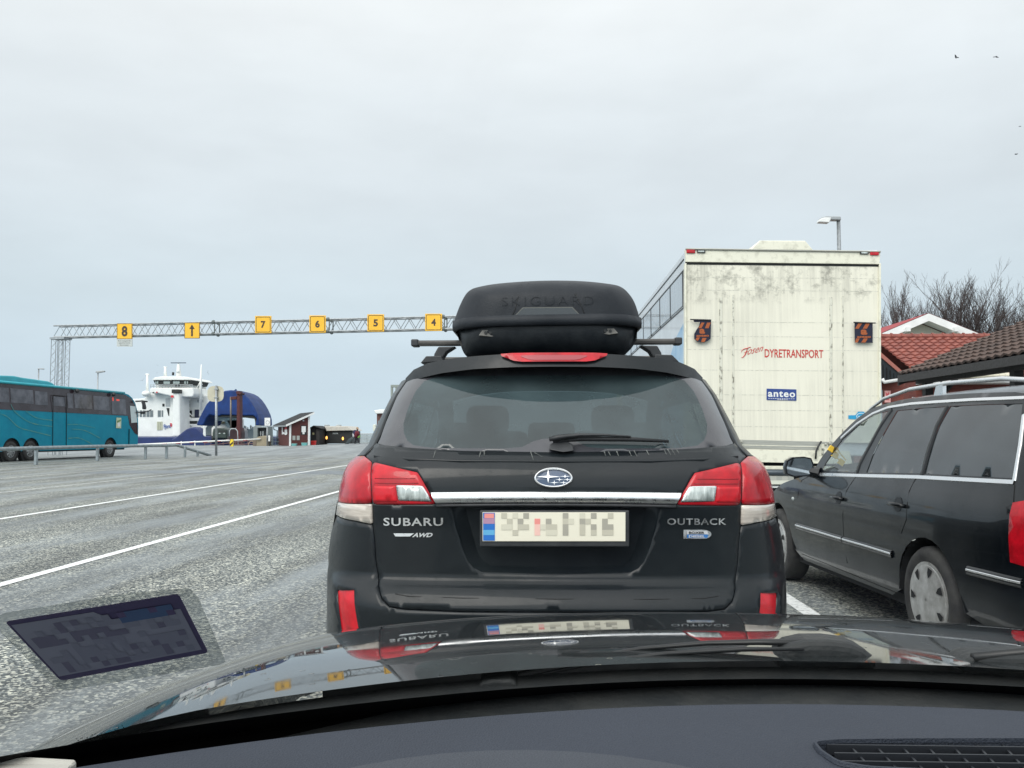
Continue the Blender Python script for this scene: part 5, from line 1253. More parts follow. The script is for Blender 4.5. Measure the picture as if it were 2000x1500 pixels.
fa_ = [T(1500, 775, -.011), T(1553, 776.3, -.011), T(1500, 763, -.011), T(1553, 764.3, -.011)]; text(mb, 'anteo', lambda a, b: bil(fa_, a, b), 1, bold=.028, spacing=1.15)
for v in (777.5, 779.6):
    for k in range(12): mb.add([T(1500.5 + k * 4.4 + (10 if v > 779 else 0) * 0, v + k * .1, -.011), T(1503.6 + k * 4.4, v + k * .1, -.011), T(1503.6 + k * 4.4, v + .9 + k * .1, -.011), T(1500.5 + k * 4.4, v + .9 + k * .1, -.011)], [(0, 1, 2, 3)], 1) if (v < 779 or 3 < k < 9) else None
mb.build('maker_plate', [M_BLUE, M_WHITE], lift)
M_CY = mat('sticker_cyan', (.02, .30, .55), .4)
mb = MB(); hx = [(1670, 812), (1676, 804), (1687, 804), (1694, 812), (1690, 821), (1676, 822)]
mb.add([T(u, v, -.013) for u, v in hx], [tuple(range(6))], 0); mb.add([T(u, v, -.0135) for u, v in ((1657, 811), (1672, 811), (1672, 819), (1657, 818))], [(0, 1, 2, 3)], 0)
mb.add([T(1682 + 9.5 * math.cos(k * .393), 813 + 6.5 * math.sin(k * .393), -.012) for k in range(16)], [tuple(range(16))], 1); mb.add([T(1682 + 8.3 * math.cos(k * .393), 813 + 5.5 * math.sin(k * .393), -.0115) for k in range(16)], [tuple(range(16))], 0)
fb_ = [T(1676, 815.5, -.011), T(1688, 815.5, -.011), T(1676, 811.5, -.011), T(1688, 811.5, -.011)]; text(mb, 'no-idling', lambda a, b: bil(fb_, a, b), 1, bold=.03); mb.build('round_sticker', [M_CY, M_WHITE], lift)
M_FN, M_FO = mat('flag_navy', (.012, .014, .035), .8), mat('flag_orange', (.36, .095, .03), .8)
def flag(bar, outl, stripes, tx):
    mb = MB(); mb.prism([T(u, v, .03) for u, v in outl], (0, .006, 0), 0)
    for st_ in stripes: mb.add([T(u, v, .032) for u, v in st_], [tuple(range(len(st_)))], 1)
    for (s_, px) in tx:
        f_ = [T(*p, .0335) for p in px]; text(mb, s_, lambda a, b: bil(f_, a, b), 1, bold=.05)
    o = mb.build('warning_flag', [M_FN, M_FO], lift); m2 = MB(); m2.tube([T(u, v, .035) for u, v in bar], .009, 6); m2.build('flag_rod', M_BLACK, o); return o
flag([(1348, 624), (1389, 625)], [(1354, 624.5), (1389, 625), (1389, 629), (1388, 662), (1382, 666), (1374, 669), (1362, 667.5), (1356, 662), (1356, 652), (1361, 643), (1366, 636), (1367, 629), (1356, 629)],
     [[(1370, 630), (1376, 630), (1370, 641), (1364, 641)], [(1381, 630), (1388, 630), (1384, 641), (1377, 641)], [(1361, 659), (1367, 659), (1363, 666), (1358, 663)], [(1372, 660), (1380, 660), (1376, 668), (1369, 668)]],
     [('a', [(1366, 652), (1377, 652), (1366, 642), (1377, 642)]), ('anteo', [(1360, 658), (1385, 657.5), (1360, 653.5), (1385, 653)])])
flag([(1667, 629.5), (1710, 631)], [(1669, 629), (1704.5, 629.5), (1704.5, 669.5), (1670, 669)],
     [[(1677, 630), (1685, 630), (1677, 642), (1670, 642)], [(1692, 630), (1700, 630), (1693, 642), (1685, 642)], [(1672, 661), (1679, 661), (1675, 669), (1670, 669)], [(1687, 661), (1695, 661), (1690, 669), (1682, 669)]],
     [('a', [(1681, 654), (1694, 654), (1681, 643.5), (1694, 643.5)]), ('anteo', [(1674, 660), (1701, 660), (1674, 655.5), (1701, 655.5)])])
# left side: window louvres, trims and picture, on the plane x = LX0
def TX(u, v, off=.004):
    p = onX(u, v, LX0); return V(LX0 - off, p.y, p.z)
def spx_(y, z): return V(LX0 - .004, y, z)
zz = lambda u, v: onX(u, v, LX0).z
ztA, zbA = zz(1334, 534), zz(1334, 598)
M_LV = mat('louvre_grey', (.34, .40, .46), .25, var=.3, vscale=2.0, stretch=(1, 3, .4), coat=.6)
for k in range(7):
    y0 = TY + .18 + k * 1.13; mb = MB(); mb.prism([V(LX0 - .012, y0, zbA), V(LX0 - .012, y0 + 1.07, zbA), V(LX0 - .012, y0 + 1.07, ztA), V(LX0 - .012, y0, ztA)], (.014, 0, 0)); pn = mb.build('side_flap', M_LV, lor, bevel=.004)
mb = MB()
for z in (ztA + .03, zbA - .03, zz(1337, 505)): mb.bb(LX0 - .008, LX0 - .001, TY + .1, LY1 - .1, z - .008, z + .008)
for k in range(8): mb.bb(LX0 - .018, LX0 - .001, TY + .14 + k * 1.13, TY + .165 + k * 1.13, zbA - .02, ztA + .02)
mb.build('side_trim', mat('trim_dark', (.05, .055, .06), .5), lor)
mb = MB(); pts = [(11.52, zz(1334, 632)), (12.2, zz(1334, 632) - .12), (13.2, zz(1334, 632) - .5), (14.6, zz(1334, 632) - .75), (16.0, 1.6), (17, 1.1), (11.52, 1.1)]
mb.add([V(LX0 - .003, y, z) for y, z in pts], [tuple(range(len(pts)))]); mb.build('side_graphic', mat('graphic_blue', (.07, .30, .55), .35, var=.8, vscale=1.2, dark=(.45, .60, .72), coat=.4), lor)
for y in (TY + 1.6, TY + 2.9, TY + 8.2):
    for s in (-1, 1): wheel(lor, (3.14 + s * 1.1, y, .5), (s, 0, 0), .5, .3, .29, 8)
mb = MB(); mb.bb(LX0 + .3, LX1 - .3, TY + .3, LY1 - .3, .78, 1.02); mb.build('chassis', M_BLACK, lor)
mb = MB(); mb.bb(LX0 + .05, LX1 - .05, LY1 + .1, LY1 + 2.2, .7, 3.0); mb.build('cab', M_TW, lor, bevel=.12, seg=4)
for s in (-1, 1):
    mb = MB(); mb.bb(3.14 + s * .95 - .28, 3.14 + s * .95 + .28, TY + .9, TY + .93, .25, .85); mb.build('mud_flap', M_BLACK, lor)
# ================================================================ COACH
def prism_at(name, px, Y, th, m, par=None, bevel=0, mi=None, sm=False):
    mb = MB(); mb.prism([at(u, v, Y) for u, v in px], (0, th, 0)); return mb.build(name, m, par, bevel=bevel)
def rect(u0, v0, u1, v1): return [(u0, v0), (u1, v0), (u1, v1), (u0, v1)]
FW, RW = V(-25.35, 51.0, 0), V(-25.9, 43.9, 0)
BDR = (FW - RW).normalized(); BN = V(BDR.y, -BDR.x, 0)
def Bp(u, v, off=.0):
    d = ray(u, v); t = (FW - CAM).dot(BN) / d.dot(BN); return CAM + d * t + BN * off
def Bsz(u, v): p = Bp(u, v); return ((p - FW).dot(BDR), p.z)
def BW(s, z, off=0): q = FW + BDR * s + BN * off; return V(q.x, q.y, z)
M_TEAL = mat('coach_teal', (.002, .215, .33), .5, var=.25, vscale=1.5, spec=.2, dark=(.004, .26, .38))
M_TEAL2 = mat('coach_roof_teal', (.04, .42, .50), .4, var=.2, vscale=1.2)
M_CGL = mat('coach_band', (.022, .010, .014), .15, spec=.5, var=.4, vscale=1.2, dark=(.045, .035, .045))
M_CWIN = mat('coach_window', (.125, .125, .15), .10, var=.6, vscale=1.6, dark=(.055, .055, .07), contrast=(.4, .6))
coach = thing('coach', 'teal three axle coach with dark window band parked behind the guard rail', 'coach', tuple((FW + RW) / 2))
wr = .52; WS = [Bsz(215, 880)[0], Bsz(60, 880)[0], Bsz(60, 880)[0] - 1.45]
front = [Bsz(u, v) for u, v in ((244, 767.5), (253, 770.5), (260, 777), (265.5, 787), (268.5, 803), (269.5, 835), (268.5, 866), (267.5, 873))]
zr = front[0][1]; sB = WS[1] - 4.3
outc = [(sB, .45), (sB, zr - .25), (sB + .2, zr + .05)] + front
for c_ in WS:
    arc = [(c_ + .66 * math.cos(a * math.pi / 12), .50 + .66 * math.sin(a * math.pi / 12)) for a in range(0, 13)]
    outc += [(x, max(z, .42)) for x, z in arc]
outc = dedupe(outc)
mb = MB(); panel(mb, outc, lambda s, z: BW(s, z, .02 - .10 * max(0, z - 2.3) / 1.5), (), .35)
panel(mb, outc, lambda s, z: BW(s, z, -2.52 + .10 * max(0, z - 2.3) / 1.5), (), .5)
top_ = outc[:11]
mb.add([BW(s, z, .02 - .10 * max(0, z - 2.3) / 1.5) for s, z in top_] + [BW(s, z, -2.52 + .10 * max(0, z - 2.3) / 1.5) for s, z in top_], [(i, i+1, i+12, i+11) for i in range(10)])
mb.build('body', M_TEAL, coach)
mb = MB(); mb.box(BW((sB + 2.6) / 2, .62, -1.25), (2.3, 11.5, .4), Matrix.Rotation(math.atan2(-BDR.x, BDR.y), 3, 'Z')); mb.build('underbody', M_DARK, coach)
def sidepoly_px(name, px, m, off, par=coach, th=.0, d=.6):
    mb = MB(); P_ = [Bsz(u, v) for u, v in px]; mb.add([BW(s, z, off - .10 * max(0, z - 2.3) / 1.5) for s, z in P_], [tuple(range(len(P_)))]); return mb.build(name, m, par)
vt = lambda u: 746.7 + .099 * u
vbm = lambda u: 799.6 + .05 * u
band = sidepoly_px('window_band', [(-110, vt(-110)), (-40, vt(-40)), (60, vt(60)), (150, vt(150)), (247, vt(247)), (258, 778), (264, 790), (267.5, 805), (268.5, 850), (262, 846), (252, 830), (249, vbm(249)), (150, vbm(150)), (60, vbm(60)), (-40, vbm(-40)), (-110, vbm(-110))], M_CGL, .035)
for z0, z1, k0, k1 in ((-420, -180, .18, .70), (-160, 125, .18, .72), (148, 452, .18, .72), (475, 645, .20, .74), (715, 882, .36, .74), (912, 985, .18, .80), (1006, 1238, .18, .78), (1262, 1475, .18, .80), (1506, 1695, .22, .95)):
    u0, u1 = z0 * .145, z1 * .145; L_ = lambda u, k: (u, vt(u) + (vbm(u) - vt(u)) * k)
    sidepoly_px('window', [L_(u0, k0), L_(u1, k0), L_(u1, k1), L_(u0, k1)], M_CWIN, .045, band)
sidepoly_px('door_glass', [(254, 792.5), (265, 794), (266.5, 825), (255, 826)], mat('pale_glass', (.50, .58, .58), .1, coat=1), .05)
mb = MB()
for u in (102.2, 128.8): mb.tube([Bp(u, 772 + (u - 102) * .05, .045), Bp(u - .8, 872, .045)], .018, 4)
mb.tube([Bp(102.2, 772, .045), Bp(128.8, 774, .045)], .018, 4); mb.build('door_outline', M_SEAM, coach)
mb = MB(); mb.tube([Bp(251, 838, .04), Bp(250.5, 868, .04)], .03, 4); mb.build('panel_line', M_SEAM, coach)
M_STR = mat('stripe_ochre', (.15, .34, .24), .6, var=.5, vscale=2, dark=(.03, .28, .36), spec=.1)
for pts in (((20, 790), (30, 806), (60, 826), (102, 833)), ((50, 803), (70, 816), (102, 821)), ((-20, 805), (10, 812), (35, 834), (62, 842), (98, 851)), ((131, 829), (155, 829.5), (185, 836)), ((132, 856), (155, 856), (180, 868)), ((140, 838), (165, 841), (195, 856))):
    P_ = [Bp(u, v, .035) for u, v in pts]; mb = MB(); dd = []
    for i in range(len(P_) - 1):
        for k in range(6):
            t = k / 6; p0 = P_[max(i-1, 0)]; p1, p2 = P_[i], P_[i+1]; p3 = P_[min(i+2, len(P_)-1)]
            dd.append(.5 * ((2*p1) + (p2-p0)*t + (2*p0-5*p1+4*p2-p3)*t*t + (3*p1-p0-3*p2+p3)*t**3))
    dd.append(P_[-1]); mb.add([p + V(0, 0, h) for p in dd for h in (-.022, .022)], [(2*i, 2*i+2, 2*i+3, 2*i+1) for i in range(len(dd)-1)]); mb.build('curved_stripe', M_STR, coach)
o = sidepoly_px('notice', [(226, 815.5), (235.5, 816), (235, 836.5), (225, 836)], mat('notice_green', (.55, .62, .42), .5), .05)
sidepoly_px('notice_print', [(227, 822), (234.5, 819), (234.5, 822), (227, 826)], mat('notice_dark', (.16, .26, .10), .5), .055, o)
sidepoly_px('notice_paper', [(228, 826), (233, 825), (233, 833), (228, 833)], M_WHITE, .055, o)
for px in (((220, 776), (222.5, 776.3), (222.5, 783), (220, 783)), ((228, 779.5), (234, 780), (234, 783), (228, 783))): sidepoly_px('destination_sign', px, mat('red_leds', (.6, .05, .04), .5, emit=(.8, .08, .05), estr=.5), .052)
for c_ in WS:
    mb = MB(); mb.lathe(BW(c_, .50, -.30), BN, [(0, .66), (.22, .665)], 24); mb.build('arch_liner', M_DARK, coach)
    t = wheel(coach, tuple(BW(c_, .50, -.16)), BN, .50, .30, .29, 10)
mb = MB(); P_ = [Bp(u, v, -.25) for u, v in ((-110, 730), (-20, 732), (38, 734), (52, 737), (104, 744.5), (112, 748), (118, 753), (118, 758), (-110, 748))]; mb.prism(P_, -BN * 1.95); mb.build('roof_unit', M_TEAL2, coach, bevel=.1, seg=3)
mb = MB(); P_ = [Bp(u, v, -.5) for u, v in ((145, 760), (148, 756), (176, 757.5), (181, 763))]; mb.prism(P_, -BN * 1.4); mb.build('roof_hatch', M_TEAL, coach, bevel=.03)
mb = MB(); mb.tube([BW(front[0][0] * 0 + sB + .2, zr + .02, -.05), BW(front[0][0], zr + .0, -.05)], .07, 8); mb.build('roof_edge', M_TEAL2, coach, True)
mb = MB(); mb.tube([Bp(263, 784, .05), Bp(268, 783.2, .35), Bp(274, 784.5, .45)], .05, 6); mb.tube([Bp(264, 806, .05), Bp(276, 803.5, .45), Bp(282, 800, .45)], .035, 6)
mr_ = mb.build('mirror_arm', M_BLACK, coach); prism_at('mirror', [(275, 785), (281, 784), (284, 797), (282, 800), (277.5, 799), (277, 789)], Bp(270, 800).y + .2, .2, M_BLACK, mr_, .03); prism_at('mirror', [(273, 804), (282, 803), (282, 808), (274, 808.5)], Bp(270, 800).y + .2, .2, M_BLACK, mr_, .03)
for u, v in ((147.5, 763.5), (219, 770.5)):
    mb = MB(); mb.ball(Bp(u, v, .1), .12, 8); mb.build('marker_lamp', M_BLACK, coach, True)

# ================================================================ GUARD RAIL
gr = thing('guard_rail', 'grey steel tube guard rail sloping to the ground at its end beside the coach', 'guard rail', (-22, 45, 0))
posts = [onZ(u, v, 0) for u, v in ((70, 908), (190, 900.5), (284, 897), (325, 895.5), (361, 893), (386, 891.5))]
ext = posts[0] + (posts[0] - posts[1]) * 1.0
railp = [V(ext.x + .2, ext.y - 12, .72), V(ext.x, ext.y, .72)] + [V(p.x, p.y, .73) for p in posts[:3]]
p344 = at(345, 869.5, 50.2); e410 = onZ(411, 889.5, .02)
railp += [V(posts[3].x, posts[3].y, .72), p344, p344.lerp(e410, .55), e410]
mb = MB(); mb.tube(railp, .085, 10); mb.build('rail', M_RAIL, gr, True)
for i, p in enumerate([ext] + posts):
    h = .70 if i < 5 else max(.1, lerp_table([(posts[3].y, .7), (p344.y, .70), (e410.y, .03)], p.y))
    h = min(h, .70) if i < 5 else h
    if p.y > p344.y: h = .70 * (e410.y - p.y) / (e410.y - p344.y)
    mb = MB(); mb.box((p.x, p.y, h / 2), (.11, .14, h)); mb.build('post', M_RAIL, gr, bevel=.01)

# round sign seen from behind
sg = thing('road_sign', 'pale rounded square road sign seen from behind on a tall grey pole', 'road sign', tuple(onZ(422, 890, 0)))
YS = onZ(422, 890, 0).y
mb = MB(); mb.tube([at(422.3, 890, YS), at(422.3, 753, YS)], .075, 10); mb.build('pole', M_GALV, sg, True)
mb = MB(); c = at(421, 769.2, YS + .09); P_ = []
for k in range(32):
    a = k * math.pi / 16; r_ = 1 / (abs(math.cos(a)) ** 3.2 + abs(math.sin(a)) ** 3.2) ** (1 / 3.2); P_.append(c + V(.52 * r_ * math.cos(a), 0, .50 * r_ * math.sin(a)))
mb.prism(P_, (0, .03, 0)); mb.build('sign_plate', mat('sign_back', (.60, .57, .44), .55, var=.15, vscale=3), sg)
for v in (760, 777):
    mb = MB(); mb.box(at(422.3, v, YS), (.26, .16, .07)); mb.build('clamp', M_GALV, sg)

# ================================================================ LANE GANTRY
GL, GR_ = V(-31.0, 55.4, 0), V(9.0, 50.0, 0)
GD = (GR_ - GL).normalized(); GN = V(-GD.y, GD.x, 0)
def GXY(s, off=0): return GL + GD * s + GN * off
def Gp(u, v, off=0):
    d = ray(u, v); n = GN; t = (GL + GN * off - CAM).dot(n) / d.dot(n); return CAM + d * t
zt_ = Gp(300, 629.7).z; zb_ = Gp(300, 654.5).z
zt_ = sum(Gp(u, v).z for u, v in ((110, 634.5), (500, 626), (860, 621))) / 3; zb_ = sum(Gp(u, v).z for u, v in ((130, 656.5), (500, 650.5), (860, 643.5))) / 3
gan = thing('sign_gantry', 'long grey lattice gantry spanning the ferry lanes above the yellow lane signs', 'gantry', tuple(GXY(20)))
Lg = (GR_ - GL).length; s0g = (Gp(105, 640) - GL).dot(GD)
mb = MB(); wd = .62
def ch(s, k): return GXY(s, (0, wd)[k % 2]) + V(0, 0, (zb_, zt_)[k // 2])
for k in range(4): mb.tube([ch(s0g, k), ch(Lg, k)], .055, 5)
mb.build('chord', M_GALV, gan)
joints = [(Gp(u, 640) - GL).dot(GD) for u in (419, 643, 868)]
mb = MB(); n_ = int((Lg - s0g) / .92); st_ = (Lg - s0g) / n_
for i in range(n_):
    a, b = s0g + i * st_, s0g + (i + 1) * st_; m_ = (a + b) / 2
    for f_ in (0, 1):
        mb.tube([ch(a, f_), ch(m_, 2 + f_)], .022, 4, False); mb.tube([ch(m_, 2 + f_), ch(b, f_)], .022, 4, False)
    mb.tube([ch(a, 0), ch(b, 1)], .018, 4, False); mb.tube([ch(a, 2), ch(b, 3)], .018, 4, False)
mb.build('lattice', M_GALV, gan)
for s in joints:
    mb = MB()
    for k in range(4):
        mb.ball(ch(s - .08, k), .13, 7)
    for k in (0, 1): mb.tube([ch(s, k), ch(s, k + 2)], .04, 5)
    mb.build('flange_joint', mat('joint_grey', (.13, .15, .15), .6), gan)
# columns
for sc0 in (s0g + .0, Lg - 1.4):
    mb = MB(); w_ = .72
    for leg in (0, 1):
        x0 = sc0 + leg * .56 - .14
        cs_ = [(x0, 0), (x0 + .33, 0), (x0, wd), (x0 + .33, wd)]
        pts_ = [GXY(a, b) for a, b in cs_]
        for p in pts_: mb.tube([p, p + V(0, 0, zb_ - .05)], .024, 4)
        z = .3
        while z < zb_ - .3:
            for (i, j) in ((0, 1), (2, 3)):
                mb.tube([pts_[i] + V(0, 0, z), pts_[j] + V(0, 0, z + .28)], .011, 4, False); mb.tube([pts_[j] + V(0, 0, z + .28), pts_[i] + V(0, 0, z + .56)], .011, 4, False)
            for (i, j) in ((0, 2), (1, 3)): mb.tube([pts_[i] + V(0, 0, z), pts_[j] + V(0, 0, z + .56)], .009, 4, False)
            z += .56
    mb.build('column', M_GALV, gan)
    mb = MB(); mb.box(GXY(sc0 + .31, wd / 2) + V(0, 0, zb_ - .08), (1.05, .8, .13), Matrix.Rotation(math.atan2(GD.y, GD.x), 3, 'Z')); mb.build('head_plate', M_GALV, gan)
# lane signs
M_RIMB = mat('sign_rim', (.13, .07, .02), .5)
def lane_sign(px, ch_, bordered, label, extra=None):
    u0, v0, u1, v1 = px; off = -.12; T_ = lambda u, v, k=0: Gp(u, v, off - k)
    o = thing('lane_sign', label, 'lane sign', tuple(T_((u0 + u1) / 2, v1)), group='yellow lane signs on the gantry')
    P_ = [T_(u0, v0), T_(u1, v0), T_(u1, v1), T_(u0, v1)]
    mb = MB(); mb.prism(P_, GN * .05); mb.build('sign_plate', M_SIGNY, o, bevel=.01)
    q_ = 1.7 if bordered else .2; wq = 1.0 if bordered else .8
    A = roundpoly([(u0 + q_, v0 + q_), (u1 - q_, v0 + q_), (u1 - q_, v1 - q_), (u0 + q_, v1 - q_)], .10 if bordered else .03, 3); B__ = roundpoly([(u0 + q_ + wq, v0 + q_ + wq), (u1 - q_ - wq, v0 + q_ + wq), (u1 - q_ - wq, v1 - q_ - wq), (u0 + q_ + wq, v1 - q_ - wq)], .08 if bordered else .03, 3)
    n = len(A); mb = MB(); mb.add([T_(u, v, .008) for u, v in A] + [T_(u, v, .008) for u, v in B__], [(i, (i+1) % n, (i+1) % n + n, i + n) for i in range(n)]); mb.build('border', M_SIGNB, o)
    cx_, cy_ = (u0 + u1) / 2, (v0 + v1) / 2; mb = MB()
    if ch_ == 'arrow':
        mb.add([T_(cx_ + a, cy_ + b, .010) for a, b in ((-1.7, 11), (-1.7, -4), (-5.2, -3.2), (0, -12), (5.2, -3.2), (1.7, -4), (1.7, 11))], [(0, 1, 5, 6), (2, 3, 4)])
    else:
        hw_c, hh = ((5.6, 10.3) if ch_ == '8' else (4.4, 7.0)); f_ = [T_(cx_ - hw_c, cy_ + hh, .010), T_(cx_ + hw_c, cy_ + hh, .010), T_(cx_ - hw_c, cy_ - hh, .010), T_(cx_ + hw_c, cy_ - hh, .010)]
        text(mb, ch_, lambda a, b: bil(f_, a, b), bold=.035)
    mb.build('symbol', M_SIGNB, o)
    mb = MB()
    for u in (u0 + 6, u1 - 6): mb.tube([Gp(u, (v0 + v1) / 2 - 8, -.06), Gp(u, (v0 + v1) / 2 + 8, -.06)], .03, 4)
    mb.build('bracket', M_GALV, o)
    if extra:
        v2 = v1 + .8; mb = MB(); mb.prism([T_(u0, v2), T_(u1, v2), T_(u1, v2 + 13.8), T_(u0, v2 + 13.8)], GN * .04); e_ = mb.build('supplementary_plate', mat('supplementary_white', (.50, .52, .50), .5), o)
        mb = MB()
        for k, s_ in enumerate(extra):
            w_ = (12, 11, 8.5)[k]; f2_ = [T_(cx_ - w_, v2 + 4.2 + k * 4.1, .006), T_(cx_ + w_, v2 + 4.2 + k * 4.1, .006), T_(cx_ - w_, v2 + 1.4 + k * 4.1, .006), T_(cx_ + w_, v2 + 1.4 + k * 4.1, .006)]; text(mb, s_, lambda a, b: bil(f2_, a, b))
        mb.build('print', mat('print_grey', (.12, .12, .12), .6), e_)
    return o
lane_sign((228, 631.5, 258.2, 662.3), '8', False, 'yellow lane sign 8 with a white text plate below it, beside the coach lane', ['Kun rutegående', 'og prioriterte', 'kjøretøyer'])
lane_sign((360, 630, 389.8, 661), 'arrow', False, 'yellow sign with a black upward arrow hanging on the gantry')
lane_sign((498, 617, 529.8, 650.6), '7', True, 'yellow lane sign reading 7 on the lattice gantry')
lane_sign((604, 616, 636, 649.6), '6', True, 'yellow lane sign reading 6 on the lattice gantry')
lane_sign((717.3, 613.8, 750, 647.4), '5', True, 'yellow lane sign reading 5 on the lattice gantry')
lane_sign((830.3, 612.6, 863.3, 646.2), '4', True, 'yellow lane sign reading 4 nearest the roof box')

# ================================================================ STREET LAMPS
def lamp_post(label, base, H, headpx, Y, thick=.07):
    o = thing('street_lamp', label, 'street lamp', base); mb = MB()
    mb.tube([V(*base), V(base[0], base[1], H)], [thick * 1.2, thick * .8], 8); mb.build('pole', M_GALV, o, True)
    P_ = [at(u, v, Y) for u, v in headpx]; mb = MB(); mb.prism([p + V(0, -.13, 0) for p in P_], (0, .26, 0)); h_ = mb.build('lamp_head', mat('lamp_head_grey', (.34, .36, .37), .45, .3), o, bevel=.03)
    return o, h_
b_ = at(191.3, 727, 75); lamp_post('grey street lamp with its head to the right, behind the front half of the coach', (b_.x, 75, gz(b_.x, 75)), b_.z, [(187, 727.5), (189, 725), (203, 723.8), (205.3, 725), (204, 726.5), (192, 728.8)], 75)
b_ = at(75.6, 720, 80); lamp_post('faint grey street lamp behind the rear half of the coach, left of the gantry column', (b_.x, 80, gz(b_.x, 80)), b_.z, [(74.5, 721), (75, 719.6), (84, 719.3), (87, 720.5), (84, 721.6)], 80)
b_ = at(1637.5, 424, 31)
o, h_ = lamp_post('grey street lamp with a flat white head above the roof of the lorry', (b_.x, 31, 0), b_.z, [(1598.5, 432), (1601, 426.5), (1612, 423.5), (1640, 424), (1641, 431.5), (1622, 431), (1618, 434.3)], 31, .085)
mb = MB(); P_ = [at(u, v, 30.8) for u, v in ((1599, 433), (1601, 428), (1612, 424.5), (1624, 424.7), (1620, 434.3))]; mb.prism(P_, (0, .28, 0)); mb.build('lamp_shade', M_WHITE, h_, bevel=.02)

# ================================================================ FERRY
FY = 172
M_FW = mat('ferry_white', (.86, .87, .84), .5, var=.12, vscale=.6); M_FB = mat('ferry_blue', (.012, .030, .14), .45, var=.3, vscale=.8); M_VB = mat('visor_blue', (.010, .045, .19), .5, var=.4, vscale=.5, spec=.3, dark=(.007, .026, .12))
M_FG = mat('ferry_grey', (.42, .45, .46), .6); M_FGL = mat('ferry_window', (.16, .19, .20), .25); M_FBK = mat('ferry_black', (.015, .018, .018), .6); M_FR_ = mat('ferry_red', (.6, .03, .04), .5)
fer = thing('ferry', 'white car ferry with blue raised bow visor moored at the berth', 'ferry', tuple(V(-66, 180, -2.3)))
def fp(name, px, Y, th, m, bevel=0, par=fer): return prism_at(name, px, Y, th, m, par, bevel)
hull = fp('hull', [(262, 853), (344, 853), (420, 851), (500, 853), (500, 888), (262, 888), (235, 888), (228, 853)], FY - 4, 16, M_FB, .2)
fp('bow_ramp', [(335, 858), (344, 853.5), (364, 838), (372, 835), (380, 834), (386, 837), (402, 851), (415, 852), (415, 886), (335, 886)], FY - 9, 3, M_FB, .2)
sup = fp('superstructure', [(228, 853.2), (228, 781), (262, 779), (282, 778), (292, 768), (352, 768), (352, 853.2)], FY, 14, M_FW, .15)
fp('deck', [(292, 768.2), (292, 760), (296, 757), (377, 757), (379, 769), (376, 775), (340, 775), (310, 768.2)], FY - 2, 13, M_FW, .2)
fp('wheelhouse', [(303, 757), (303, 742), (370, 742), (370, 757)], FY + 1, 9, M_FW, .2)
wh_ = fp('window_band', [(299, 742.2), (372.5, 742), (368.3, 750.4), (303, 750.6)], FY - .4, 9.6, M_FBK, .05)
for u0, u1 in ((303.2, 305), (306, 309), (319.5, 332), (338, 350.5), (360, 363), (365, 367)): fp('window', rect(u0, 744.5, u1, 749.5), FY - .5, .08, mat('ferry_pale_window', (.38, .45, .44), .2), 0, wh_)
fp('wheelhouse_roof', [(295.5, 742.3), (302, 737.2), (313, 735.3), (358, 735.3), (368, 736.5), (376, 742)], FY - 1, 11, M_FW, .1)
mb = MB()
for v in (751.5, 754.5): mb.tube([at(294, v, FY - 2), at(376, v, FY - 2)], .05, 4)
for k in range(15): mb.tube([at(294 + k * 5.86, 750.5, FY - 2), at(294 + k * 5.86, 757.5, FY - 2)], .05, 4)
mb.build('railing', M_FG, fer)
for u0, u1 in ((244, 249), (251.5, 257), (259.5, 264.5), (265.5, 270), (272.6, 276.8), (279, 284), (286, 291.5), (293, 298.6), (308, 313.6), (315.6, 318.2)): fp('window', rect(u0, 801.5, u1, 814), FY - .1, .15, M_FGL, 0, sup)
for u0, u1 in ((306.6, 309.5), (310.3, 313.2), (314, 317)): fp('window', rect(u0, 823.5, u1, 840), FY - .1, .15, mat('ferry_curtain', (.45, .46, .34), .5), 0, sup)
fp('window', [(325, 797), (330.5, 797), (330, 812), (329, 812.5)], FY - .1, .15, M_FBK, 0, sup); fp('window', rect(323.5, 778, 332, 794), FY - .1, .15, M_FG, 0, sup); fp('window', rect(317, 788.5, 321, 794), FY - .1, .15, M_FBK, 0, sup)
mb = MB(); f_ = [at(319.5, 839.5, FY - .15), at(333, 838, FY - .15), at(319.5, 829, FY - .15), at(333, 828, FY - .15)]; text(mb, 'Fjord', lambda a, b: bil(f_, a, b), 0, bold=.04)
f2_ = [at(332, 833, FY - .15), at(335.5, 833, FY - .15), at(332, 826.5, FY - .15), at(335.5, 826.5, FY - .15)]; text(mb, '1', lambda a, b: bil(f2_, a, b), 1, bold=.06); mb.build('lettering', [mat('fjord_blue', (.10, .16, .36), .5), M_FR_], sup)
tw = fp('funnel', [(336, 853.4), (337, 767), (350.5, 767), (352.5, 853.4)], FY - 3, 5, M_FW, .3); fp('funnel_top', rect(334.8, 760.5, 350.3, 767.8), FY - 3.3, 5.4, M_FBK, .1, tw); fp('exhaust', [(338.2, 761), (340, 752.5), (342.8, 748.5), (345, 752), (345.8, 761)], FY - 1.5, 2, M_FBK, .2, tw); fp('flag_panel', rect(333.5, 772, 338.5, 776.5), FY - 3.2, .1, M_FR_, 0, tw)
fp('deckhouse', [(352.5, 775), (384, 772), (416, 772), (416, 806), (398, 812), (352.5, 818)], FY + 3, 10, M_FW, .15)
fp('opening', rect(353.2, 802, 374.5, 814), FY + 2.9, .1, M_FBK); fp('opening', rect(380, 800, 388.3, 816), FY + 2.9, .1, mat('ferry_navy', (.012, .02, .06), .5)); fp('deck_gap', [(353.5, 821.5), (384, 822), (384, 828), (353.5, 828.5)], FY + 1.8, .3, M_FBK)
fp('bulwark', [(352.5, 817), (390, 816), (392, 822), (352.5, 822)], FY + 1.6, 3, M_FW); fp('lower_deck', [(352.5, 828), (398, 828), (398, 853.3), (352.5, 853.3)], FY + 1.6, 8, M_FW)
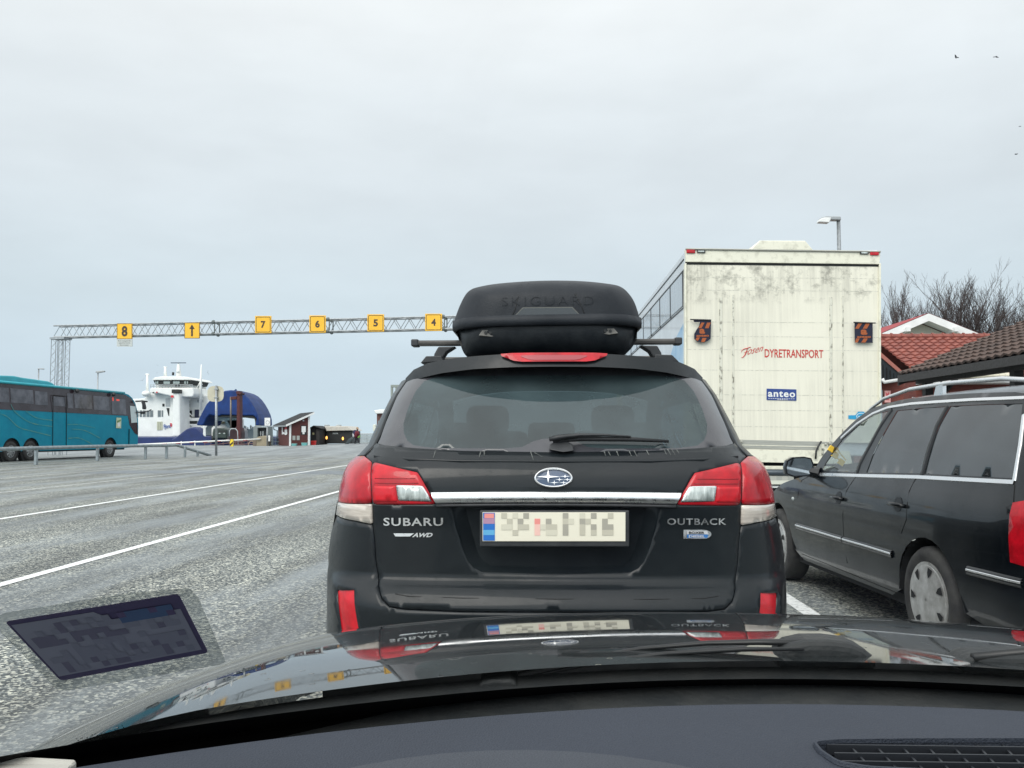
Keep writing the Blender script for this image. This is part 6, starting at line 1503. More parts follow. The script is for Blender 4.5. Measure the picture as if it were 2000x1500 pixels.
for u0, v0, u1, v1 in ((385, 780.5, 389, 786), (393, 780.5, 397, 786), (362, 778, 365, 784), (366, 789, 371, 795)): fp('window', rect(u0, v0, u1, v1), FY + 2.85, .1, M_FG)
for k in range(8): fp('cut_out', rect(355.5 + k * 2.6, 830 + (k % 3), 356.8 + k * 2.6, 835), FY + 1.5, .1, M_FG)
mb = MB(); mb.tube([at(354, 799, FY + 2), at(372, 817, FY + 2)], .12, 4); mb.tube([at(361, 799, FY + 2), at(376, 813, FY + 2)], .1, 4); mb.build('stairway', M_FW, fer)
for u, v in ((299.3, 767), (306, 766.2), (358.5, 786.5), (365.5, 785.5)):
    mb = MB(); c_ = at(u, v, FY - 2.2 if u < 320 else FY + 2.7); mb.lathe(c_, (0, 1, 0), [(0, .16), (.1, .16)], 10); mb.build('lifebuoy', M_FR_ if u > 300 else M_FBK, fer)
def mast(pts, r, m=M_FW):
    mb = MB(); mb.tube([at(u, v, Y) for u, v, Y in pts], r, 6); return mb.build('mast', m, fer, True)
m1_ = mast([(349, 736, FY + 3), (348.5, 712, FY + 3)], [.55, .28]); mb = MB(); mb.box(at(348.5, 708.7, FY + 3), (3.1, .25, .18)); mb.build('radar_bar', mat('radar_grey', (.10, .13, .17), .5), m1_)
mast([(348.5, 712, FY + 3), (348.5, 708.7, FY + 3)], .12); mast([(322.8, 736, FY + 3), (322.8, 716.5, FY + 3)], [.35, .2]); mast([(319.5, 717, FY + 3), (326, 717, FY + 3)], .12)
mast([(338, 733, FY + 3), (338.2, 727, FY + 3)], .22, M_FBK); mast([(345.5, 727, FY + 2.5), (350, 727, FY + 2.5)], .2, M_FG)
m2_ = mast([(287.3, 766, FY + 4), (287.8, 731, FY + 4)], [.28, .2]); mast([(284.5, 731.5, FY + 4), (291, 731.5, FY + 4)], .22)
mast([(391.5, 800, FY + 1), (392, 748, FY + 1), (393.3, 712, FY + 1)], [.35, .25, .12]); mast([(391.5, 745.5, FY + 1), (370.5, 781, FY + 1)], .1); mast([(392, 752, FY + 1), (396, 751, FY + 1)], .1, M_FG)
mb = MB(); mb.ball(at(285.5, 769, FY - 1), (.85, .8, .62), 12); mb.build('radome', M_FW, fer, True)
vis = [(383, 830.5), (389, 816), (395, 804), (403, 789), (412, 779.5), (421, 772), (430, 766.5), (440, 763), (450, 761.8), (460, 762.5), (468, 765), (476, 769.5), (484, 777), (491, 786.5), (497, 797), (502, 808), (504.6, 818), (505.2, 831), (499, 831.5), (500, 819), (497, 813), (494, 811.5), (470, 811.6), (432, 810), (428, 812.5), (418, 811.8), (409, 810), (403, 817), (398, 828.5), (395, 831.5)]
VYp = FY - 14; mb = MB()
A_ = [at(u, v, VYp) for u, v in vis]; n = len(A_); cA = at(446, 812, VYp)
out_i = list(range(0, 18)); inn = list(range(18, n))
B1 = [p + V(0, 3.0, 0) + (p - cA) * (.012 if i < 18 else 0) for i, p in enumerate(A_)]; B2 = [p + V(0, 8.5, 0) + (p - cA) * (-.02 if i < 18 else 0) for i, p in enumerate(A_)]
mb.add(A_ + B1 + B2, [tuple(range(n)), tuple(range(3*n-1, 2*n-1, -1))] + [(k*n+i, k*n+(i+1) % n, (k+1)*n+(i+1) % n, (k+1)*n+i) for k in (0, 1) for i in range(n)])
visr = mb.build('bow_visor', M_VB, fer, bevel=.35, seg=3)
fp('visor_shade', [(428, 811.6), (494, 811), (503, 822), (504, 831), (500, 831), (497, 818), (470, 814.5), (428, 814.5)], VYp + .4, 6, M_FBK, 0, visr); fp('hook', [(457, 762.5), (460, 759.8), (461, 762.5)], VYp + .5, .5, M_VB, 0, visr)  # black strip added to colour in the shade under the raised visor
fp('bow_frame', [(396, 853), (397, 832), (404, 818), (411, 812.5), (452, 812.5), (452, 820), (415, 822), (402, 836), (402, 853)], VYp + 5, 3, M_FW, .1)
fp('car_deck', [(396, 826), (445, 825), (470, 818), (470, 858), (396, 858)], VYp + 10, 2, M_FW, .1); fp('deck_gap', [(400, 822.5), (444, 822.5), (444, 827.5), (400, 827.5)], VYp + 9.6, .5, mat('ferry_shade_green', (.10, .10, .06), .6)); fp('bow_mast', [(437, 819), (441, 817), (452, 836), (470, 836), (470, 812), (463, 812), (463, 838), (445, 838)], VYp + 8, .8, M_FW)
fp('rail_post', rect(498.5, 813, 500.2, 831), VYp + 9, .6, M_FG); fp('bow_deck', [(470, 838), (497, 838), (497, 858), (470, 858)], VYp + 9, 2, M_FG)
for u, v, w, h in ((476, 831, 4, 8), (482, 834, 2, 4), (488, 830, 2.5, 9), (492, 833, 3, 6)): fp('winch', [(u, v + h), (u, v + 2), (u + w * .4, v), (u + w, v + 2), (u + w, v + h)], VYp + 8.6, .5, M_WHITE)

# vehicles waiting to leave the ferry
def deck_vehicle(label, px, Y, m, win, lamps, cat='van'):
    o = thing('deck_vehicle', label, cat, tuple(at(sum(p[0] for p in px) / len(px), max(p[1] for p in px), Y + 1)), group='vehicles on the ferry ramp')
    prism_at('body', px, Y, 4.4, m, o, .12); prism_at('windscreen', win, Y - .03, .05, M_FBK, o)
    for (u, v) in lamps: mb = MB(); mb.ball(at(u, v, Y - .02), (.16, .06, .1), 8); mb.build('headlamp', M_REV, o, True)
    bx0 = min(p[0] for p in px); bx1 = max(p[0] for p in px); bv = max(p[1] for p in px)
    for u in (bx0 + 2, bx1 - 2): mb = MB(); mb.lathe(at(u, bv, Y + .8), (1, 0, 0), [(-.15, .36), (.15, .36)], 12); mb.build('wheel', M_RUBBER, o)
    return o
deck_vehicle('dark green lorry front on the ferry ramp, behind the round sign pole', [(415, 856), (414.5, 846), (416, 838), (420, 835.5), (437, 835.5), (442.5, 838.5), (443, 856)], 128, mat('dark_green_paint', (.03, .045, .038), .4), [(427, 840.5), (440, 840.5), (441, 845), (427, 845)], ((429, 846.6), (438, 846.6)))
deck_vehicle('small dark car facing out of the ferry between the lorry and the red tower', [(446, 857), (445.5, 845), (449, 838), (452, 836), (460, 836), (464, 840), (466, 857)], 126, mat('dark_plum_paint', (.03, .022, .032), .35, coat=.5), [(450.5, 840), (461, 840), (462.5, 843.5), (449.5, 843.5)], ((450, 849), (462, 849)), 'car')
# ---------------- link span tower, barrier, quay furniture
M_OXR = mat('oxide_red', (.095, .016, .016), .6, var=.35, vscale=2.5)
tow = thing('lifting_tower', 'dark red steel lifting tower in front of the raised blue bow visor', 'tower', tuple(at(465, 872, 98)))
prism_at('column', [(461.5, 873), (462.3, 768), (468.7, 768), (469, 873)], 98, .9, M_OXR, tow, .05); prism_at('head', [(461, 768.6), (461, 764.2), (467, 763.5), (467, 766.8), (472, 767.5), (470, 770), (469, 771)], 97.8, 1.2, M_OXR, tow, .03)
prism_at('arm', [(449.8, 775), (462, 774), (462, 780), (449.8, 780.5)], 98.1, .6, M_OXR, tow, .03); mb = MB(); mb.tube([at(450.8, 775, 98.2), at(450.8, 836, 98.2)], .10, 6); mb.build('hydraulic_ram', mat('ram_steel', (.20, .17, .14), .45, .3), tow, True)
prism_at('base', [(447, 872), (447, 845), (450, 837), (458, 836), (463, 832), (470, 836), (472, 845), (471, 872)], 98.4, 1.2, mat('oxide_shadow', (.04, .016, .02), .6), tow, .1)
mb = MB(); mb.tube([at(448, 852, 98), at(448.5, 841, 98), at(452, 837.5, 98), at(460, 837.5, 98), at(464, 842, 98), at(465.5, 872, 98)], .06, 6); mb.build('pipe', M_FG, tow, True)
ls = thing('ramp_railing', 'rusty brown ramp railing below the red and white barrier', 'railing', tuple(at(450, 873, 93)))
M_RUST = mat('rusty_rail', (.17, .10, .10), .7)
for a_, b_ in (((399, 866), (447, 858.5)), ((399, 871), (497, 859.5)), ((410, 873.5), (497, 866)), ((440, 873), (497, 870))):
    mb = MB(); mb.tube([at(*a_, 93), at(*b_, 93)], .05, 4); mb.build('rail', M_RUST, ls)
for k in range(9): mb = MB(); mb.tube([at(400 + k * 12, 864 - k * .6, 93), at(400 + k * 12, 875, 93)], .045, 4); mb.build('post', M_RUST, ls)
mb = MB(); mb.tube([at(485.5, 874, 92), at(485.8, 866, 92), at(489, 862, 92), at(493, 861.5, 92), at(496, 864, 92)], .055, 6); mb.build('hoop', mat('hoop_tan', (.40, .30, .22), .6), ls, True)
br_ = thing('barrier', 'long white barrier boom with red bands lowered across the ferry berth', 'barrier', tuple(at(500, 872, 83)))
M_BW = mat('barrier_white', (.84, .84, .80), .5); M_BR = mat('barrier_red', (.45, .08, .09), .5)
BA, BBp = at(258, 869.0, 80), at(509, 857.5, 83)
mb = MB(); mb.tube([BA, BBp], .075, 8); boom = mb.build('boom', M_BW, br_, True)
for k in range(9):
    a_, b_ = BA.lerp(BBp, .02 + k * .105), BA.lerp(BBp, .055 + k * .105); mb = MB(); mb.tube([a_ + V(0, -.01, -.03), b_ + V(0, -.01, -.03)], .065, 8); mb.build('red_band', M_BR, boom, True)
for u, u2, v0, v1 in ((354, 354, 862, 876), (380, 381.5, 861, 878)):
    mb = MB(); mb.tube([at(u, v0, 81.5), at(u2, v1, 81.5)], .05, 6); mb.build('drop_leg', M_BW, br_, True)
hz = thing('hazard_post', 'short yellow and black striped post under the barrier boom', 'post', tuple(at(452, 874, 80)))
hp = [(449, 874.5), (449, 858), (455, 858), (455, 874.5)]; prism_at('post', hp, 80, .2, mat('hazard_yellow', (.85, .62, .04), .5), hz, .01)
prism_at('stripe', [(449, 871.5), (449, 867.5), (455, 862), (455, 866)], 79.98, .02, M_SIGNB, hz); prism_at('stripe', [(449, 862), (449, 858.2), (450.5, 858.2)], 79.98, .02, M_SIGNB, hz)
cb_ = thing('barrier_housing', 'beige box holding the barrier boom beside the quay sign', 'barrier box', tuple(at(512, 872, 83)))
prism_at('housing', [(500.5, 873), (501, 855), (505, 853), (516, 851), (523, 853), (524, 872.5)], 83.1, 1.0, mat('housing_beige', (.34, .29, .20), .6, var=.2, vscale=3), cb_, .04)
prism_at('side_plate', [(494, 873), (494, 856), (500.4, 856), (500.4, 873)], 83.6, .8, mat('housing_side', (.20, .16, .12), .6), cb_)
gh = thing('winch_house', 'grey steel frame with dark winch openings on the quay edge', 'winch house', tuple(at(510, 872, 88)))
prism_at('frame', [(494.5, 872), (494.5, 834), (499, 830.5), (503, 833), (524, 832.5), (525, 872), (522, 872), (522, 836), (503, 836), (503, 872)], 88, 1.5, mat('winch_grey', (.20, .23, .23), .6), gh, .05); prism_at('interior', [(502.5, 872), (502.5, 836), (522.5, 836), (522.5, 872)], 88.5, 1.2, mat('winch_dark', (.035, .04, .045), .7), gh)
for u in (508, 512.5): prism_at('drum', rect(u, 842, u + 2, 851), 88.4, .15, M_FG, gh)
s2 = thing('quay_sign', 'small white sign with a ring symbol on a post left of the brick kiosk', 'sign', tuple(at(522, 872, 82)))
mb = MB(); mb.tube([at(521.8, 872, 82), at(521.8, 830, 82)], .06, 6); mb.build('post', M_GALV, s2, True); prism_at('sign_plate', rect(516.8, 816, 527.6, 831.3), 81.9, .04, M_WHITE, s2)
mb = MB(); c_ = at(522.6, 825, 81.88); E_ = 20; R1, R2 = 4 * 82 / 1700, 3 * 82 / 1700
mb.add([c_ + V(R1 * math.cos(k * .31416), 0, R1 * math.sin(k * .31416)) for k in range(E_)] + [c_ + V(R2 * math.cos(k * .31416), 0, R2 * math.sin(k * .31416)) for k in range(E_)], [(i, (i+1) % E_, (i+1) % E_ + E_, i + E_) for i in range(E_)]); mb.build('ring_symbol', M_FG, s2)
wp = thing('bollard', 'slim white post with a black foot beside the barrier box', 'bollard', tuple(at(525.5, 872, 81))); prism_at('shaft', rect(524, 850.5, 527.3, 862), 81, .16, M_WHITE, wp, .02); prism_at('foot', rect(524.3, 862, 527, 872.5), 81.02, .14, M_FBK, wp, .02)
rl2 = thing('quay_railing', 'dark grey quay railing with the sea behind it, left of the kiosk', 'railing', tuple(at(535, 872, 84)))
M_DRL = mat('railing_dark', (.10, .13, .15), .5, .3)
for v0, v1 in ((857.5, 855), (863.5, 862.5), (869.5, 869)): mb = MB(); mb.tube([at(527, v0, 84), at(546, v1, 84)], .035, 5); mb.build('rail', M_DRL, rl2)
for u in (528, 535.5, 543): mb = MB(); mb.tube([at(u, 855.5, 84), at(u, 872, 84)], .04, 5); mb.build('post', M_DRL, rl2)

# ================================================================ KIOSK AND ITS NEIGHBOURS
def brick(name, c1, c2, sc=1.0, mortar=(.25, .22, .20)):
    if name in MATS: return MATS[name]
    m = bpy.data.materials.new(name); m.use_nodes = True; t = m.node_tree; b = t.nodes['Principled BSDF']; N = t.nodes.new; L = t.links.new
    c = N('ShaderNodeTexCoord'); sx = N('ShaderNodeSeparateXYZ'); L(c.outputs['Object'], sx.inputs[0]); ad = N('ShaderNodeMath'); L(sx.outputs[0], ad.inputs[0]); L(sx.outputs[1], ad.inputs[1])
    cb = N('ShaderNodeCombineXYZ'); L(ad.outputs[0], cb.inputs[0]); L(sx.outputs[2], cb.inputs[1])
    br = N('ShaderNodeTexBrick'); br.inputs['Scale'].default_value = 4.2 * sc; br.inputs['Color1'].default_value = (*c1, 1); br.inputs['Color2'].default_value = (*c2, 1); br.inputs['Mortar'].default_value = (*mortar, 1); br.inputs['Mortar Size'].default_value = .012; br.inputs['Row Height'].default_value = .30; br.inputs['Brick Width'].default_value = 1.0
    L(cb.outputs[0], br.inputs[0]); L(br.outputs[0], b.inputs['Base Color']); b.inputs['Roughness'].default_value = .8; MATS[name] = m; return m
M_BRK = brick('kiosk_brick', (.080, .022, .020), (.105, .030, .026), 1.0, (.06, .03, .03)); M_ROOFD = mat('roof_felt_black', (.012, .013, .015), .8, var=.4, vscale=4)
ks = thing('kiosk', 'small red brick kiosk with steep black lean to roof and white corner boards', 'kiosk', tuple(at(575, 871, 81)))
KA, KB, KC = at(565, 871, 80), at(604, 870, 81), at(542.5, 871, 84.5)          # corner, right end of front, far end of left wall
def W3(p, v, Y): return V(p.x, p.y, at(560, v, p.y).z)
def zat(v, Y): return at(900, v, Y).z
KD = KB + (KC - KA)
zb0 = gz(-23, 80) - .03
hA, hB = zat(829.5, 80), zat(812, 81); hC = hA
mb = MB(); base4 = [V(p.x, p.y, zb0) for p in (KA, KB, KD, KC)]; top4 = [V(KA.x, KA.y, hA), V(KB.x, KB.y, hB), V(KD.x, KD.y, hB), V(KC.x, KC.y, hA)]
mb.add(base4 + top4, [(0, 1, 5, 4), (1, 2, 6, 5), (2, 3, 7, 6), (3, 0, 4, 7), (4, 5, 6, 7)]); mb.build('wall', M_BRK, ks)
ef = (KB - KA).normalized(); el = (KC - KA).normalized(); sl_ = (hB - hA) / (KB - KA).length
def kr(s, t, up=0): p = KA + ef * s + el * t; return V(p.x, p.y, hA + sl_ * s + .05 + up)
Lf, Ll = (KB - KA).length, (KC - KA).length
mb = MB(); mb.prism([kr(-.42, -.25), kr(Lf + .38, -.25), kr(Lf + .38, Ll + .3), kr(-.42, Ll + .3)], (0, 0, .16)); rf_ = mb.build('roof', M_ROOFD, ks)
mb = MB(); mb.prism([kr(-.42, -.28, -.04), kr(Lf + .38, -.28, -.04), kr(Lf + .38, -.28, .14), kr(-.42, -.28, .14)], el * -.03); mb.build('fascia', M_WHITE, rf_)
mb = MB(); mb.prism([kr(-.45, -.25, -.03), kr(-.45, Ll + .3, -.03), kr(-.45, Ll + .3, .12), kr(-.45, -.25, .12)], ef * -.03); mb.build('gutter', mat('gutter_grey', (.22, .24, .25), .5), rf_)
mb = MB(); g0 = kr(-.5, Ll * .95, 0); mb.tube([g0, g0 + V(.05, 0, -.25), V(KC.x - .05, KC.y - .1, hA - .5), V(KC.x - .05, KC.y - .1, zb0)], .05, 6); mb.build('downpipe', M_DRL, ks, True)
for p, h, off in ((KA, hA, 0), (KB, hB, -.12)):
    mb = MB(); c_ = p + ef * (.06 + off) + el * -.03; mb.box((c_.x, c_.y, (zb0 + h) / 2), (.17, .05, h - zb0), Matrix.Rotation(math.atan2(ef.y, ef.x), 3, 'Z')); mb.build('corner_board', M_WHITE, ks)
def kf(u, v, off=.03):
    d = ray(u, v); n = V(ef.y, -ef.x, 0); t = (KA - CAM).dot(n) / d.dot(n); return CAM + d * t + n * off
def kl(u, v, off=.03):
    d = ray(u, v); n = V(-el.y, el.x, 0)
    if n.x > 0: n = -n
    t = (KA - CAM).dot(n) / d.dot(n); return CAM + d * t + n * off
def kpoly(name, px, f, m, par=ks, off=.03):
    mb = MB(); mb.add([f(u, v, off) for u, v in px], [tuple(range(len(px)))]); return mb.build(name, m, par)
nb_ = kpoly('notice_board', rect(587.3, 831, 599.3, 849), kf, M_FBK); kpoly('notice_paper', [(588.8, 832.5), (597, 832.5), (597, 844), (594.5, 844), (594.5, 848), (590.5, 848), (590.5, 844), (588.8, 844)], kf, M_WHITE, nb_, .045)
for u0 in (571, 579.3): kpoly('meter_box', rect(u0, 851, u0 + 5.8, 859.6), kf, mat('meter_grey', (.36, .38, .36), .6))
kpoly('vent', rect(591, 819.5, 594, 822.8), kf, M_FG)
mb = MB(); f_ = [kl(551, 848.5), kl(556, 847.8), kl(551, 831), kl(556, 831)]; text(mb, 'L', lambda a, b: bil(f_, a, b), 0, bold=.05); f2_ = [kl(556.5, 850, .04), kl(562, 849.5, .04), kl(556.5, 838, .04), kl(562, 838, .04)]; text(mb, 's', lambda a, b: bil(f2_, a, b), 0, bold=.05)
c_ = [kl(559.3 + 2.2 * math.cos(k * .785), 836.5 + 2.6 * math.sin(k * .785), .05) for k in range(8)]; mb.add(c_, [tuple(range(8))], 1); mb.build('logo', [M_WHITE, M_FR_], ks)
M_TB = mat('teal_bin', (.12, .38, .38), .6)
for u0, u1, v0, v1, nm in ((569, 578, 866.5, 872.5, 'low teal bin by the left corner board of the kiosk'), (588.6, 599, 864.8, 871.3, 'low teal bin under the notice board of the kiosk')):
    o = thing('bin', nm, 'bin', tuple(at((u0 + u1) / 2, v1, 79.3)), group='teal bins at the kiosk'); prism_at('tub', [(u0 + .5, v1), (u0, v0 + 1.2), (u1, v0 + 1.2), (u1 - .5, v1)], 79.3, .4, M_TB, o, .02); prism_at('lid', rect(u0 - .2, v0, u1 + .2, v0 + 1.3), 79.28, .44, mat('teal_bin_lid', (.20, .48, .47), .6), o, .01)
o = thing('bin', 'bright red bin between the kiosk and the black shed', 'bin', tuple(at(611, 869, 82))); prism_at('tub', [(607.5, 870), (606.8, 862.5), (615.2, 862.5), (614.6, 869.6)], 82, .5, mat('bin_red', (.70, .03, .03), .5), o, .03); prism_at('lid', rect(606.5, 861, 615.5, 862.6), 81.97, .56, mat('bin_red_lid', (.80, .06, .05), .5), o, .02)
sh_ = thing('shed', 'black gabled shed with a plank door right of the brick kiosk', 'shed', tuple(at(615, 869, 88)))
prism_at('wall', [(606, 869.5), (606, 836), (612.3, 833), (625, 838), (625, 868)], 86, 3, mat('black_boards', (.022, .022, .024), .8, var=.4, vscale=3, stretch=(6, 1, .4)), sh_)
prism_at('roof', [(604.5, 835.5), (612.2, 831), (626.5, 836.3), (626.5, 838.2), (612.3, 833), (605, 837)], 85.7, 3.6, M_ROOFD, sh_); prism_at('door', rect(617.5, 838, 624, 867.5), 85.95, .06, mat('grey_boards', (.075, .07, .068), .8), sh_); prism_at('door_sign', rect(610, 845, 613.8, 849.2), 85.95, .04, mat('brass_sign', (.38, .36, .20), .5), sh_)
tr = thing('catering_trailer', 'dark trailer with pale sloping roof and two lit orange lamps beside the walker', 'trailer', tuple(at(655, 868, 88)))
M_TRD = mat('trailer_dark', (.020, .022, .022), .5, var=.3, vscale=2)
prism_at('body', [(637, 866), (637, 841.5), (673, 840.5), (688, 842), (687, 866)], 88, 4, M_TRD, tr, .05); prism_at('side_panel', [(626.5, 866.5), (627, 836), (633, 833.5), (637.2, 841.6), (637.2, 866.5)], 88.5, 3, mat('trailer_maroon', (.06, .025, .028), .6), tr, .03)
prism_at('roof', [(633.5, 832.6), (678, 832.2), (689.5, 840.8), (673, 841), (637, 842)], 87.7, 4.6, mat('trailer_roof', (.60, .57, .51), .6, var=.15, vscale=3), tr, .05)
for u0 in (632.5, 655.5): prism_at('roof_box', [(u0, 832.8), (u0 + 1.2, 829.6), (u0 + 7, 829.4), (u0 + 7.6, 832.6)], 89, 1, M_FG, tr, .03)
M_ORL = mat('orange_lamp', (.9, .35, .05), .4, emit=(1, .48, .12), estr=2.2)
for u, v in ((637.8, 855), (669.6, 856.5)): mb = MB(); mb.ball(at(u, v, 87.9), (.10, .06, .17), 8); mb.build('lamp', M_ORL, tr, True)
mb = MB(); f_ = [at(650, 848, 87.95), at(661, 848, 87.95), at(650, 845.2, 87.95), at(661, 845.2, 87.95)]; text(mb, 'KIOSK', lambda a, b: bil(f_, a, b), bold=.03); mb.build('lettering', M_FG, tr)
prism_at('number_panel', rect(630.5, 840, 632, 846), 88.45, .04, M_FR_, tr)
# pale fence and railing at the quay end
fn = thing('quay_fence', 'low pale grey boarded fence at the end of the quay behind the walker', 'fence', tuple(at(715, 866, 97)))
for k in range(6): prism_at('board', [(690, 848.2 + k * 3), (775, 847.6 + k * 3), (775, 849.8 + k * 3), (690, 850.4 + k * 3)], 97, .06, mat('fence_grey', (.40, .45, .46), .7, var=.25, vscale=4), fn)
for u in range(692, 776, 12): prism_at('post', rect(u, 847, u + 1.2, 867.5), 97.08, .1, M_FG, fn)
mb = MB(); mb.tube([at(690, 847, 97.1), at(775, 846.4, 97.1)], .04, 5); mb.build('top_rail', M_FG, fn)
bk = thing('brick_tower', 'brown brick building with a white flat roof edge behind the left of the wagon', 'building', tuple(at(745, 868, 70)))
prism_at('wall', rect(736, 806, 800, 872), 70, 5, brick('tower_brick', (.12, .045, .038), (.15, .06, .05), 1), bk); prism_at('roof', [(730.5, 801.5), (741, 799.8), (806, 799), (806, 806), (733, 808)], 69.6, 6, M_WHITE, bk, .05)
for v in (821.5, 830): prism_at('window', rect(738, v, 742, v + 6.5), 69.95, .05, M_FGL, bk)
prism_at('wall_lamp', [(728.2, 841.8), (727.8, 829.5), (733.8, 828.8), (734, 840), (731, 842.5)], 69.7, .3, mat('lamp_cream', (.66, .68, .60), .5), bk, .03)
sf = thing('steel_portal', 'grey green steel portal frame rising behind the left rear window corner', 'frame', tuple(at(775, 868, 75)))
M_PG = mat('portal_green', (.22, .25, .23), .6); prism_at('upright', rect(763, 756, 766.8, 870), 75, .3, M_PG, sf); prism_at('beam', rect(763, 751.5, 790, 756.5), 75, .35, M_PG, sf); prism_at('upright', rect(772, 756, 774.5, 870), 75, .3, M_PG, sf)

# ================================================================ PERSON WITH A SUITCASE
PYY = 86.5; psc = 1700 / PYY
pg = gz(0, PYY); P0 = at(696, 867, PYY)
def pj(u, v, dy=0): q_ = at(u, v, PYY); return V(q_.x, q_.y + dy, q_.z)
z0p = pj(696, 867).z
pe = thing('person', 'person in a dark red jacket walking right, pulling a suitcase', 'person', tuple(P0))
joints_ = {'pel': (695.8, 852, 0, .17), 'ch': (697.3, 843.5, 0, .20), 'nk': (698, 839.6, 0, .075), 'hd': (698.4, 837.2, 0, .12), 'ht': (698.5, 835.4, 0, .09),
           'k1': (699, 858.5, -.05, .08), 'a1': (701.2, 864.8, -.08, .06), 't1': (703, 865.8, -.08, .045), 'k2': (694.8, 859, .08, .08), 'a2': (692.7, 865.3, .1, .06), 't2': (694.3, 866.4, .1, .045),
           's1': (698.5, 842, -.19, .075), 'e1': (700.5, 847, -.24, .06), 'w1': (702.6, 850, -.2, .045), 's2': (696, 842, .19, .075), 'e2': (692.5, 847, .22, .06), 'w2': (689.8, 851.5, .15, .045)}
edges_ = [('pel', 'ch'), ('ch', 'nk'), ('nk', 'hd'), ('hd', 'ht'), ('pel', 'k1'), ('k1', 'a1'), ('a1', 't1'), ('pel', 'k2'), ('k2', 'a2'), ('a2', 't2'), ('ch', 's1'), ('s1', 'e1'), ('e1', 'w1'), ('ch', 's2'), ('s2', 'e2'), ('e2', 'w2')]
me = bpy.data.meshes.new('body'); keys = list(joints_); me.from_pydata([tuple(pj(*joints_[k][:3])) for k in keys], [(keys.index(a), keys.index(b)) for a, b in edges_], [])
bo = bpy.data.objects.new('body', me); COL.objects.link(bo); adopt(bo, pe); sk = bo.modifiers.new('skin', 'SKIN'); sb = bo.modifiers.new('sub', 'SUBSURF'); sb.levels = sb.render_levels = 1
for i, k in enumerate(keys): me.skin_vertices[0].data[i].radius = (joints_[k][3],) * 2
me.skin_vertices[0].data[0].use_root = True
me.materials.append(mat('dark_trousers', (.015, .016, .022), .8))
mb = MB(); mb.tube([pj(695.6, 854.5), pj(696, 850), pj(697.2, 845), pj(697.6, 841.3)], [.21, .22, .25, .14], 12)
for s1, e1, w1 in ((('s1', 'e1', 'w1')), (('s2', 'e2', 'w2'))): mb.tube([pj(*joints_[k][:3]) for k in (s1, e1, w1)], [.10, .085, .065], 8)
mb.build('jacket', mat('jacket_red', (.13, .012, .022), .8), pe, True)
mb = MB(); mb.ball(pj(698.1, 836.6), (.125, .13, .14), 10); mb.build('hair', mat('hair_blond', (.34, .24, .15), .8), pe, True)
mb = MB(); mb.ball(pj(699.0, 837.6, -.03), (.085, .10, .10), 10); mb.build('face', mat('skin', (.52, .33, .25), .6), pe, True)
bp_ = thing('backpack', 'navy backpack with pale side worn by the walking person', 'backpack', tuple(pj(693, 850))); mb = MB(); mb.ball(pj(693.3, 845.3), (.20, .17, .30), 12); mb.build('bag', mat('backpack_navy', (.02, .022, .07), .8), bp_, True); mb = MB(); mb.ball(pj(690.8, 849.8), (.13, .12, .24), 10); mb.build('side_pocket', mat('backpack_pale', (.55, .57, .60), .8), bp_, True)
gb = thing('shoulder_bag', 'small bright green bag carried in front of the walking person', 'bag', tuple(pj(702.5, 855))); mb = MB(); mb.box(pj(702.3, 853, -.25), (.30, .10, .14), Matrix.Rotation(-.6, 3, 'Y')); mb.build('bag', mat('bag_green', (.12, .30, .05), .7), gb, bevel=.03); mb = MB(); mb.tube([pj(701, 852, -.25), pj(702.5, 849.5, -.22), pj(703.6, 850.8, -.25)], .015, 4); mb.build('handle', M_BLACK, gb)
su = thing('suitcase', 'dark grey wheeled suitcase tilted behind the walking person', 'suitcase', tuple(pj(674, 867.5)))
mb = MB(); mb.prism([pj(u, v, -.1) for u, v in ((673.5, 866.8), (681, 857.5), (686.5, 854.2), (689.5, 858), (680.5, 867.2))], (0, .3, 0)); mb.build('case', mat('case_grey', (.05, .065, .07), .5), su, bevel=.04); mb = MB(); mb.tube([pj(686, 856), pj(689.8, 851.5)], .018, 5); mb.build('handle', M_GALV, su)
mb = MB(); mb.lathe(pj(675, 867.2), (0, 1, 0), [(-.1, .06), (.15, .06)], 10); mb.build('wheel', M_RUBBER, su, True)
# ================================================================ BUILDINGS ON THE RIGHT
def tiles(name, c1, c2, sx_=3.3, sz_=3.0, gap=(.03, .01, .01)):
    """roof tiles: staggered courses with rounded shadows and weathering"""
    m = bpy.data.materials.new(name); m.use_nodes = True; t = m.node_tree; b = t.nodes['Principled BSDF']; N = t.nodes.new; L = t.links.new
    uv = N('ShaderNodeUVMap'); br = N('ShaderNodeTexBrick'); br.inputs['Scale'].default_value = 1; br.inputs['Color1'].default_value = (*c1, 1); br.inputs['Color2'].default_value = (*c2, 1); br.inputs['Mortar'].default_value = (*gap, 1)
    br.inputs['Mortar Size'].default_value = .035; br.inputs['Mortar Smooth'].default_value = .4; br.inputs['Brick Width'].default_value = sx_; br.inputs['Row Height'].default_value = sz_; L(uv.outputs[0], br.inputs[0])
    n = N('ShaderNodeTexNoise'); n.inputs['Scale'].default_value = 1.3; n.inputs['Detail'].default_value = 6; c = N('ShaderNodeTexCoord'); L(c.outputs['Object'], n.inputs[0])
    r = N('ShaderNodeMapRange'); r.inputs[1].default_value = .3; r.inputs[2].default_value = .7; r.inputs[3].default_value = .75; r.inputs[4].default_value = 1.25; L(n.outputs[0], r.inputs[0])
    s = N('ShaderNodeVectorMath'); s.operation = 'SCALE'; L(br.outputs[0], s.inputs[0]); L(r.outputs[0], s.inputs['Scale']); L(s.outputs[0], b.inputs['Base Color']); b.inputs['Roughness'].default_value = .75
    return m
